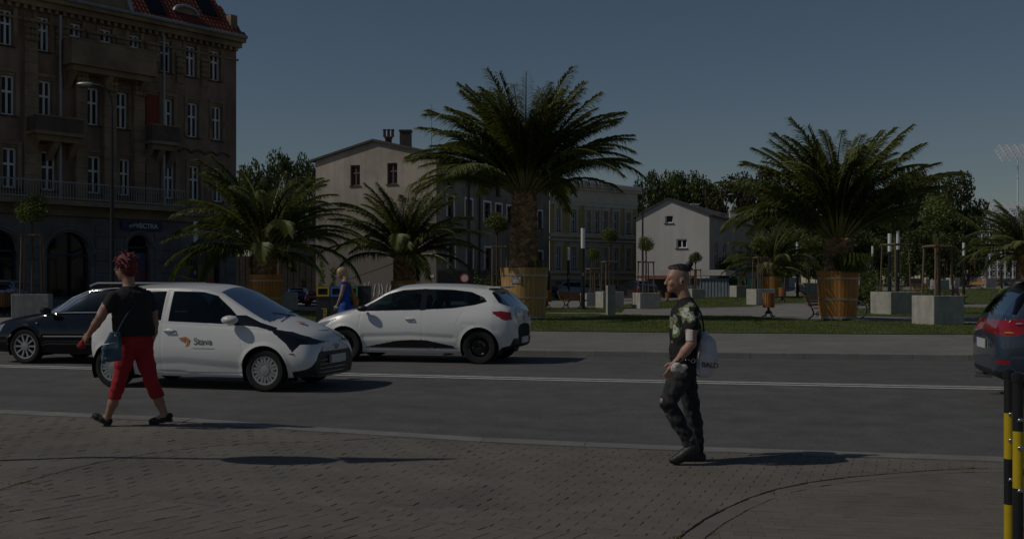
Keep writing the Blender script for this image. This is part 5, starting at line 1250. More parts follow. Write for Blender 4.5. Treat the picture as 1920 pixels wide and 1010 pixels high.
# bicycles
M_tyre = mat('tyre_rubber', (.012, .012, .012), .85, var=.2, vs=8); M_chrome = mat('chrome', (.6, .6, .6), .25, metal=.9)
def bicycle(loc, rz, label, mf, s=1.0):
    t = empty('bicycle', loc, rz, label, 'bicycle'); r = .34
    for x in (-.53, .53):
        mb = MB(); mb.tube([(x + r * math.cos(a), 0, r + r * math.sin(a)) for a in lin(0, 2 * math.pi, 28)][:-1], .02, 6, True); w = mb.obj('wheel', M_tyre, t, smooth=True)
        mb = MB(); mb.tube([(x + (r - .03) * math.cos(a), 0, r + (r - .03) * math.sin(a)) for a in lin(0, 2 * math.pi, 28)][:-1], .011, 5, True)
        for k in range(16): a = k * math.pi / 8; mb.cyl((x, 0, r), (x + (r - .03) * math.cos(a), 0, r + (r - .03) * math.sin(a)), .003, .003, 4, False)
        mb.cyl((x, -.05, r), (x, .05, r), .025, .025, 8); mb.obj('rim', M_chrome, w)
    mb = MB(); bb = (-.08, 0, .3); st = (-.2, 0, .82); hd = (.36, 0, .86); hl = (.39, 0, .72)
    for a, b in ((bb, st), (bb, hl), ((-.18, 0, .74), hd), (bb, (-.53, 0, .34)), ((-.18, 0, .74), (-.53, 0, .34)), (hd, hl)): mb.cyl(a, b, .018, .018, 7)
    mb.obj('frame', mf, t, smooth=True)
    mb = MB()
    for y in (-.05, .05): mb.tube([(.40, y, .70), (.46, y, .5), (.53, y, .34)], .013, 6)
    mb.cyl(hd, (.33, 0, 1.0), .014, .014, 6); mb.obj('fork', mf, t, smooth=True)
    mb = MB(); mb.tube(chaikin([Vector((.22, -.3, 1.0)), Vector((.36, -.14, 1.02)), Vector((.36, .14, 1.02)), Vector((.22, .3, 1.0))], 1), .014, 6); mb.obj('handlebar', M_iron, t, smooth=True)
    mb = MB(); mb.sphere((-.25, 0, .92), (.14, .07, .03), 10, 6); mb.cyl((-.2, 0, .8), (-.23, 0, .9), .013, .013, 6); mb.obj('saddle', M_iron, t, smooth=True)
    mb = MB(); mb.lathe([(.09, -.004), (.09, .004)], 18, (bb[0], -.05, bb[2]), 'Y'); mb.cyl((bb[0], -.09, bb[2]), (bb[0] + .1, -.09, bb[2] - .14), .01, .01, 5); mb.cyl((bb[0], .09, bb[2]), (bb[0] - .1, .09, bb[2] + .14), .01, .01, 5); mb.obj('crank', M_grey, t)
    return t
b_ = bicycle(onto(1583, 38.6), R(188), 'city bicycle with black pannier parked behind the orange barrel', M_grey)
mb = MB(); mb.b2((-.62, -.2, .48), (-.3, -.06, .78)); mb.obj('pannier', M_iron, b_)
b_ = bicycle(gnd2(1888, 569), R(-28 + 180), 'bicycle with yellow-green frame on the grass behind the grey car', mat('lime_paint', (.42, .5, .06), .4))
# street lamps
def street_lamp(px, Y, ytop, label, arm=0, thick=.075, arm_up=.8, head=True):
    g = onto(px, Y); t = empty('street_lamp', g, 0, label, 'street lamp'); H = z_of(ytop, Y) - g.z
    mb = MB(); pts = [Vector((0, 0, 0)), Vector((0, 0, H * .5)), Vector((0, 0, H))]
    mb.tube(pts, [thick, thick * .85, thick * .6], 10); mb.lathe([(thick * 1.8, 0), (thick * 1.8, .5), (thick, .6)], 12); mb.obj('pole', M_black, t, smooth=True)
    if arm:
        s = 1 if arm > 0 else -1; a = abs(arm); q = [Vector((0, 0, H - .02)), Vector((s * .03, 0, H + arm_up * .45)), Vector((s * a * .35, 0, H + arm_up * .95)), Vector((s * a, 0, H + arm_up))]
        mb = MB(); mb.tube(chaikin(q, 3), thick * .5, 8); mb.obj('arm', M_black, t, smooth=True)
        mb = MB(); mb.sphere((s * (a + .22), 0, H + arm_up + .02), (.34, .14, .085), 14, 8); mb.obj('lamp_head', M_hoop, t, smooth=True)
    return t
street_lamp(210, 40.0, 205, 'tall curved street lamp with pale head in front of the tenement', -.78, .085, .92)
street_lamp(877, 68.0, 312, 'thin dark pole in front of the side of the grey gable house', 0, .07)
street_lamp(1205, 68.0, 348, 'tall thin pole rising at the corner of the yellow house', 0, .075)
street_lamp(1389, 115.0, 380, 'distant street lamp above the roof right of the pale gable house', -.8, .09, .9)
# no entry sign
g = onto(871, 66.0); t = empty('road_sign', g, 0, 'round white sign with red rim beside the grey gable house', 'sign'); zc = z_of(521, 66) - g.z
mb = MB(); mb.cyl((0, 0, 0), (0, 0, zc + .3), .03, .03, 8); mb.obj('post', M_grey, t, smooth=True)
mb = MB(); mb.lathe([(.22, -.05), (.3, -.05), (.3, -.03), (.22, -.03), (.22, -.05)], 28, (0, 0, zc), 'Y', False); mb.obj('rim', mat('sign_red', (.5, .03, .03), .4), t)
mb = MB(); mb.lathe([(.0001, -.045), (.222, -.045), (.222, -.032), (.0001, -.032)], 28, (0, 0, zc), 'Y'); mb.obj('face', mat('sign_white', (.75, .75, .75), .4), t)
# small far sign and a far board
g = onto(1626, 90.0); t = empty('road_sign', g, 0, 'small grey round sign right of the orange barrel', 'sign'); mb = MB(); mb.cyl((0, 0, 0), (0, 0, 2.4), .04, .04, 8); mb.obj('post', M_grey, t); mb = MB(); mb.lathe([(.0001, -.06), (.3, -.06), (.3, -.04), (.0001, -.04)], 24, (0, 0, 2.2), 'Y'); mb.obj('face', M_hoop, t)
# recycling bins
M_bing = mat('bin_anthracite', (.03, .032, .036), .5, var=.15, vs=3); cols = [('yellow', (.55, .36, .02)), ('blue', (.03, .19, .45)), ('green', (.05, .27, .08))]
for k, (cn, cc) in enumerate(cols):
    Yb = 30.0 - .02 * k; g = onto(605.5 + 26.5 * k, Yb); w = .385; H = z_of(536.5, Yb) - g.z; m_ = mat('panel_' + cn, cc, .45)
    t = empty('recycling_bin', g, R(3), 'dark recycling bin with %s opening panel' % cn + (' and vertical word metal' if k == 0 else ' behind the woman in blue' if k == 1 else ', right of the woman in blue'), 'recycling bin')
    mb = MB(); mb.b2((-w / 2, 0, .03), (w / 2, .5, H)); mb.obj('body', M_bing, t)
    ph = .275; pz = H - ph - .012; mb = MB(); f_ = .052
    for a, b, c, d in ((-w / 2 + .01, w / 2 - .01, pz, pz + f_), (-w / 2 + .01, w / 2 - .01, pz + ph - f_, pz + ph), (-w / 2 + .01, -w / 2 + .01 + f_, pz + f_, pz + ph - f_), (w / 2 - .01 - f_, w / 2 - .01, pz + f_, pz + ph - f_)): mb.b2((a, -.022, c), (b, -.002, d))
    mb.obj('opening_panel', m_, t); mb = MB(); mb.b2((-w / 2 + .06, -.008, pz + f_), (w / 2 - .06, -.003, pz + ph - f_)); mb.obj('opening', M_dark, t)
    if k == 0: link('lettering', text_mesh('metal', .21, .003, .004), mat('letter_yellow', (.5, .4, .03), .5), t, (w * .12, -.012, H * .30), (R(90), R(-90), 0))
    mb = MB(); mb.cyl((-w / 2 + .05, -.015, .2), (-w / 2 + .05, 0, .2), .015, .015, 8); mb.obj('lock', M_hoop, t)
g = onto(681, 30.2); mb = MB(); mb.b2((-.16, 0, 0), (.16, .5, z_of(537, 30.2) - g.z)); mb.b2((-.165, -.01, z_of(537, 30.2) - g.z), (.165, .51, z_of(537, 30.2) - g.z + .02)); tag(mb.obj('recycling_bin', M_bing, loc=g), 'plain dark recycling bin at the right end of the row', 'recycling bin')
# small planter and low vehicles come later; black/yellow barrier posts at the right edge
M_by = mat('barrier_yellow', (.52, .37, .008), .4, coat=.3, var=.1, vs=6); M_bb = mat('barrier_black', (.012, .013, .016), .35, coat=.3, var=.15, vs=6)
def barrier(px, Y, ptop, bands, label, dirx, diry):
    X = (px - CX) / FPX * Y; zb = zpav(X, Y); t = empty('barrier', (X, Y, zb), 0, label, 'barrier'); H = z_of(ptop, Y) - zb; r = .030
    d = Vector((dirx, diry, 0)).normalized()
    for j, off in enumerate((0, 1.5)):
        o = d * off; z = H; col = 0; rest = list(bands) + [z]
        for b in bands + [0]:
            if z <= 0.001: break
            z1 = max(0, z - b) if b else 0
            mb = MB(); mb.cyl(o + Vector((0, 0, z1)), o + Vector((0, 0, z)), r, r, 16); mb.obj('post_band', M_by if col else M_bb, t, smooth=True); z = z1; col ^= 1
        mb = MB(); mb.lathe([(r + .006, H - .045), (r + .008, H), (r * .6, H + .012), (.0001, H + .013)], 16, o); mb.obj('cap', M_bb, t, smooth=True)
    for zz in (H - .06, H * .5, H * .12):
        k = 0; a = 0.03
        while a < 1.45:
            b = min(a + .28, 1.47); mb = MB(); mb.cyl(d * a + Vector((0, 0, zz)), d * b + Vector((0, 0, zz)), .021, .021, 12); mb.obj('rail_band', M_bb if k else M_by, t, smooth=True); a = b; k ^= 1
    for zz in (H - .26, H - .42, H * .5 - .1):
        mb = MB(); mb.sphere((0, -r, zz), (.016, .012, .008), 8, 6); mb.cyl((-.018, -r, zz - .008), (.02, -r, zz - .008), .005, .005, 6); mb.obj('bolt', M_chrome, t, smooth=True)
    return t
barrier(1892, 6.55, 694, [.26, .28, .28], 'black and yellow tubular barrier, left one at the right edge', .8, .6)
barrier(1909, 6.2, 701, [.33, .33, .3], 'black and yellow tubular barrier, right one cut by the picture edge', .95, -.2)
# traffic sign left of the picture: only its shadow crosses the near pavement
t = empty('traffic_sign', (-4.78, 8.42, zpav(-4.78, 8.42)), 0, 'traffic sign post left of the picture whose shadow crosses the pavement', 'sign')
mb = MB(); mb.cyl((0, 0, 0), (0, 0, 4.1), .03, .03, 10); mb.obj('post', M_grey, t, smooth=True)
dd = R(8)
mb = MB(); mb.prism([(.45 * math.cos(a), 2.72 + .45 * math.sin(a)) for a in lin(0, 2 * math.pi, 28)[:-1]], -.05, -.03, lambda a, b, h: (a * math.sin(dd) * -1, h - a * math.cos(dd) * -.4, b)); mb.obj('round_plate', M_hoop, t, fixn=True)
mb = MB(); mb.prism([(-.42, 3.2), (.42, 3.2), (.0, 4.05)], -.05, -.03, lambda a, b, h: (a * math.sin(dd) * -1, h - a * math.cos(dd) * -.3, b)); mb.obj('triangle_plate', M_hoop, t, fixn=True)
# ================================================================== CARS
def pchip(xs, ys, x):
    xs = np.array(xs, float); ys = np.array(ys, float); h = np.diff(xs); d = np.diff(ys) / h; m = np.zeros(len(xs))
    for i in range(1, len(xs) - 1):
        if d[i - 1] * d[i] > 0: w1 = 2 * h[i] + h[i - 1]; w2 = h[i] + 2 * h[i - 1]; m[i] = (w1 + w2) / (w1 / d[i - 1] + w2 / d[i])
    m[0], m[-1] = d[0], d[-1]; i = np.clip(np.searchsorted(xs, x) - 1, 0, len(xs) - 2); t = (x - xs[i]) / h[i]
    return (1 + 2 * t) * (1 - t) ** 2 * ys[i] + t * (1 - t) ** 2 * h[i] * m[i] + t * t * (3 - 2 * t) * ys[i + 1] + t * t * (t - 1) * h[i] * m[i + 1]
def car_grid(S, nx, nt):
    """S: rows of (x, zbot, zbelt, zedge, ztop, wsill, wmax, wbelt, wedge); returns points[nx, nsec, 3] for y >= 0 and the segment ids"""
    S = np.array(S, float); S = S[np.argsort(S[:, 0])]; xs = S[:, 0]
    u = np.linspace(0, 1, nx); u = (1 - np.cos(u * math.pi)) / 2 * .55 + u * .45; x = xs[0] + (xs[-1] - xs[0]) * u
    zb, zl, ze, zt, ws, wm, wl, we = [pchip(xs, S[:, k], x) for k in range(1, 9)]
    n1, n2, n3 = nt; P = []; seg = []
    for t in np.linspace(0, 1, 4)[:-1]: P.append((ws * .96 * t, zb)); seg.append(0)
    for t in np.linspace(0, 1, n1 + 1)[:-1]:
        zm = zb + (zl - zb) * .52
        y = np.where(t < .5, ws * .96 + (wm - ws * .96) * np.sin(np.minimum(t / .5, 1) * math.pi / 2) ** .8, wm + (wl - wm) * (np.maximum(t - .5, 0) / .5) ** 1.9)
        P.append((y, zb + (zl - zb) * t)); seg.append(1)
    for t in np.linspace(0, 1, n2 + 1)[:-1]:
        P.append((wl + (we - wl) * (t + .28 * (t * t - t) * np.clip((ze - zl) / .3, 0, 1)), zl + (ze - zl) * t)); seg.append(2)
    for t in np.linspace(0, 1, n3 + 1):
        P.append((we * (1 - t), ze + (zt - ze) * np.sin(t * math.pi / 2) ** .9)); seg.append(3)
    A = np.stack([np.stack([x, np.broadcast_to(p[0], x.shape), np.broadcast_to(p[1], x.shape)], -1) for p in P], 1)
    return A, np.array(seg)
def pip(px, py, poly):
    r = np.zeros(px.shape, bool); n = len(poly)
    for i in range(n):
        x0, y0 = poly[i]; x1, y1 = poly[(i + 1) % n]
        if y0 == y1: continue
        r ^= ((y0 > py) != (y1 > py)) & (px < (x1 - x0) * (py - y0) / (y1 - y0) + x0)
    return r
def car_body(S, rules, wheels, parent, paint, nx=230, nt=(46, 34, 40), gaps=(), arch_r=.34, names=None, bulge=()):
    """rules: (part, material, kind, polygon, cond); kind 'side' (x,z) | 'front' (y,z) | 'rear' | 'top' (x,y)"""
    A, seg = car_grid(S, nx, nt); nxx, ns, _ = A.shape; ymax = A[:, :, 1].max()
    low = (seg == 1)
    # fold lines: displace inwards along panel gaps
    for poly, wd, dep in gaps:
        px, pz = A[:, :, 0], A[:, :, 2]; dmin = np.full(px.shape, 9.)
        for (x0, z0), (x1, z1) in zip(poly[:-1], poly[1:]):
            dx, dz = x1 - x0, z1 - z0; L2 = dx * dx + dz * dz; t = np.clip(((px - x0) * dx + (pz - z0) * dz) / L2, 0, 1); dmin = np.minimum(dmin, np.hypot(px - x0 - dx * t, pz - z0 - dz * t))
        k = np.clip(1 - dmin / wd, 0, 1); k[:, (seg == 0) | (seg == 3)] = 0; A[:, :, 1] -= dep * k
    for cx, cz, rx, rz_, amp in bulge:
        k = np.exp(-((A[:, :, 0] - cx) / rx) ** 2 - ((A[:, :, 2] - cz) / rz_) ** 2); k[:, seg == 3] *= 0; A[:, :, 1] += amp * k
    for wx, wz in wheels:                                     # snap onto the arch circle, flare the lip
        d = np.hypot(A[:, :, 0] - wx, A[:, :, 2] - wz); sel = (np.abs(d - arch_r) < .016) & low[None, :]
        f = np.where(sel, arch_r / np.maximum(d, 1e-6), 1); A[:, :, 0] = wx + (A[:, :, 0] - wx) * f; A[:, :, 2] = wz + (A[:, :, 2] - wz) * f
        lip = np.exp(-((d - arch_r) / .035) ** 2) * low[None, :]; A[:, :, 1] += .014 * lip
    for name, m, kind, poly, cond in rules:                   # snap grid points onto the outlines so that part edges are clean
        if kind != 'side': continue
        px, pz = A[:, :, 0], A[:, :, 2]; best = np.full(px.shape, 9.); bx_ = px.copy(); bz_ = pz.copy()
        for (x0, z0), (x1, z1) in zip(poly, poly[1:] + poly[:1]):
            dx, dz = x1 - x0, z1 - z0; L2 = dx * dx + dz * dz + 1e-12; tt = np.clip(((px - x0) * dx + (pz - z0) * dz) / L2, 0, 1); qx, qz = x0 + dx * tt, z0 + dz * tt; d = np.hypot(px - qx, pz - qz); u = d < best; best = np.where(u, d, best); bx_ = np.where(u, qx, bx_); bz_ = np.where(u, qz, bz_)
        sel = (best < .0075 * 230 / nx) & ((seg == 1) | (seg == 2))[None, :]; sel[:2] = False; sel[-2:] = False; A[:, :, 0] = np.where(sel, bx_, px); A[:, :, 2] = np.where(sel, bz_, pz)
    full = np.concatenate([A, (A * np.array([1, -1, 1]))], 1); V = full.reshape(-1, 3)
    ii, jj = np.meshgrid(np.arange(nxx - 1), np.arange(ns - 1), indexing='ij'); ii = ii.ravel(); jj = jj.ravel(); sg = seg[jj]
    W = 2 * ns; q0 = np.stack([ii * W + jj, (ii + 1) * W + jj, (ii + 1) * W + jj + 1, ii * W + jj + 1], 1)
    q1 = q0[:, ::-1] + ns; Q = np.concatenate([q0, q1]); SG = np.concatenate([sg, sg]); C = V[Q].mean(1)
    keep = np.ones(len(Q), bool)
    for wx, wz in wheels: keep &= ~((np.hypot(C[:, 0] - wx, C[:, 2] - wz) < arch_r - .001) & ((SG == 1) | ((SG == 0) & (np.abs(C[:, 1]) > ymax - .4))))
    lab = np.zeros(len(Q), int); parts = [('body', paint)]
    for name, m, kind, poly, cond in rules:
        a, b = {'side': (C[:, 0], C[:, 2]), 'front': (np.abs(C[:, 1]), C[:, 2]), 'rear': (np.abs(C[:, 1]), C[:, 2]), 'top': (C[:, 0], np.abs(C[:, 1]))}[kind]
        s = pip(a, b, poly)
        if cond: s &= cond(C, SG)
        if isinstance(m, tuple) and m[0] == 'split':          # one object per side
            for sd in (1, -1): parts.append((name, m[1])); lab[s & (np.sign(C[:, 1]) == sd)] = len(parts) - 1
        else: parts.append((name, m)); lab[s] = len(parts) - 1
    objs = {}
    for k, (name, m) in enumerate(parts):
        s = keep & (lab == k)
        if not s.any(): continue
        f = Q[s]; u, inv = np.unique(f, return_inverse=True); me = bpy.data.meshes.new(name); fl = inv.reshape(-1, 4).tolist(); vl = V[u].tolist()
        if k == 0:
            for e in (0, nxx - 1):                            # close the blunt ends
                pass
        me.from_pydata(vl, [], fl); me.materials.append(m); bm = bmesh.new(); bm.from_mesh(me); bmesh.ops.remove_doubles(bm, verts=bm.verts, dist=.0004)
        if k == 0:
            be = [e for e in bm.edges if e.is_boundary and (all(abs(v.co.x - V[0, 0]) < 1e-4 for v in e.verts) or all(abs(v.co.x - V[-1, 0]) < 1e-4 for v in e.verts))]
            try: bmesh.ops.holes_fill(bm, edges=be, sides=0)
            except Exception: pass
        bmesh.ops.recalc_face_normals(bm, faces=bm.faces) if k == 0 else None
        bm.to_mesh(me); bm.free(); me.polygons.foreach_set('use_smooth', [True] * len(me.polygons)); me.set_sharp_from_angle(angle=R(50))
        o = link(name, me, None, parent); objs.setdefault(name, []).append(o)
    for wx, wz in wheels:                                      # wheel wells
        for s in (-1, 1):
            mb = MB(); n = 22; ring = [(wx + arch_r * math.cos(a), wz + arch_r * math.sin(a)) for a in lin(R(-28), R(208), n)]; y0, y1 = s * (ymax - .42), s * (ymax - .035)
            vs_ = [(x, y0, z) for x, z in ring] + [(x, y1, z) for x, z in ring]; fs = [(i, i + 1, n + 2 + i, n + 1 + i) for i in range(n)]; fs.append(tuple(range(n + 1))); mb.add(vs_, fs); mb.obj('wheel_well', M_iron, parent)
    return objs
M_ctyre = M_tyre
def wheel(parent, x, y, z, r, w, style, mrim, rimr=None):
    t = empty('wheel', (x, y, z)); t.parent = parent; s = 1 if y > 0 else -1; rr = rimr or r * .68
    mb = MB(); prof = [(rr, -w / 2 + .01), (rr + .02, -w / 2), (r - .02, -w / 2 + .004), (r, -w / 2 + .03), (r, w / 2 - .03), (r - .02, w / 2 - .004), (rr + .02, w / 2), (rr, w / 2 - .01)]
    mb.lathe(prof + [prof[0]], 44, (0, 0, 0), 'Y', False); mb.obj('tyre', M_ctyre, t, smooth=True, fixn=True)
    mb = MB(); yo = s * (w / 2 - .012); 
    mb.lathe([(rr + .004, yo), (rr - .022, yo - s * .004), (rr - .03, yo - s * .05), (rr - .035, -s * w * .3)], 40, (0, 0, 0), 'Y', False)
    if style == 'steel':
        mb.lathe([(rr - .03, yo - s * .045), (rr * .72, yo - s * .02), (rr * .55, yo - s * .045), (.07, yo - s * .04), (.062, yo - s * .01), (.0001, yo - s * .008)], 36, (0, 0, 0), 'Y', False)
        k = 12
        for i in range(k): a = 2 * math.pi * i / k; q = rr * .80; mb.sphere((q * math.cos(a), yo - s * .028, q * math.sin(a)), (.012, .012, .012), 6, 4)
    else:
        n, sw, tw = {'multi': (9, .034, 2), 'ten': (10, .032, 1), 'five': (5, .07, 1)}[style]
        for i in range(n):
            for b in range(tw):
                a0 = 2 * math.pi * (i + .0) / n; a1 = a0 + (.0 if tw == 1 else (b - .5) * .42); hw = sw / 2
                p0 = Vector((.05 * math.cos(a0), 0, .05 * math.sin(a0))); p1 = Vector(((rr - .015) * math.cos(a1), 0, (rr - .015) * math.sin(a1))); d = (p1 - p0).normalized(); nn = Vector((-d.z, 0, d.x)) * hw
                q = [p0 - nn, p0 + nn, p1 + nn * 1.1, p1 - nn * 1.1]
                vs_ = [v + Vector((0, yo - s * .008, 0)) for v in q] + [v + Vector((0, yo - s * .04, 0)) for v in q]; mb.add(vs_, [(0, 1, 2, 3), (4, 7, 6, 5), (0, 4, 5, 1), (1, 5, 6, 2), (2, 6, 7, 3), (3, 7, 4, 0)])
        mb.lathe([(.075, yo - s * .03), (.068, yo), (.0001, yo + s * .004)], 20, (0, 0, 0), 'Y', False)
    mb.obj('rim', mrim, t, smooth=True, fixn=True)
    mb = MB(); mb.lathe([(rr - .03, -s * w * .1), (.0001, -s * w * .1)], 30, (0, 0, 0), 'Y', False); mb.obj('brake_disc', M_iron, t)
    return t
def seat(parent, x, y, m, s=1):
    mb = MB(); mb.sphere((x, y, .48), (.28, .25, .12), 14, 8); mb.sphere((x - .27, y, .78), (.11, .24, .36), 14, 10); mb.sphere((x - .36, y, 1.14), (.05, .13, .10), 12, 8); mb.obj('seat', m, parent, smooth=True)
M_seat = mat('seat_fabric', (.035, .036, .04), .9, var=.2, vs=9)
M_cglass = glass_mat('car_glass', (.30, .42, .44), .01, .10, (.02, .03, .035))
M_cglassd = glass_mat('car_glass_dark', (.08, .1, .11), .01, .5, (.006, .007, .008))
M_wpaint = mat('white_car_paint', (.72, .72, .71), .3, coat=.7, var=.02, vs=.8)
M_npaint = mat('navy_car_paint', (.003, .004, .010), .06, coat=.0, spec=.55, var=.05, vs=.8)
M_gpaint = mat('slate_car_paint', (.04, .062, .10), .3, metal=.35, coat=1.0, var=.05, vs=.8)
M_blkpl = mat('black_plastic', (.012, .012, .013), .5, var=.2, vs=6)
M_gloss = mat('gloss_black', (.006, .006, .007), .12, coat=.6)
M_silver = mat('alloy_silver', (.42, .42, .43), .35, metal=.75, var=.1)
M_redl = mat('tail_light_red', (.30, .008, .012), .12, coat=.8)
M_amber = mat('indicator_amber', (.6, .28, .02), .2, coat=.5)
M_clearl = mat('headlight_clear', (.35, .37, .4), .1, metal=.4, coat=1)
M_plate = mat('number_plate', (.6, .6, .58), .4); M_platem = mat('number_marks', (.05, .05, .05), .5); M_plateb = mat('plate_blue', (.02, .06, .3), .4)
M_orange = mat('logo_orange', (.6, .22, .09), .45); M_gtxt = mat('logo_grey', (.17, .175, .18), .5)
def number_plate(parent, x, z, face, tilt=0):
    t = empty('number_plate', (x, 0, z)); t.parent = parent; mb = MB(); mb.b2((-.006, -.26, -.057), (.006, .26, .057)); mb.obj('plate', M_plate, t)
    mb = MB(); mb.b2((.0065 * face, -.26, -.055), (.008 * face, -.22, .055)) if face > 0 else mb.b2((-.008, .22, -.055), (-.0065, .26, .055)); mb.obj('blue_strip', M_plateb, t)
    t.rotation_euler = (0, tilt, 0)
def mirror(parent, x, y, z, m, s=1.0):
    mb = MB(); mb.sphere((x, y, z), (.115 * s, .085 * s, .06 * s), 14, 10); mb.obj('mirror', m, parent, smooth=True)
    mb = MB(); mb.cyl((x, y * .86, z - .04), (x + .02, y * .93, z - .02), .025, .03, 8); mb.obj('mirror_foot', M_blkpl, parent)
def interior(t, xs=( .25,), dash=.75, w=.34, sw=None):
    for x in xs:
        for y in (-w, w): seat(t, x, y, M_seat)
    mb = MB(); mb.sphere((dash, 0, .72), (.22, .62, .16), 16, 8); mb.obj('dashboard', M_blkpl, t, smooth=True)
    if sw is not None: mb = MB(); mb.tube([(dash - .3 + .05 * math.sin(a), sw + .17 * math.cos(a), .84 + .17 * math.sin(a)) for a in lin(0, 6.283, 20)][:-1], .014, 6, True); mb.obj('steering_wheel', M_blkpl, t, smooth=True)
    mb = MB(); mb.b2((-1.3, -.6, .2), (dash + .2, .6, .26)); mb.obj('cabin_floor', M_blkpl, t)
side = lambda C, SG: (SG == 2) | (SG == 1)
gh_only = lambda C, SG: SG == 2
top_only = lambda C, SG: SG == 3
def handle(t, x, y, z, m=None):
    s = 1 if y > 0 else -1; mb = MB(); mb.tube([(x - .09, y - s * .01, z), (x - .07, y + s * .025, z + .003), (x + .07, y + s * .025, z + .003), (x + .09, y - s * .01, z)], .011, 6); mb.sphere((x, y, z + .005), (.075, .008, .028), 12, 6); mb.obj('door_handle', m or M_wpaint, t, smooth=True)

# ---------------------------------------------------------------- lettered white city car heading right
def aygo(loc, rz):
    t = empty('small_white_car', loc, rz, 'small white car with black front cross and orange company logo, nearest on the road', 'car')
    #      x      zbot zbelt zedge ztop  wsill wmax wbelt wedge
    S = [(-1.625, .42, .62, .70, .74, .30, .38, .38, .30), (-1.61, .34, .72, .84, .90, .48, .56, .55, .46), (-1.57, .27, .88, 1.04, 1.09, .60, .69, .66, .53), (-1.48, .24, .97, 1.20, 1.25, .68, .765, .715, .55), (-1.30, .22, .985, 1.33, 1.385, .72, .80, .735, .56),
         (-.9, .19, .945, 1.375, 1.445, .74, .808, .75, .57), (-.3, .18, .905, 1.385, 1.46, .745, .808, .755, .575), (.15, .18, .885, 1.36, 1.44, .745, .808, .757, .572), (.42, .18, .87, 1.29, 1.385, .745, .808, .755, .575), (.7, .18, .86, 1.14, 1.255, .745, .808, .75, .61),
         (.98, .18, .86, .985, 1.11, .745, .808, .745, .64), (1.2, .18, .835, .885, .995, .742, .808, .74, .655), (1.38, .185, .80, .83, .935, .735, .805, .72, .64), (1.56, .19, .745, .775, .865, .72, .79, .69, .60), (1.70, .19, .68, .71, .80, .69, .755, .645, .56), (1.78, .195, .62, .65, .735, .655, .71, .60, .50), (1.825, .20, .57, .60, .67, .61, .655, .555, .45), (1.842, .21, .53, .555, .615, .57, .61, .515, .40), (1.85, .22, .50, .52, .57, .54, .575, .48, .36), (1.856, .27, .44, .455, .49, .30, .33, .28, .2), (1.858, .32, .40, .41, .43, .1, .11, .1, .07)]
    fr = lambda C, SG: (C[:, 0] > 1.25)
    rules = [
      ('side_window', ('split', M_cglass), 'side', [(.58, .90), (.70, 1.025), (.60, 1.11), (.36, 1.285), (.14, 1.335), (-.30, 1.345), (-.30, .93)], gh_only),
      ('rear_window', ('split', M_cglass), 'side', [(-.42, .94), (-.42, 1.345), (-.85, 1.33), (-1.12, 1.28), (-1.26, 1.15), (-1.22, 1.0)], gh_only),
      ('windscreen', M_cglass, 'top', [(.36, 0), (.36, .50), (.5, .535), (1.05, .60), (1.16, .58), (1.22, 0)], lambda C, SG: (SG == 3)),
      ('rear_glass', M_cglassd, 'rear', [(0, .98), (.50, .98), (.46, 1.27), (0, 1.30)], lambda C, SG: (C[:, 0] < -1.3) & (SG == 3)),
      ('pillar_swoosh', ('split', M_gloss), 'side', [(.60, .885), (.70, 1.02), (.84, 1.02), (1.06, .925), (1.30, .855), (1.30, .80), (1.05, .865), (.80, .885)], lambda C, SG: SG >= 1),
      ('headlight', ('split', M_gloss), 'side', [(1.24, .845), (1.50, .80), (1.70, .73), (1.83, .655), (1.80, .63), (1.66, .635), (1.58, .53), (1.48, .645), (1.28, .79)], lambda C, SG: SG >= 1),
      ('lower_grille', M_blkpl, 'front', [(0, .15), (.86, .15), (.76, .26), (.60, .42), (.46, .55), (.0, .55)], lambda C, SG: (C[:, 0] > 1.56)),
      ('sill_trim', ('split', M_wpaint), 'side', [(-.80, .18), (.82, .18), (.82, .25), (-.80, .25)], lambda C, SG: SG == 1),
      ('tail_light', ('split', M_redl), 'side', [(-1.62, .75), (-1.44, .78), (-1.42, 1.05), (-1.60, 1.0)], lambda C, SG: SG >= 1),
    ]
    gaps = [([(-.38, .24), (-.38, .93), (-.36, 1.34)], .010, .008), ([(.84, .24), (.86, .55), (.78, .88)], .010, .007), ([(-.38, .24), (.84, .24)], .012, .008), ([(-.8, .33), (-.1, .36), (.8, .30)], .09, .012), ([(-1.05, .93), (.6, .86), (1.3, .80)], .02, .004)]
    ob = car_body(S, rules, [(-1.17, .285), (1.17, .285)], t, M_wpaint, gaps=gaps, arch_r=.335)
    for x in (-1.17, 1.17):
        for y in (-.70, .70): wheel(t, x, y, .285, .285, .17, 'multi', M_silver, .195)
    interior(t, (.15, -.75), .72, .33, .33)
    for s in (-1, 1):
        mirror(t, .70, s * .86, .96, M_wpaint, 1.05); handle(t, -.26, s * .792, .80)
        mb = MB(); mb.tube([(1.40, s * .672, .768), (1.58, s * .60, .722), (1.68, s * .545, .675)], .010, 6); mb.tube([(1.68, s * .545, .675), (1.60, s * .60, .63), (1.50, s * .675, .60)], .008, 6); mb.obj('daytime_light', M_clearl, t, smooth=True)
        mb = MB(); mb.sphere((1.56, s * .605, .69), (.05, .04, .035), 10, 8); mb.obj('headlamp_lens', M_clearl, t, smooth=True)
    mb = MB(); mb.tube([(1.70 - .22 * (y / .5) ** 2, y, .802 + .03 * (y / .5) ** 2 * .3) for y in lin(-.5, .5, 16)], .005, 4); mb.obj('bonnet_line', M_gtxt, t)
    # X-shaped black cross: slim wings from the grille up to the headlights
    number_plate(t, 1.888, .42, 1, 0)
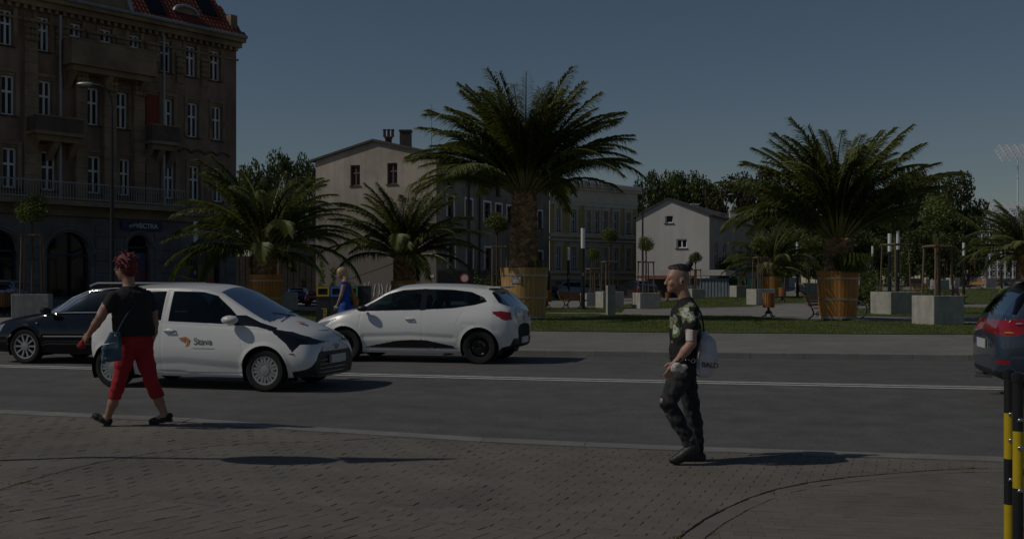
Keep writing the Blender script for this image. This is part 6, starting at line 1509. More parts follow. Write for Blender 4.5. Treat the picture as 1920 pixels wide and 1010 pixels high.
    def fpanel(name, poly, m, dx, inner=None):
        mb = MB(); n_ = 14; vs_ = []; zs = sorted(set(z for _, z in poly)); rows = lin(zs[0], zs[-1], 8)
        def wid(z): return float(np.interp(z, [q[1] for q in poly], [q[0] for q in poly]))
        for z in rows:
            w = wid(z)
            for i in range(n_ + 1): y = -w + 2 * w * i / n_; vs_.append((1.858 + dx - .05 * abs(y / .6) ** 3, y, z))
        fs = [(r * (n_ + 1) + i, r * (n_ + 1) + i + 1, (r + 1) * (n_ + 1) + i + 1, (r + 1) * (n_ + 1) + i) for r in range(7) for i in range(n_)]; mb.add(vs_, fs); mb.obj(name, m, t, smooth=True)
    fpanel('front_grille', [(.66, .205), (.63, .28), (.53, .42), (.42, .525)], M_blkpl, .012)
    fpanel('nose_panel', [(.42, .53), (.43, .56), (.38, .60)], M_wpaint, .012)
    fpanel('lower_lip', [(.56, .19), (.60, .215)], M_gloss, .02)
    for k in range(4): mb = MB(); z = .25 + .055 * k; w = float(np.interp(z, [.205, .28, .42, .525], [.62, .58, .48, .37])); mb.tube([(1.874 - .05 * abs(y / .6) ** 3, y, z) for y in lin(-w, w, 12)], .007, 5); mb.obj('grille_bar', M_gloss, t)
    mb = MB(); mb.tube([(1.876 + .0 * math.cos(a), .052 * math.cos(a), .585 + .034 * math.sin(a)) for a in lin(0, 6.283, 20)][:-1], .007, 6, True); mb.tube([(1.876, .03 * math.cos(a), .59 + .018 * math.sin(a)) for a in lin(0, 6.283, 14)][:-1], .006, 5, True); mb.obj('emblem', M_silver, t, smooth=True)
    mb = MB(); mb.tube([(-.30, .0, 1.462), (-.34, 0, 1.50), (-.60, 0, 1.56)], .006, 5); mb.obj('aerial', M_blkpl, t)
    mb = MB()
    for y in (.42, -.1): mb.tube([(1.20, y, 1.0), (1.17, y - .2, 1.03), (1.14, y - .40, 1.045)], .009, 5)
    mb.obj('wiper', M_blkpl, t)
    # company logo on the right hand door (the side facing the camera is y < 0)
    yd = -.8015
    lg = empty('door_logo', (.19, yd - .004, .66)); lg.parent = t; lg.rotation_euler = (0, 0, 0)
    mb = MB()
    for pl in ([(-.30, .05), (-.17, .065), (-.19, .035), (-.28, .03)], [(-.285, .02), (-.20, .028), (-.205, -.02), (-.225, -.005)], [(-.19, .06), (-.13, .03), (-.14, -.05), (-.19, -.075), (-.175, -.02)]): mb.prism(pl, -.004, -.001, lambda a, b, h: (a, h, b))
    mb.obj('logo_mark', M_orange, lg, fixn=True)
    link('lettering', text_mesh('Stava', .135, .0012, .001), M_gtxt, lg, (.07, -.003, .0), (R(90), 0, 0))
    mb = MB(); 
    mb.b2((-.08, -.003, -.098), (.25, -.001, -.088)); mb.obj('small_print', M_gtxt, lg)
    mb = MB(); mb.b2((1.50, -.79, .505), (1.60, -.775, .52)); mb.obj('red_dash', M_redl, t)
    lg2 = empty('bonnet_logo', (1.45, -.2, .915)); lg2.parent = t; mb = MB(); mb.prism([(-.06, -.09), (.05, -.06), (.03, .03), (-.03, .0)], .0, .006); mb.obj('logo_mark', M_orange, lg2, fixn=True); lg2.rotation_euler = (0, R(12), 0)
    return t
a_ang = math.atan2(-.58, 2.2); ap = Vector(((-3.32 - 5.56) / 2, (14.43 + 14.87) / 2)) + Vector((-math.sin(a_ang), math.cos(a_ang))) * .73
car1 = aygo((ap.x, ap.y, zroad(ap.x, ap.y) + .0), a_ang)
# ---------------------------------------------------------------- white hatchback heading left
def clio(loc, rz, paint=None, name='white_hatchback', label='white hatchback with black steel wheels and red tail light, seen from behind', hi=True):
    P = paint or M_wpaint; t = empty(name, loc, rz, label, 'car')
    S = [(-1.93, .46, .62, .68, .72, .40, .46, .46, .40), (-1.915, .36, .74, .80, .86, .56, .62, .60, .52), (-1.87, .30, .88, .96, 1.0, .66, .735, .695, .58), (-1.78, .26, .97, 1.07, 1.12, .72, .80, .745, .585), (-1.62, .23, 1.03, 1.22, 1.27, .755, .845, .77, .58), (-1.50, .22, 1.045, 1.30, 1.36, .77, .862, .775, .575), (-1.25, .21, 1.035, 1.345, 1.405, .785, .866, .775, .575),
         (-.8, .19, .99, 1.375, 1.44, .79, .86, .785, .585), (-.2, .18, .945, 1.385, 1.452, .79, .858, .79, .595), (.25, .18, .92, 1.36, 1.43, .79, .858, .79, .595), (.5, .18, .91, 1.29, 1.375, .79, .858, .79, .60), (.85, .18, .90, 1.10, 1.20, .79, .86, .787, .645), (1.15, .18, .89, .955, 1.04, .79, .864, .783, .695),
         (1.32, .185, .875, .91, .985, .79, .866, .775, .70), (1.6, .19, .82, .85, .915, .77, .855, .745, .68), (1.85, .20, .74, .77, .815, .71, .795, .685, .62), (2.0, .21, .64, .67, .70, .62, .70, .60, .53), (2.08, .23, .54, .56, .58, .52, .57, .50, .43), (2.12, .27, .45, .465, .48, .38, .42, .37, .30)]
    rules = [
      ('front_window', ('split', M_cglass), 'side', [(1.00, .935), (.90, 1.04), (.52, 1.25), (.22, 1.325), (-.16, 1.345), (-.16, .965)], gh_only),
      ('rear_window', ('split', M_cglass), 'side', [(-.27, .972), (-.27, 1.345), (-.75, 1.335), (-1.10, 1.295), (-1.34, 1.20), (-1.42, 1.12), (-1.20, 1.06), (-.8, 1.0)], gh_only),
      ('window_trim', ('split', M_gloss), 'side', [(-.16, .955), (-.16, 1.35), (-.27, 1.35), (-.27, .962)], gh_only),
      ('windscreen', M_cglass, 'top', [(.38, 0), (.38, .50), (1.14, .645), (1.24, .6), (1.26, 0)], top_only),
      ('rear_glass', M_cglassd, 'rear', [(0, 1.00), (.50, .99), (.58, 1.06), (.53, 1.27), (0, 1.28)], lambda C, SG: (C[:, 0] < -1.42) & (SG == 3)),
      ('rear_glass_side', ('split', M_cglassd), 'side', [(-1.47, 1.285), (-1.63, 1.10), (-1.80, 1.035), (-1.98, 1.01), (-1.98, 1.31), (-1.52, 1.31)], lambda C, SG: SG >= 2),
      ('tail_light', ('split', M_redl), 'side', [(-1.88, .80), (-1.76, .785), (-1.56, .90), (-1.53, .945), (-1.70, .955), (-1.85, .93)], lambda C, SG: SG >= 1),
      ('tail_light_inner', ('split', M_redl), 'rear', [(.42, .80), (.56, .80), (.62, .92), (.42, .90)], lambda C, SG: (C[:, 0] < -1.80) & (SG == 3)),
      ('rear_bumper', M_blkpl, 'side', [(-2, .2), (-1.62, .2), (-1.70, .30), (-1.84, .335), (-1.90, .46), (-2, .47)], lambda C, SG: SG >= 0),
      ('tailgate_strip', M_gloss, 'rear', [(0, .625), (.44, .625), (.44, .655), (0, .655)], lambda C, SG: C[:, 0] < -1.85),
      ('door_trim', ('split', M_gloss), 'side', [(.92, .275), (.30, .40), (-.02, .425), (-.30, .42), (-.80, .32), (-.86, .275)], lambda C, SG: SG == 1),
      ('headlight', ('split', M_clearl), 'side', [(1.45, .80), (1.80, .72), (2.02, .62), (1.92, .56), (1.66, .68)], lambda C, SG: SG >= 1),
      ('grille', M_gloss, 'front', [(0, .30), (.5, .30), (.46, .44), (0, .46)], lambda C, SG: C[:, 0] > 1.9),
    ]
    gaps = [([(-.22, .26), (-.22, .9), (-.21, 1.35)], .010, .008), ([(1.0, .3), (1.02, .6), (.98, .9)], .010, .008), ([(-.95, .5), (-.86, .7), (-1.0, .95)], .010, .006), ([(.95, .26), (-.9, .26)], .012, .008), ([(.9, .47), (0, .50), (-.8, .46)], .07, .014), ([(-1.60, .60), (-1.2, .70), (-1.0, .72)], .05, .004)]
    ob = car_body(S, rules, [(-1.295, .31), (1.295, .31)], t, P, gaps=gaps, arch_r=.355, bulge=((-1.35, .80, .5, .16, .022), (1.3, .72, .45, .14, .015)), nx=240 if hi else 90, nt=(46, 34, 40) if hi else (18, 14, 14))
    for x in (-1.295, 1.295):
        for y in (-.75, .75): wheel(t, x, y, .31, .31, .19, 'steel', M_gloss, .20)
    interior(t, (.15, -.75), .80, .36, .36)
    for s in (-1, 1):
        mirror(t, .90, s * .94, .99, M_blkpl, .95); handle(t, .02, s * .845, .80, P)
    number_plate(t, -1.945, .415, -1, 0)
    mb = MB(); mb.prism([(-1.62, -.56), (-1.62, .56), (-1.36, .56), (-1.36, -.56)], 1.365, 1.395); mb.obj('spoiler', P, t, fixn=True)
    mb = MB(); mb.b2((-1.635, -.12, 1.362), (-1.62, .12, 1.385)); mb.obj('brake_light', M_redl, t)
    mb = MB(); mb.tube([(-1.76, -.05, 1.0), (-1.745, .2, 1.03), (-1.72, .38, 1.06)], .012, 5); mb.obj('rear_wiper', M_blkpl, t)
    mb = MB(); mb.prism([(0, .06), (.03, 0), (0, -.06), (-.03, 0)], -1.935, -1.90, lambda a, b, h: (h, a, b + .80)); mb.obj('emblem', M_silver, t, fixn=True)
    return t
c_ang = math.atan2(.242, -.970); rw = Vector((-.58, 19.2)); dvec = Vector((math.cos(c_ang), math.sin(c_ang))); nrm = Vector((-math.sin(c_ang), math.cos(c_ang)))
cp = rw + dvec * 1.295 - nrm * .78; cp_z = zroad(cp.x, cp.y); car2 = clio((cp.x, cp.y, .14), c_ang)
# ---------------------------------------------------------------- dark estate car heading left
def estate(loc, rz):
    t = empty('dark_estate_car', loc, rz, 'shiny navy black estate car with multi-spoke alloy wheel, at the left edge', 'car')
    S = [(-2.30, .40, .62, .70, .74, .40, .50, .50, .42), (-2.27, .34, .78, .86, .92, .60, .70, .66, .54), (-2.18, .28, .88, 1.05, 1.10, .70, .80, .74, .56), (-2.0, .24, .93, 1.24, 1.29, .75, .85, .765, .56), (-1.75, .21, .94, 1.325, 1.38, .78, .88, .775, .56), (-1.0, .19, .93, 1.355, 1.425, .79, .884, .785, .565), (-.3, .18, .915, 1.355, 1.43, .79, .884, .79, .575), (.15, .18, .905, 1.32, 1.40, .79, .884, .79, .58), (.4, .18, .90, 1.24, 1.325, .79, .884, .788, .60), (.75, .18, .89, 1.07, 1.155, .79, .884, .785, .645), (1.02, .18, .875, .93, 1.005, .79, .884, .78, .70),
         (1.2, .18, .855, .885, .945, .788, .884, .775, .71), (1.6, .19, .80, .825, .875, .77, .876, .755, .69), (1.95, .20, .725, .75, .785, .72, .82, .70, .63), (2.14, .21, .63, .65, .68, .62, .72, .62, .55), (2.22, .24, .53, .545, .57, .50, .58, .50, .44), (2.25, .28, .46, .47, .49, .38, .44, .38, .32)]
    rules = [
      ('front_window', ('split', M_cglass), 'side', [(.92, .92), (.72, 1.05), (.40, 1.225), (.12, 1.295), (-.22, 1.315), (-.22, .935)], gh_only),
      ('rear_window', ('split', M_cglassd), 'side', [(-.32, .935), (-.32, 1.315), (-1.10, 1.32), (-1.10, .945)], gh_only), ('quarter_window', ('split', M_cglassd), 'side', [(-1.2, .95), (-1.2, 1.315), (-1.72, 1.28), (-1.96, 1.0), (-1.9, .96)], gh_only),
      ('windscreen', M_cglass, 'top', [(.28, 0), (.28, .5), (1.0, .645), (1.14, 0)], top_only), ('rear_glass', M_cglassd, 'rear', [(0, .96), (.5, .96), (.48, 1.26), (0, 1.27)], lambda C, SG: (C[:, 0] < -1.9) & (SG == 3)),
      ('headlight', ('split', M_clearl), 'side', [(1.80, .72), (2.05, .66), (2.16, .60), (2.12, .52), (1.86, .58)], lambda C, SG: SG >= 1), ('tail_light', ('split', M_redl), 'side', [(-2.3, .72), (-2.02, .72), (-2.0, .90), (-2.3, .92)], lambda C, SG: SG >= 1),
      ('grille', M_gloss, 'front', [(0, .28), (.42, .28), (.40, .54), (0, .58)], lambda C, SG: C[:, 0] > 2.05), ('rear_bumper', M_blkpl, 'side', [(-2.4, .2), (-1.9, .2), (-1.9, .30), (-2.4, .34)], None),
    ]
    gaps = [([(-.27, .24), (-.27, .9), (-.26, 1.33)], .010, .008), ([(.98, .26), (1.0, .6), (.93, .88)], .010, .008), ([(-1.05, .5), (-1.0, .7), (-1.12, .93)], .010, .006), ([(.95, .24), (-1.0, .24)], .012, .008)]
    car_body(S, rules, [(-1.325, .315), (1.325, .315)], t, M_npaint, gaps=gaps, arch_r=.355, bulge=((1.33, .72, .42, .12, .012), (-1.33, .72, .42, .12, .012)))
    for x in (-1.325, 1.325):
        for y in (-.76, .76): wheel(t, x, y, .315, .315, .205, 'ten', M_silver, .225)
    interior(t, (.05, -.85), .68, .36, .36)
    for s in (-1, 1):
        mirror(t, .80, s * .97, .965, M_npaint, .95)
        mb = MB(); mb.tube([(.95, s * .80, .912), (.3, s * .806, .926), (-.5, s * .807, .936), (-1.2, s * .80, .945), (-1.9, s * .77, .96)], .012, 6); mb.obj('window_chrome', M_chrome, t)
        mb = MB(); mb.tube([(.9, s * .898, .50), (0, s * .90, .51), (-.95, s * .898, .52)], .013, 6); mb.obj('door_moulding', M_chrome, t)
        mb = MB(); mb.tube([(.2, s * .53, 1.40), (.05, s * .53, 1.45), (-1.5, s * .52, 1.45), (-1.7, s * .52, 1.385)], .02, 7); mb.obj('roof_rail', M_chrome, t, smooth=True)
        mb = MB(); mb.tube([(.74, s * .80, .93), (.45, s * .70, 1.185), (.1, s * .62, 1.335), (-.4, s * .60, 1.365), (-1.6, s * .585, 1.345)], .009, 6); mb.obj('roof_chrome', M_chrome, t)
        handle(t, -.12, s * .872, .80, M_npaint); handle(t, -.95, s * .872, .81, M_npaint)
        mb = MB(); mb.sphere((1.06, s * .872, .735), (.028, .012, .016), 10, 6); mb.obj('side_repeater', M_clearl, t, smooth=True)
    number_plate(t, 2.262, .38, 1)
    return t
au = Vector((-8.8, 19.35)); ad = Vector((-.972, .235)); an_ = Vector((-ad.y, ad.x)); ac = au - ad * 1.325 - an_ * .79
car3 = estate((ac.x, ac.y, .14), math.atan2(ad.y, ad.x))
# ---------------------------------------------------------------- grey car leaving on the right
def suv(loc, rz):
    t = empty('slate_blue_car', loc, rz, 'slate blue car with long red tail light leaving at the right edge', 'car')
    S = [(-2.12, .46, .66, .72, .76, .44, .54, .54, .46), (-2.10, .38, .78, .84, .90, .62, .70, .68, .58), (-2.04, .33, .92, 1.0, 1.05, .74, .80, .77, .63), (-1.94, .28, 1.03, 1.17, 1.22, .79, .86, .80, .62), (-1.80, .25, 1.07, 1.33, 1.38, .81, .885, .805, .61), (-1.66, .23, 1.075, 1.42, 1.475, .82, .895, .805, .60), (-1.3, .21, 1.06, 1.48, 1.545, .825, .90, .81, .605), (-.6, .2, 1.02, 1.505, 1.575, .825, .90, .815, .62), (0, .2, .99, 1.495, 1.57, .825, .90, .82, .63), (.4, .2, .98, 1.40, 1.48, .825, .90, .82, .65), (.8, .2, .97, 1.20, 1.29, .825, .90, .815, .68), (1.15, .2, .95, 1.03, 1.10, .825, .90, .81, .72), (1.5, .21, .90, .93, .99, .81, .89, .79, .71), (1.85, .22, .82, .85, .89, .76, .84, .74, .66), (2.05, .24, .72, .74, .78, .68, .74, .64, .56), (2.15, .28, .58, .60, .63, .52, .58, .50, .44), (2.19, .34, .5, .51, .53, .38, .42, .38, .32)]
    rules = [
      ('front_window', ('split', M_cglassd), 'side', [(.95, 1.0), (.78, 1.12), (.40, 1.36), (.1, 1.44), (-.16, 1.455), (-.16, 1.01)], gh_only), ('rear_window', ('split', M_cglassd), 'side', [(-.26, 1.015), (-.26, 1.455), (-.9, 1.45), (-1.02, 1.06)], gh_only), ('quarter_window', ('split', M_cglassd), 'side', [(-1.1, 1.08), (-1.05, 1.44), (-1.4, 1.39), (-1.58, 1.22), (-1.62, 1.12)], gh_only),
      ('windscreen', M_cglassd, 'top', [(.2, 0), (.2, .53), (1.1, .66), (1.2, 0)], top_only), ('rear_glass', M_cglassd, 'rear', [(0, 1.09), (.60, 1.09), (.56, 1.42), (0, 1.44)], lambda C, SG: (C[:, 0] < -1.66) & (SG >= 2)),
      ('rear_glass_side', ('split', M_cglassd), 'side', [(-2.02, 1.085), (-1.88, 1.09), (-1.66, 1.41), (-1.80, 1.42)], gh_only),
      ('tail_light', ('split', M_redl), 'side', [(-2.13, .86), (-1.92, .83), (-1.70, .93), (-1.50, 1.045), (-1.75, 1.05), (-2.08, 1.02)], lambda C, SG: SG >= 1), ('tail_light_inner', ('split', M_redl), 'rear', [(.38, .88), (.8, .86), (.8, 1.0), (.42, .98)], lambda C, SG: (C[:, 0] < -1.98) & (SG == 3)),
      ('bumper_reflector', ('split', M_redl), 'side', [(-2.09, .50), (-1.97, .50), (-1.97, .545), (-2.1, .545)], lambda C, SG: SG >= 1), ('lower_bumper', M_blkpl, 'side', [(-2.2, .2), (-1.7, .2), (-1.78, .36), (-2.0, .40), (-2.2, .42)], None),
      ('headlight', ('split', M_clearl), 'side', [(1.6, .86), (1.9, .80), (2.06, .70), (1.95, .64), (1.75, .74)], lambda C, SG: SG >= 1), ('grille', M_gloss, 'front', [(0, .35), (.5, .35), (.48, .6), (0, .62)], lambda C, SG: C[:, 0] > 2.0)]
    gaps = [([(-.21, .26), (-.21, 1.46)], .010, .008), ([(.98, .3), (.98, .95)], .010, .008), ([(-1.96, .60), (-1.6, .62), (-1.2, .70)], .02, .006)]
    car_body(S, rules, [(-1.3, .335), (1.3, .335)], t, M_gpaint, gaps=gaps, arch_r=.375, bulge=((-1.35, .85, .5, .12, .02),))
    for x in (-1.3, 1.3):
        for y in (-.78, .78): wheel(t, x, y, .335, .335, .215, 'five', M_silver, .225)
    interior(t, (.1, -.8), .75, .37, .37)
    for s in (-1, 1):
        mirror(t, .85, s * 1.0, 1.05, M_gpaint); handle(t, -.05, s * .887, .9, M_gpaint)
        mb = MB(); mb.sphere((-1.93, s * .80, .875), (.10, .05, .022), 10, 6); mb.obj('indicator', M_amber, t, smooth=True)
        mb = MB(); mb.sphere((-1.86, s * .835, .985), (.05, .02, .015), 10, 6); mb.obj('reverse_light', M_clearl, t, smooth=True)
    mb = MB(); mb.prism([(-1.84, -.58), (-1.84, .58), (-1.5, .58), (-1.5, -.58)], 1.485, 1.515); mb.obj('spoiler', M_gpaint, t, fixn=True)
    number_plate(t, -2.135, .72, -1); mb = MB(); mb.cyl((-2.12, .5, .27), (-1.9, .5, .27), .035, .035, 12); mb.obj('exhaust', M_chrome, t)
    return t
sv = Vector((5.84, 13.0)); sdv = Vector((.974, -.226)); sn = Vector((.226, .974)); sc_ = sv + sdv * 2.12 + sn * .55
car4 = suv((sc_.x, sc_.y, zroad(sc_.x, sc_.y)), math.atan2(sdv.y, sdv.x))
# ---------------------------------------------------------------- parked cars in the distance (same builder, coarser)
def far_car(px, Y, rz, label, paint, s=1.0, name='parked_car'):
    g = onto(px, Y); t = clio(g, rz, paint, name, label, hi=False); t.scale = (s, s, s); return t
P_sil = mat('silver_blue_paint', (.16, .2, .26), .35, metal=.3, coat=.8); P_dk = mat('dark_paint', (.012, .014, .02), .3, coat=1); P_bl = mat('royal_blue_paint', (.01, .025, .16), .35, coat=.6); P_rd = mat('red_car_paint', (.36, .012, .02), .35, coat=.6); P_lt = mat('pale_blue_paint', (.34, .38, .44), .35, coat=.6)
far_car(1082, 84.0, R(15), 'silver blue parked car behind the bench before the yellow house', P_sil)
far_car(1192, 76.0, R(112), 'dark parked car seen from behind, left of the planter by the walking man', P_dk)
far_car(12, 47.0, R(100), 'pale parked car cut off by the left edge behind the planter', P_lt)
far_car(560, 62.0, R(95), 'low blue car behind the recycling bins', P_bl, .72, 'blue_car'); far_car(590, 60.0, R(100), 'low red car just left of the recycling bins', P_rd, .62, 'red_car')
planter(onto(538, 52.0), 1.0, .85, 'small concrete planter right of the barrel under the drooping palm', 5)
# ================================================================== PEOPLE (smooth-blended volumes, one continuous surface per body)
M_skin = mat('skin', (.42, .235, .165), .55, var=.08, vs=6, spec=.4); M_skin2 = mat('skin_tan', (.36, .20, .135), .55, var=.1, vs=6, spec=.4)
class SDF:
    def __init__(s, res=.008): s.p = []; s.res = res; s.cut = []; s.k = .03
    def cone(s, a, ra, b, rb, k=None): s.p.append(('c', np.array(a, float), ra, np.array(b, float), rb, k)); return s
    def chain(s, pts, k=None):
        for (a, ra), (b, rb) in zip(pts[:-1], pts[1:]): s.cone(a, ra, b, rb, k)
        return s
    def ell(s, c, r, M=None, k=None): s.p.append(('e', np.array(c, float), np.array(r, float), M, k)); return s
    def plane(s, n, d): s.cut.append((np.array(n, float), d)); return s     # keep n.p < d
    def mesh(s, name, m, parent, noise=0.0, nscale=10, seed=0, color=None, iso=0.0, extra=None):
        lo = np.full(3, 1e9); hi = -lo
        for q in s.p:
            if q[0] == 'c': pts = [(q[1], q[2]), (q[3], q[4])]
            else: pts = [(q[1], q[2].max())]
            for c, r in pts: lo = np.minimum(lo, c - r); hi = np.maximum(hi, c + r)
        pad = .03; lo -= pad; hi += pad; h = s.res; n = np.ceil((hi - lo) / h).astype(int) + 1
        D = np.full(n, .2, np.float32); ax = [lo[i] + h * np.arange(n[i]) for i in range(3)]
        for q in s.p:
            if q[0] == 'c': a, ra, b, rb, k = q[1:]; blo = np.minimum(a - ra, b - rb); bhi = np.maximum(a + ra, b + rb)
            else: c, r, M, k = q[1:]; blo = c - r.max(); bhi = c + r.max()
            k = s.k if k is None else k; mg = k * 1.5 + .02
            i0 = np.maximum(0, np.floor((blo - mg - lo) / h).astype(int)); i1 = np.minimum(n, np.ceil((bhi + mg - lo) / h).astype(int) + 1)
            X, Y, Z = np.meshgrid(ax[0][i0[0]:i1[0]], ax[1][i0[1]:i1[1]], ax[2][i0[2]:i1[2]], indexing='ij', sparse=True)
            if q[0] == 'c':
                d = b - a; L2 = max(1e-9, d @ d); t = np.clip(((X - a[0]) * d[0] + (Y - a[1]) * d[1] + (Z - a[2]) * d[2]) / L2, 0, 1)
                v = np.sqrt((X - a[0] - d[0] * t) ** 2 + (Y - a[1] - d[1] * t) ** 2 + (Z - a[2] - d[2] * t) ** 2) - (ra + (rb - ra) * t)
            else:
                x, y, z = X - c[0], Y - c[1], Z - c[2]
                if M is not None: x, y, z = [M[0][j] * x + M[1][j] * y + M[2][j] * z for j in range(3)]
                kk = np.sqrt((x / r[0]) ** 2 + (y / r[1]) ** 2 + (z / r[2]) ** 2); v = (kk - 1) * r.min() * (.5 + .5 * min(1.0, 1))
                v = np.where(kk > 1e-6, kk * (kk - 1) / np.maximum(1e-6, np.sqrt((x / r[0] ** 2) ** 2 + (y / r[1] ** 2) ** 2 + (z / r[2] ** 2) ** 2)), -r.min())
            sub = D[i0[0]:i1[0], i0[1]:i1[1], i0[2]:i1[2]]; hh = np.clip(.5 + .5 * (sub - v) / k, 0, 1); sub[:] = sub * (1 - hh) + v * hh - k * hh * (1 - hh)
        X, Y, Z = np.meshgrid(*ax, indexing='ij', sparse=True)
        if noise:
            rg = np.random.RandomState(seed); acc = 0
            for j in range(5):
                w = rg.normal(0, 1, 3) * nscale * (1 + .5 * j); acc = acc + np.sin(X * w[0] + Y * w[1] + Z * w[2] + rg.uniform(0, 6) + 1.2 * np.sin(Z * nscale * 1.3 + X * nscale * .7 + j)) / (1 + .5 * j)
            D += (noise * acc / 2.2).astype(np.float32)
        for nn, d in s.cut: D = np.maximum(D, (nn[0] * X + nn[1] * Y + nn[2] * Z - d).astype(np.float32))
        if extra is not None: D = extra(D, X, Y, Z).astype(np.float32)
        V, F = surface_nets(D - iso, lo, h); me = bpy.data.meshes.new(name); me.from_pydata(V.tolist(), [], F.tolist()); me.polygons.foreach_set('use_smooth', [True] * len(F))
        if color is not None:
            ca = me.color_attributes.new('print', 'FLOAT_COLOR', 'POINT'); cc = np.ones((len(V), 4), np.float32); cc[:, :3] = color(V); ca.data.foreach_set('color', cc.ravel())
        me.update(); return link(name, me, m, parent)
def surface_nets(D, lo, h):
    ins = D < 0; n = D.shape; c = sum(ins[i:n[0] - 1 + i, j:n[1] - 1 + j, k:n[2] - 1 + k].astype(np.int8) for i in (0, 1) for j in (0, 1) for k in (0, 1))
    act = (c > 0) & (c < 8); I = np.argwhere(act); idx = -np.ones(act.shape, np.int64); idx[tuple(I.T)] = np.arange(len(I))
    acc = np.zeros((len(I), 3)); cnt = np.zeros(len(I)); cr = [(i, j, k) for i in (0, 1) for j in (0, 1) for k in (0, 1)]
    for a in cr:
        for ax in range(3):
            if a[ax]: continue
            b = list(a); b[ax] = 1; da = D[I[:, 0] + a[0], I[:, 1] + a[1], I[:, 2] + a[2]]; db = D[I[:, 0] + b[0], I[:, 1] + b[1], I[:, 2] + b[2]]
            m = (da < 0) != (db < 0); t = np.where(m, da / np.where(m, da - db, 1), 0); p = np.array(a, float)[None, :].repeat(len(I), 0); p[:, ax] += t; acc[m] += p[m]; cnt[m] += 1
    V = (I + acc / cnt[:, None]) * h + lo; F = []
    for ax in range(3):
        o = [a for a in range(3) if a != ax]; sl0 = [slice(1, n[q] - 1) for q in range(3)]; sl0[ax] = slice(0, n[ax] - 1); sl1 = list(sl0); sl1[ax] = slice(1, n[ax])
        a_, b_ = ins[tuple(sl0)], ins[tuple(sl1)]; E = np.argwhere(a_ != b_)
        if not len(E): continue
        flip = a_[tuple(E.T)]; off = np.array([1, 1, 1]); off[ax] = 0; E = E + off; q = []
        for d0, d1 in ((-1, -1), (0, -1), (0, 0), (-1, 0)):
            e = E.copy(); e[:, o[0]] += d0; e[:, o[1]] += d1; q.append(idx[tuple(e.T)])
        q = np.stack(q, 1)
        if ax == 1: flip = ~flip
        q[~flip] = q[~flip][:, ::-1]; F.append(q)
    return V, np.concatenate(F)
def v3(*a): return np.array(a, float)
def head(S, c, fwd, up=(0, 0, 1), s=1.0, wide=1.0):
    """head prims in the frame (forward, left, up); c = skull centre"""
    f = v3(*fwd); f /= np.linalg.norm(f); u = v3(*up); l = np.cross(u, f); l /= np.linalg.norm(l); u = np.cross(f, l); c = v3(*c)
    P = lambda a, b, d: c + (f * a + l * b + u * d) * s
    M = np.stack([f, l, u], 1)
    S.ell(P(0, 0, .012), v3(.098, .078 * wide, .105) * s, M, .02); S.ell(P(.035, 0, -.066), v3(.062, .056 * wide, .056) * s, M, .03); S.ell(P(.078, 0, .016), v3(.018, .05, .02) * s, M, .02)
    S.cone(P(.08, 0, -.104), .02 * s, P(.082, 0, -.100), .018 * s, .025); S.cone(P(.097, 0, .0), .009 * s, P(.116, 0, -.042), .0135 * s, .012); S.ell(P(.110, 0, -.047), v3(.014, .019, .010) * s, M, .008)
    S.ell(P(.094, 0, -.066), v3(.012, .022, .006) * s, M, .006); S.ell(P(.092, 0, -.079), v3(.013, .02, .007) * s, M, .006)
    for sd in (-1, 1):
        S.ell(P(-.018, sd * .079 * wide, -.028), v3(.024, .011, .035) * s, M, .008); S.ell(P(.074, sd * .04, -.04), v3(.02, .018, .022) * s, M, .02)
    return P, M
def eyes(P, s, parent):
    mb = MB()
    for sd in (-1, 1): mb.sphere(tuple(P(.084, sd * .032, -.008)), .0125 * s, 10, 8)
    mb.obj('eyes', mat('eye', (.03, .025, .022), .2), parent, smooth=True)
def hand(S, wrist, d, side, palm_n, s=1.0, curl=.5, k=.006):
    """hand from the wrist along d; side = direction of the thumb; palm_n = direction the palm faces"""
    w = v3(*wrist); d = v3(*d); d /= np.linalg.norm(d); t = v3(*side); t -= d * (t @ d); t /= np.linalg.norm(t); n = np.cross(d, t); n = n if n @ v3(*palm_n) > 0 else -n
    for j in (-1, 0, 1): S.cone(w + t * j * .012 * s, .02 * s, w + d * .085 * s + t * j * .024 * s, .0155 * s, .012)
    for j, (ln, o) in enumerate(((.072, .027), (.082, .009), (.077, -.009), (.06, -.026))):
        b = w + d * .088 * s + t * o * s; m = b + (d * math.cos(curl * .5) + n * math.sin(curl * .5)) * ln * .5 * s; e = m + (d * math.cos(curl * 1.3) + n * math.sin(curl * 1.3)) * ln * .5 * s
        S.cone(b, .0098 * s, m, .009 * s, k); S.cone(m, .009 * s, e, .0075 * s, k)
    b = w + d * .03 * s + t * .026 * s; m = b + (d * .65 + t * .7 + n * .25) * .04 * s; e = m + (d * .9 + t * .25 + n * .35) * .034 * s; S.cone(b, .0135 * s, m, .0105 * s, .01); S.cone(m, .0105 * s, e, .0088 * s, k)
def attr_mat(name, rough=.8, bump=.15):
    m = mat(name, (.5, .5, .5), rough, bump=bump, bs=120); nt = m.node_tree; a = nt.nodes.new('ShaderNodeAttribute'); a.attribute_name = 'print'; nt.links.new(a.outputs['Color'], nt.nodes['Principled BSDF'].inputs['Base Color']); return m
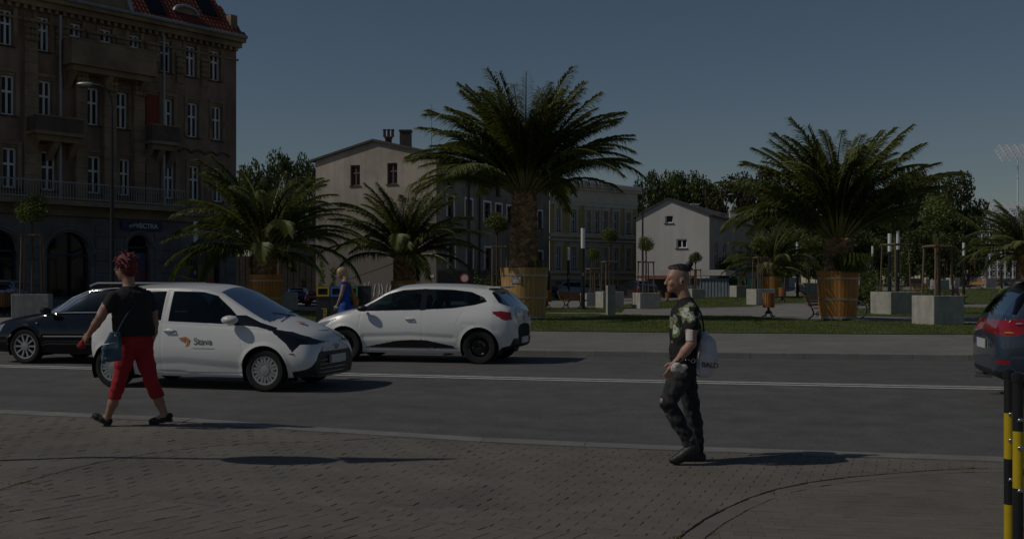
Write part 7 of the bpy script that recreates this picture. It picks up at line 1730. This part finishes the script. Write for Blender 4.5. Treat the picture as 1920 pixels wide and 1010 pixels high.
# ---------------------------------------------------------------- walking man with the white bag
def man():
    X = (1292 - CX) / FPX * 9.41; t = empty('person', (X, 9.41, zpav(X, 9.41)), 0, 'walking person in black floral T-shirt and torn black jeans with a white bag', 'person')
    S = SDF(.0062); P, M = head(S, (-.095, 0, 1.652), (-1, -.08, -.02), s=1.02)
    S.cone((-.075, 0, 1.585), .054, (-.03, 0, 1.44), .062, .03)
    for y in (-.09, .09): S.chain([((-.045, y, 1.30), .105), ((-.05, y, 1.1), .098), ((-.05, y, .95), .095), ((-.04, y * .8, .84), .10)])
    S.cone((-.03, 0, 1.405), .06, (-.012, -.165, 1.378), .05); S.cone((-.03, 0, 1.405), .06, (-.012, .165, 1.378), .05)
    S.chain([((-.01, -.19, 1.37), .054), ((-.022, -.245, 1.20), .050), ((-.022, -.262, 1.085), .042)], .02); S.chain([((-.022, -.262, 1.085), .042), ((-.075, -.262, 1.02), .043), ((-.15, -.255, .925), .027)], .015)
    hand(S, (-.152, -.255, .922), (-.5, 0, -.82), (-.8, -.1, .5), (.1, 1, 0), 1.02, .45)
    S.chain([((-.01, .19, 1.37), .054), ((.03, .25, 1.10), .042), ((-.03, .26, .86), .028)], .02); hand(S, (-.03, .26, .855), (-.3, 0, -.9), (-.9, 0, .3), (0, -1, 0), 1.0, .5)
    S.chain([((-.045, -.09, .88), .085), ((-.205, -.10, .558), .060), ((-.04, -.10, .26), .05), ((.0, -.10, .16), .04)], .02); S.chain([((-.035, .09, .88), .085), ((.035, .095, .50), .058), ((.085, .10, .25), .05), ((.09, .10, .12), .04)], .02)
    S.ell((-.258, -.105, .575), (.018, .022, .022), None, .012); S.ell((-.195, -.10, .462), (.018, .018, .014), None, .01)      # bare skin in the torn knee
    S.chain([((.0, -.10, .14), .035), ((-.1, -.10, .06), .03)]); S.chain([((.09, .10, .1), .035), ((-.03, .10, .05), .03)])
    def stub(V):
        c = np.tile(np.array([.42, .235, .165]), (len(V), 1)); k = np.clip((V[:, 2] - 1.612) / .03, 0, 1) * np.clip((V[:, 0] + .172) / .03, 0, 1) * (V[:, 2] > 1.5); c = c * (1 - .42 * k[:, None]) + .42 * k[:, None] * np.array([.17, .125, .105]); return c
    b = S.mesh('body', attr_mat('skin_stubble', .5, .05), t, color=stub); eyes(P, 1.02, t)
    # hair: long top combed back into a bun, shaved sides
    H = SDF(.005); H.ell(P(-.005, 0, .022), v3(.112, .078, .107), M, .01); H.cone(P(.07, 0, .095), .02, P(-.09, 0, .10), .028, .02); H.plane((-.14, 0, -1), -1.712)
    H.ell((.008, 0, 1.782), (.03, .03, .03), None, .01); H.cone((-.02, 0, 1.758), .02, (.012, .01, 1.79), .02, .01); H.cone((.0, -.005, 1.75), .012, (.03, -.01, 1.735), .006, .01); H.mesh('hair', mat('hair_dark', (.02, .014, .012), .6, var=.4, vs=20, stretch=(1, 6, 6)), t, noise=.002, nscale=60)
    mb = MB(); mb.sphere(tuple(P(-.022, -.0, -.03) + v3(0, -.09, 0)), (.012, .008, .014), 10, 8); mb.obj('earbud', M_gloss, t, smooth=True)
    # T-shirt with printed flowers
    T = SDF(.0062)
    for y in (-.095, .095): T.chain([((-.042, y, 1.31), .118), ((-.042, y, 1.15), .116), ((-.05, y, 1.0), .108), ((-.05, y, .90), .108)])
    T.cone((-.03, 0, 1.405), .07, (-.012, -.17, 1.375), .062); T.cone((-.03, 0, 1.405), .07, (-.012, .17, 1.375), .062)
    T.chain([((-.01, -.19, 1.368), .068), ((-.018, -.235, 1.23), .066)], .025); T.chain([((-.01, .19, 1.368), .068), ((.01, .24, 1.23), .066)], .025); T.plane((0, 0, -1), -.905); T.cone((-.035, 0, 1.44), .072, (-.01, 0, 1.38), .09, .03); T.plane((-.7, 0, 1), 1.528)
    rg = random.Random(5); FL = [((-.085, -.235, 1.345), .062), ((-.14, -.14, 1.205), .05), ((-.02, -.27, 1.31), .034), ((.035, -.20, 1.32), .04), ((-.115, -.19, 1.40), .03), ((.05, -.18, 1.22), .036), ((-.15, -.13, 1.30), .035), ((.06, -.1, 1.38), .04), ((-.02, -.22, 1.42), .03), ((.07, -.12, 1.29), .036), ((-.16, .05, 1.28), .05), ((.08, .05, 1.33), .05)]
    def flowers(V):
        c = np.tile(np.array([.011, .011, .013]), (len(V), 1))
        for i, (p, r) in enumerate(FL):
            d = V - v3(*p); ang = np.arctan2(d[:, 2], d[:, 0] + .5 * d[:, 1]); rr = np.linalg.norm(d, axis=1); pet = .55 + .45 * np.abs(np.cos(ang * 3.5 + i))
            g = (rr < r * 1.55 * (.4 + .6 * np.abs(np.cos(ang * 2.5 + 1.3 * i))) ** 1.0) & (rr > r * .8) & (np.abs(np.sin(ang * 4 + i * 2)) > .55); c[g] = np.array([.12, .17, .05]) if i % 2 else np.array([.2, .24, .1])
            w = rr < r * pet; c[w] = np.array([.52, .53, .47]) if i < 4 else np.array([.24, .25, .2]); c[rr < r * .26] = np.array([.04, .04, .05]); vein = w & (rr > r * .3) & (np.abs(np.cos(ang * 3.5 + i)) < .3); c[vein] *= .45
        return c
    T.mesh('t_shirt', attr_mat('floral_cotton', .9), t, noise=.0035, nscale=22, seed=3, color=flowers)
    # jeans
    J = SDF(.0062)
    for y in (-.075, .075): J.chain([((-.048, y, .95), .108), ((-.04, y, .85), .112)])
    J.chain([((-.048, -.09, .86), .104), ((-.13, -.098, .70), .09), ((-.205, -.10, .558), .073), ((-.13, -.10, .41), .068), ((-.05, -.10, .27), .057), ((-.02, -.10, .20), .056)], .02)
    J.chain([((-.035, .09, .86), .104), ((.0, .095, .68), .088), ((.035, .095, .50), .072), ((.07, .10, .36), .068), ((.088, .10, .2), .057), ((.09, .10, .13), .057)], .02); J.plane((0, 0, 1), .955)
    def knee(D, X, Y, Z):
        for cx, cy, cz, rx, rz in ((-.275, -.11, .575, .028, .026), (-.208, -.10, .458, .024, .016)): D = np.maximum(D, -(np.sqrt(((X - cx) / rx) ** 2 + ((Y - cy) / .05) ** 2 + ((Z - cz) / rz) ** 2) - 1) * .016)
        return D
    J.mesh('jeans', mat('black_denim', (.018, .018, .021), .85, var=.5, vs=9, bump=.3, bs=160, c2=(.05, .05, .056)), t, noise=.008, nscale=24, seed=8, extra=knee)
    mb = MB(); mb.tube([(-.048 + .118 * math.cos(a), .192 * math.sin(a), .935) for a in lin(0, 6.283, 28)][:-1], .014, 6, True); bl = mb.obj('belt', M_gloss, t, smooth=True)
    mb = MB()
    for k in range(6): a = R(-60 - 12 * k); mb.sphere((-.048 + .133 * math.cos(a), .207 * math.sin(a), .937), .008, 8, 6)
    mb.tube([(.0 + .018 * math.cos(a), -.212, .93 + .018 * math.sin(a)) for a in lin(0, 6.283, 14)][:-1], .004, 5, True); mb.obj('studs', M_chrome, bl, smooth=True)
    # shoes
    B = SDF(.006); B.k = .02; B.chain([((.012, -.10, .155), .055), ((-.06, -.10, .095), .048), ((-.135, -.10, .05), .036), ((-.165, -.10, .042), .030)]); B.chain([((.03, -.10, .125), .045), ((-.12, -.10, .032), .03)]); B.mesh('shoe', mat('black_leather', (.02, .024, .024), .5, var=.3, vs=8, bump=.2, bs=60), t, noise=.0015, nscale=30)
    B = SDF(.006); B.k = .02; B.chain([((.095, .10, .12), .056), ((.04, .10, .085), .05), ((-.04, .10, .05), .04), ((-.075, .10, .042), .034)]); B.chain([((.13, .10, .04), .042), ((-.05, .10, .034), .036)]); B.plane((0, 0, -1), -.001); B.mesh('shoe', MATS['black_leather'], t)
    mb = MB(); mb.tube([(-.135 + .034 * math.cos(a) * .8, -.256 + .034 * math.sin(a), .945 + .034 * math.cos(a) * .6) for a in lin(0, 6.283, 18)][:-1], .011, 6, True); mb.obj('wristband', M_blkpl, t, smooth=True)
    G = SDF(.005); G.cone((-.016, -.2535, 1.20), .056, (-.021, -.26, 1.10), .0505, .01); G.plane((0, 0, 1), 1.205); G.plane((0, 0, -1), -1.108); G.plane((.75, .66, 0), -.211); G.mesh('bandage', mat('bandage', (.62, .60, .58), .9), t)
    # drawstring bag (held on the back) and the cloth in the pocket
    bag = empty('drawstring_bag', (X, 9.41, zpav(X, 9.41)), 0, 'white cloth drawstring bag with dark lettering on the walking person\'s back', 'bag')
    G = SDF(.007); G.k = .05
    for y in (-.13, -.06, 0, .06, .13): G.chain([((.112, y - .03, .845), .074), ((.132, y - .03, .96), .082), ((.132, y * .8 - .03, 1.06), .066), ((.118, y * .4 - .03, 1.155), .03)])
    G.plane((.12, 0, -1), -.768)
    G.mesh('sack', mat('white_cotton', (.60, .58, .62), .9, var=.06, vs=5, bump=.2, bs=90), bag, noise=.008, nscale=20, seed=2)
    link('lettering', text_mesh('BALD', .062, .0015, .001), mat('bag_print', (.07, .065, .075), .8), bag, (.142, -.245, .893), (R(88), R(5), R(8)))
    mb = MB(); 
    for y0, y1 in ((-.12, -.10), (.12, .06)): mb.tube(chaikin([Vector((-.06, y0, 1.43)), Vector((.02, y0, 1.44)), Vector((.095, y0, 1.34)), Vector((.115, y1, 1.20)), Vector((.12, y1 * .5 - .03, 1.15))], 2), .008, 6)
    mb.obj('cord', M_blkpl, bag, smooth=True)
    cl = SDF(.006); cl.k = .015; rr = random.Random(3)
    for _ in range(9): cl.ell((-.125 + rr.uniform(-.055, .055), -.285 + rr.uniform(-.012, .02), .875 + rr.uniform(-.03, .035)), (.026, .014, .024))
    cl.mesh('cloth', MATS['bandage'], bag, noise=.006, nscale=70, seed=4)
    o = bag.children[-1]; o.parent = t
    t.scale = bag.scale = (.985, .985, .985)
man()
# ---------------------------------------------------------------- woman in red trousers
def woman():
    Yw = 10.4; X = (250 - CX) / FPX * Yw; t = empty('person', (X, Yw, zpav(X, Yw)), 0, 'walking person with short red hair, dark T-shirt and red cropped trousers', 'person')
    S = SDF(.0062); P, M = head(S, (-.085, .03, 1.535), (-.86, .42, -.12), s=.98)
    S.cone((-.062, .03, 1.47), .052, (-.045, .02, 1.32), .06, .03)
    ax_ = v3(.30, .26, 0) / .397
    for j in (-.1, 0, .1): c = v3(-.015, .01, 0) + ax_ * j * .7; S.chain([(c + v3(0, 0, 1.22), .09), (c + v3(0, 0, 1.0), .085), (c + v3(.02, 0, .82), .09)])
    S.cone((-.045, .02, 1.315), .055, (-.14, -.09, 1.265), .045); S.cone((-.045, .02, 1.315), .055, (.08, .12, 1.265), .045)
    S.chain([((-.155, -.11, 1.25), .05), ((-.21, -.155, 1.14), .046), ((-.252, -.165, 1.062), .043)], .02); S.chain([((-.252, -.165, 1.062), .043), ((-.31, -.14, .99), .041), ((-.388, -.10, .90), .025)], .015)
    hand(S, (-.39, -.10, .897), (-.62, .15, -.75), (-.6, .5, .5), (.6, .6, -.3), .92, .7)
    S.chain([((.095, .135, 1.25), .05), ((.13, .17, 1.10), .046), ((.145, .18, .985), .04)], .02); S.chain([((.145, .18, .985), .04), ((.148, .15, .90), .038), ((.132, .11, .79), .025)], .015); hand(S, (.13, .11, .785), (-.15, -.1, -1), (-.6, .6, 0), (-.6, -.6, 0), .92, .6)
    S.chain([((-.04, -.04, .78), .08), ((-.108, -.07, .435), .052), ((-.175, -.07, .22), .046), ((-.222, -.07, .095), .033)], .02); S.chain([((.065, .05, .78), .08), ((.15, .06, .43), .052), ((.235, .06, .22), .046), ((.285, .06, .10), .034)], .02)
    S.chain([((-.222, -.07, .07), .034), ((-.30, -.07, .085), .026)], .015); S.chain([((.29, .06, .085), .034), ((.20, .06, .045), .028)], .015)
    S.mesh('body', M_skin2, t); eyes(P, .98, t)
    H = SDF(.005); H.ell(P(-.014, 0, .032), v3(.108, .09, .10), M, .02); H.ell(P(-.055, 0, -.02), v3(.062, .08, .078), M, .02); H.cone(P(.04, .0, .09), .04, P(-.04, 0, .10), .045, .02)
    rr = random.Random(6)
    for _ in range(170): a, b = rr.uniform(0, 6.28), rr.uniform(-.55, 1.45); q = P(-.014 + .1 * math.cos(a) * math.cos(b), .084 * math.sin(a) * math.cos(b), .034 + .098 * math.sin(b)); dq = (q - P(-.014, 0, .03)) * rr.uniform(.1, .5); H.cone(q, .011, q + dq + v3(rr.uniform(-.03, .03), rr.uniform(-.03, .03), rr.uniform(-.035, .012)), .003, .005)
    H.plane(tuple(v3(*(M[:, 0] * 1.0 - M[:, 2] * .75))), float((P(.052, 0, .0) @ (M[:, 0] - M[:, 2] * .75)))); H.mesh('hair', mat('hair_red', (.14, .008, .012), .45, var=.4, vs=7, bump=.5, bs=200), t, noise=.002, nscale=45, seed=2)
    mb = MB(); pz = P(.092, 0, -.006)
    for sd in (-1, 1): c = P(.095, sd * .033, -.008); mb.tube([c + M[:, 1] * .024 * math.cos(a) + M[:, 2] * .019 * math.sin(a) for a in lin(0, 6.283, 16)][:-1], .0035, 5, True); mb.tube([P(.095, sd * .057, -.004), P(.0, sd * .085, -.01)], .003, 5)
    mb.obj('glasses', M_chrome, t)
    T = SDF(.0062)
    for j in (-.115, 0, .115): c = v3(-.018, .012, 0) + ax_ * j * .66; T.chain([(c + v3(0, 0, 1.225), .106), (c + v3(.0, 0, 1.05), .108), (c + v3(.02, 0, .94), .116), (c + v3(.03, 0, .84), .124)])
    T.cone((-.045, .02, 1.31), .062, (-.14, -.09, 1.258), .055); T.cone((-.045, .02, 1.31), .062, (.075, .12, 1.258), .055); T.chain([((-.155, -.11, 1.248), .061), ((-.195, -.145, 1.15), .06)], .025); T.chain([((.095, .135, 1.248), .061), ((.122, .16, 1.15), .06)], .025)
    T.plane((0, 0, -1), -.872); T.plane((0, 0, 1), 1.385); T.mesh('t_shirt', mat('charcoal_cotton', (.026, .023, .023), .95, var=.25, vs=5, bump=.2, bs=150), t, noise=.006, nscale=19, seed=5)
    J = SDF(.0062)
    for j in (-.085, .0, .085): c = v3(.005, .01, 0) + ax_ * j * .75; J.chain([(c + v3(0, 0, .90), .092), (c + v3(.012, 0, .80), .108)])
    J.plane((0, 0, 1), .93); J.chain([((-.04, -.04, .77), .102), ((-.08, -.06, .58), .078), ((-.112, -.07, .43), .066), ((-.16, -.07, .27), .062)], .02); J.chain([((.065, .05, .77), .102), ((.11, .06, .58), .08), ((.155, .06, .42), .067), ((.222, .06, .265), .063)], .02)
    def hem(D, X, Y, Z): return np.maximum(D, np.where(X < .03, .268 - Z - .18 * (X + .16), .262 - Z + .28 * (X - .22)))
    J.mesh('cropped_trousers', mat('red_cotton', (.36, .014, .020), .85, var=.2, vs=6, bump=.2, bs=140), t, noise=.006, nscale=23, seed=9, extra=hem)
    shoe = mat('black_suede', (.012, .012, .012), .7, var=.3, vs=9); M_sole = mat('shoe_sole', (.05, .042, .036), .8)
    for nm, pts, sole in (('l', [((-.212, -.07, .05), .036), ((-.27, -.07, .068), .034), ((-.325, -.07, .092), .031), ((-.352, -.07, .105), .025)], [(-.20, .012), (-.35, .075)]), ('r', [((.335, .06, .085), .032), ((.27, .06, .052), .033), ((.19, .06, .036), .034), ((.155, .06, .033), .027)], [(.36, .05), (.14, .008)])):
        B = SDF(.0055); B.k = .018; B.chain(pts); B.plane(tuple(v3(0, 0, 1) if False else (0, 0, -1)), -.004)
        sh_ = B.mesh('shoe', shoe, t); mb = MB(); (x0, z0), (x1, z1) = sole; y0 = pts[0][0][1]; d = v3(x1 - x0, 0, z1 - z0); d /= np.linalg.norm(d)
        out = []
        for k in lin(0, 1, 10): w = .026 + .014 * math.sin(math.pi * min(1, k * 1.15)); out.append((k, w))
        L_ = math.hypot(x1 - x0, z1 - z0); mb.prism([(k * L_, w) for k, w in out] + [(k * L_, -w) for k, w in out[::-1]], -.006, .006, lambda a, b, h: (x0 + d[0] * a, y0 + b, z0 + d[2] * a + h)); mb.box((x0 + d[0] * .03, y0, z0 + d[2] * .03 - .008), (.055, .05, .02)); mb.obj('sole', M_sole, sh_, fixn=True)
        mb = MB(); q = pts[1][0]; mb.sphere((q[0] - .02, q[1], q[2] + .032), (.02, .016, .008), 8, 6); mb.sphere((q[0] - .035, q[1] - .012, q[2] + .03), (.012, .006, .006), 8, 6); mb.obj('tassel', shoe, sh_, smooth=True)
    bag = empty('shoulder_bag', (X, Yw, zpav(X, Yw)), 0, 'blue denim shoulder bag hanging at the red-haired person\'s hip', 'bag')
    G = SDF(.006); G.k = .03
    for j in (-1, -.5, 0, .5, 1): G.chain([((-.135 + .058 * j, -.215 + .012 * j, .655), .030), ((-.128 + .052 * j, -.215 + .012 * j, .76), .034), ((-.105 + .036 * j, -.20 + .012 * j, .90), .016)], .015)
    G.plane((.1, 0, -1), -.65); G.mesh('pouch', mat('denim_blue', (.05, .105, .17), .9, var=.4, vs=8, bump=.4, bs=120, c2=(.10, .17, .24)), bag, noise=.004, nscale=24)
    mb = MB(); mb.tube(chaikin([Vector((-.08, -.235, .885)), Vector((-.06, -.20, .96)), Vector((.0, -.145, 1.10)), Vector((.085, -.005, 1.26)), Vector((.09, .10, 1.335)), Vector((.03, .17, 1.30))], 2), .011, 6); mb.obj('strap', mat('denim_dark', (.02, .03, .06), .9), bag, smooth=True)
    mb = MB(); mb.tube([(-.19, -.275, .80), (-.13, -.282, .812), (-.075, -.272, .82)], .004, 5); mb.sphere((-.085, -.24, .885), .013, 8, 6); mb.sphere((-.165, -.277, .672), .008, 8, 6); mb.obj('zip', M_chrome, bag)
    c = SDF(.006); c.k = .015
    for q, r in (((-.445, -.09, .83), .026), ((-.47, -.085, .80), .03), ((-.485, -.085, .775), .026), ((-.455, -.08, .785), .028)): c.ell(q, (r, r * .6, r))
    c.mesh('red_cloth', mat('red_cloth_bright', (.34, .03, .035), .9, var=.2, vs=20), t, noise=.005, nscale=60)
woman()
# ---------------------------------------------------------------- woman in blue dress
def blonde():
    Yb = 24.0; X = (645 - CX) / FPX * Yb; t = empty('person', (X, Yb, zg(X, Yb)), 0, 'person with blond hair in a bright blue dress beside the recycling bins', 'person')
    S = SDF(.009); P, M = head(S, (-.055, 0, 1.565), (-.93, -.1, -.36), up=(-.3, 0, 1), s=.98); S.cone((-.03, 0, 1.50), .05, (.02, 0, 1.37), .055, .03)
    for y in (-.08, .08): S.chain([((.03, y, 1.28), .09), ((.03, y, 1.05), .085), ((.02, y, .85), .10)])
    S.cone((.02, 0, 1.38), .05, (.03, -.15, 1.33), .045); S.cone((.02, 0, 1.38), .05, (.03, .15, 1.33), .045)
    S.chain([((.03, -.18, 1.32), .046), ((-.03, -.22, 1.05), .037), ((-.12, -.20, .84), .024)], .015); hand(S, (-.122, -.2, .835), (-.4, 0, -.85), (-.8, 0, .4), (.2, 1, 0), .9, .9); S.chain([((.03, .18, 1.32), .046), ((.02, .22, 1.05), .037), ((-.1, .2, .86), .024)], .015)
    S.chain([((.02, -.08, .85), .09), ((-.02, -.08, .47), .055), ((.03, -.08, .1), .035), ((-.08, -.08, .03), .03)]); S.chain([((.02, .08, .85), .09), ((.0, .08, .47), .055), ((.08, .08, .1), .035), ((-.02, .08, .03), .03)]); S.mesh('body', M_skin, t); eyes(P, .98, t)
    H = SDF(.008); H.ell(P(-.012, 0, .03), v3(.108, .088, .10), M, .02); H.chain([(P(-.06, 0, -.03), .075), ((.045, 0, 1.43), .07), ((.075, 0, 1.30), .045)], .03); H.plane(tuple(M[:, 0] - M[:, 2] * .4), float(P(.06, 0, .0) @ (M[:, 0] - M[:, 2] * .4))); H.mesh('hair', mat('hair_blond', (.46, .34, .17), .55, var=.25, vs=12, stretch=(4, 4, 1)), t, noise=.004, nscale=40)
    D = SDF(.009)
    for y in (-.085, .085): D.chain([((.03, y, 1.28), .105), ((.03, y, 1.06), .10), ((.03, y * 1.3, .80), .15), ((.04, y * 1.6, .52), .18)])
    for y in (-.17, .17): D.ell((.025, y, 1.335), (.075, .06, .045), None, .02)
    D.plane((0, 0, -1), -.50); D.plane((-.3, 0, 1), 1.372); D.mesh('dress', mat('blue_dress', (.012, .065, .34), .75, var=.2, vs=5), t, noise=.012, nscale=17, seed=4)
    b = empty('tote_bag', (X, Yb, zg(X, Yb)), 0, 'orange tan tote bag behind the person in the blue dress', 'bag'); G = SDF(.009); G.k = .03; G.chain([((.17, .0, 1.22), .02), ((.21, .02, 1.05), .05), ((.255, .03, .93), .075), ((.255, .03, .88), .07)]); G.mesh('sack', mat('tan_leather', (.36, .17, .03), .6, var=.2, vs=5), b); mb = MB(); mb.tube([(.17, 0, 1.22), (.13, .05, 1.33), (.09, .14, 1.375)], .014, 6); mb.obj('strap', MATS['tan_leather'], b)
    m = SDF(.006); m.k = .01
    for q in ((-.15, -.21, .80), (-.12, -.22, .79), (-.10, -.215, .775)): m.ell(q, (.03, .025, .02))
    m.mesh('face_mask', mat('pale_blue_cloth', (.3, .47, .55), .9), t, noise=.003, nscale=60)
blonde()
# ---------------------------------------------------------------- far people and the driver
def seated():
    g = gnd2(1788, 569); t = empty('person', g + Vector((-.05, -.18, .02)), R(12), 'person in a grey shirt and shorts sitting on the far bench', 'person')
    S = SDF(.012); P, M = head(S, (.02, -.05, 1.22), (-.6, -.8, -.1)); S.cone((.02, 0, 1.15), .055, (.0, .05, 1.02), .065, .03); S.chain([((-.1, .05, .95), .1), ((0, .12, .55), .13)]); S.chain([((.1, .05, .95), .1), ((0, .12, .55), .13)])
    S.chain([((-.2, .03, .96), .055), ((-.28, -.1, .74), .045), ((-.10, -.16, 1.05), .035), ((-.06, -.12, 1.18), .035)]); S.chain([((.2, .03, .96), .055), ((.3, -.02, .72), .045), ((.25, -.25, .58), .035)])
    for sx, dx in ((-.1, -.05), (.1, .16)): S.chain([((sx, .1, .52), .09), ((sx + dx, -.35, .52), .065), ((sx + dx * 1.2, -.38, .1), .045), ((sx + dx * 1.2, -.5, .04), .04)])
    S.mesh('body', M_skin2, t)
    T = SDF(.012); T.chain([((-.1, .05, .95), .13), ((-.06, .11, .56), .16)]); T.chain([((.1, .05, .95), .13), ((.06, .11, .56), .16)]); T.chain([((-.19, .03, .96), .075), ((-.25, -.04, .84), .07)]); T.chain([((.19, .03, .96), .075), ((.26, .0, .82), .07)]); T.plane((0, 0, 1), 1.07); T.mesh('shirt', mat('grey_shirt', (.24, .26, .29), .9, var=.1, vs=5), t, noise=.006, nscale=15)
    J = SDF(.012); 
    for sx, dx in ((-.1, -.05), (.1, .16)): J.chain([((sx, .1, .53), .12), ((sx + dx * .7, -.24, .53), .09)])
    J.mesh('shorts', mat('dark_shorts', (.03, .03, .035), .9), t)
seated()
def walker():
    g = onto(1814, 103.0); t = empty('person', g, R(30), 'distant person in dark clothes with a blue bag beside the lamp', 'person'); S = SDF(.015); P, M = head(S, (0, 0, 1.62), (-.5, -.8, 0)); S.cone((0, 0, 1.55), .06, (0, 0, 1.42), .065, .03)
    for sx in (-.1, .1): S.chain([((sx, 0, 1.33), .1), ((sx, 0, .9), .11)]); S.chain([((sx * 2.1, 0, 1.36), .055), ((sx * 2.6, 0, 1.1), .045), ((sx * 2.5, -.08, .86), .035)])
    S.chain([((-.09, 0, .88), .1), ((-.09, -.12, .48), .065), ((-.09, -.1, .06), .05)]); S.chain([((.09, 0, .88), .1), ((.09, .06, .48), .065), ((.09, .2, .08), .05)]); S.mesh('body', M_skin2, t)
    T = SDF(.015)
    for sx in (-.1, .1): T.chain([((sx, 0, 1.33), .125), ((sx, 0, .92), .13)]); T.chain([((sx * 2.0, 0, 1.36), .075), ((sx * 2.5, 0, 1.12), .065)])
    T.plane((0, 0, 1), 1.45); T.mesh('jacket', mat('dark_jacket', (.02, .025, .04), .9), t); J = SDF(.015); J.chain([((-.09, 0, .88), .12), ((-.09, -.12, .48), .085), ((-.09, -.1, .09), .07)]); J.chain([((.09, 0, .88), .12), ((.09, .06, .48), .085), ((.09, .2, .1), .07)]); J.mesh('trousers', mat('dark_trousers', (.02, .02, .03), .9), t)
    mb = MB(); mb.sphere((-.36, -.05, .85), (.08, .14, .2), 10, 8); b = mb.obj('carrier_bag', mat('blue_bag', (.02, .09, .3), .6), smooth=True, loc=g); tag(b, 'blue carrier bag held by the distant person in dark clothes', 'bag')
walker()
def driver(car, x, y, col, label):
    M4 = car.matrix_basis; t = empty('person', Vector(M4 @ Vector((x, y, .42))), car.rotation_euler.z, label, 'person'); S = SDF(.01); P, M = head(S, (-.08, 0, .72), (1, 0, 0)); S.cone((-.1, 0, .66), .055, (-.12, 0, .52), .065, .03)
    for sy in (-.09, .09): S.chain([((-.13, sy, .44), .1), ((-.04, sy, .08), .12)])
    for sy in (-.2, .2): S.chain([((-.12, sy, .46), .055), ((.06, sy * 1.2, .28), .045), ((.30, sy * .6, .36), .033)]); S.chain([((0, sy * .5, .08), .09), ((.36, sy * .5, .12), .07)])
    S.mesh('body', M_skin2, t); T = SDF(.01)
    for sy in (-.09, .09): T.chain([((-.13, sy, .44), .125), ((-.04, sy, .1), .14)])
    for sy in (-.19, .19): T.chain([((-.12, sy, .46), .075), ((-.02, sy * 1.1, .36), .068)])
    T.plane((0, 0, 1), .56); T.mesh('shirt', col, t, noise=.005, nscale=18); H = SDF(.008); H.ell(P(-.012, 0, .03), v3(.106, .087, .1), M); H.plane((1, 0, -.6), float(P(.055, 0, 0) @ v3(1, 0, -.6))); H.mesh('hair', MATS['hair_dark'], t)
bpy.context.view_layer.update()
driver(car3, .08, .36, mat('red_white_shirt', (.45, .42, .42), .9, c2=(.35, .03, .03), var=.3, vs=6), 'driver at the wheel of the navy black estate car')
driver(car1, .12, .33, mat('driver_grey', (.08, .09, .1), .9), 'driver inside the small white lettered car'); driver(car2, .12, .36, mat('driver_pale', (.3, .3, .3), .9), 'driver inside the white hatchback')
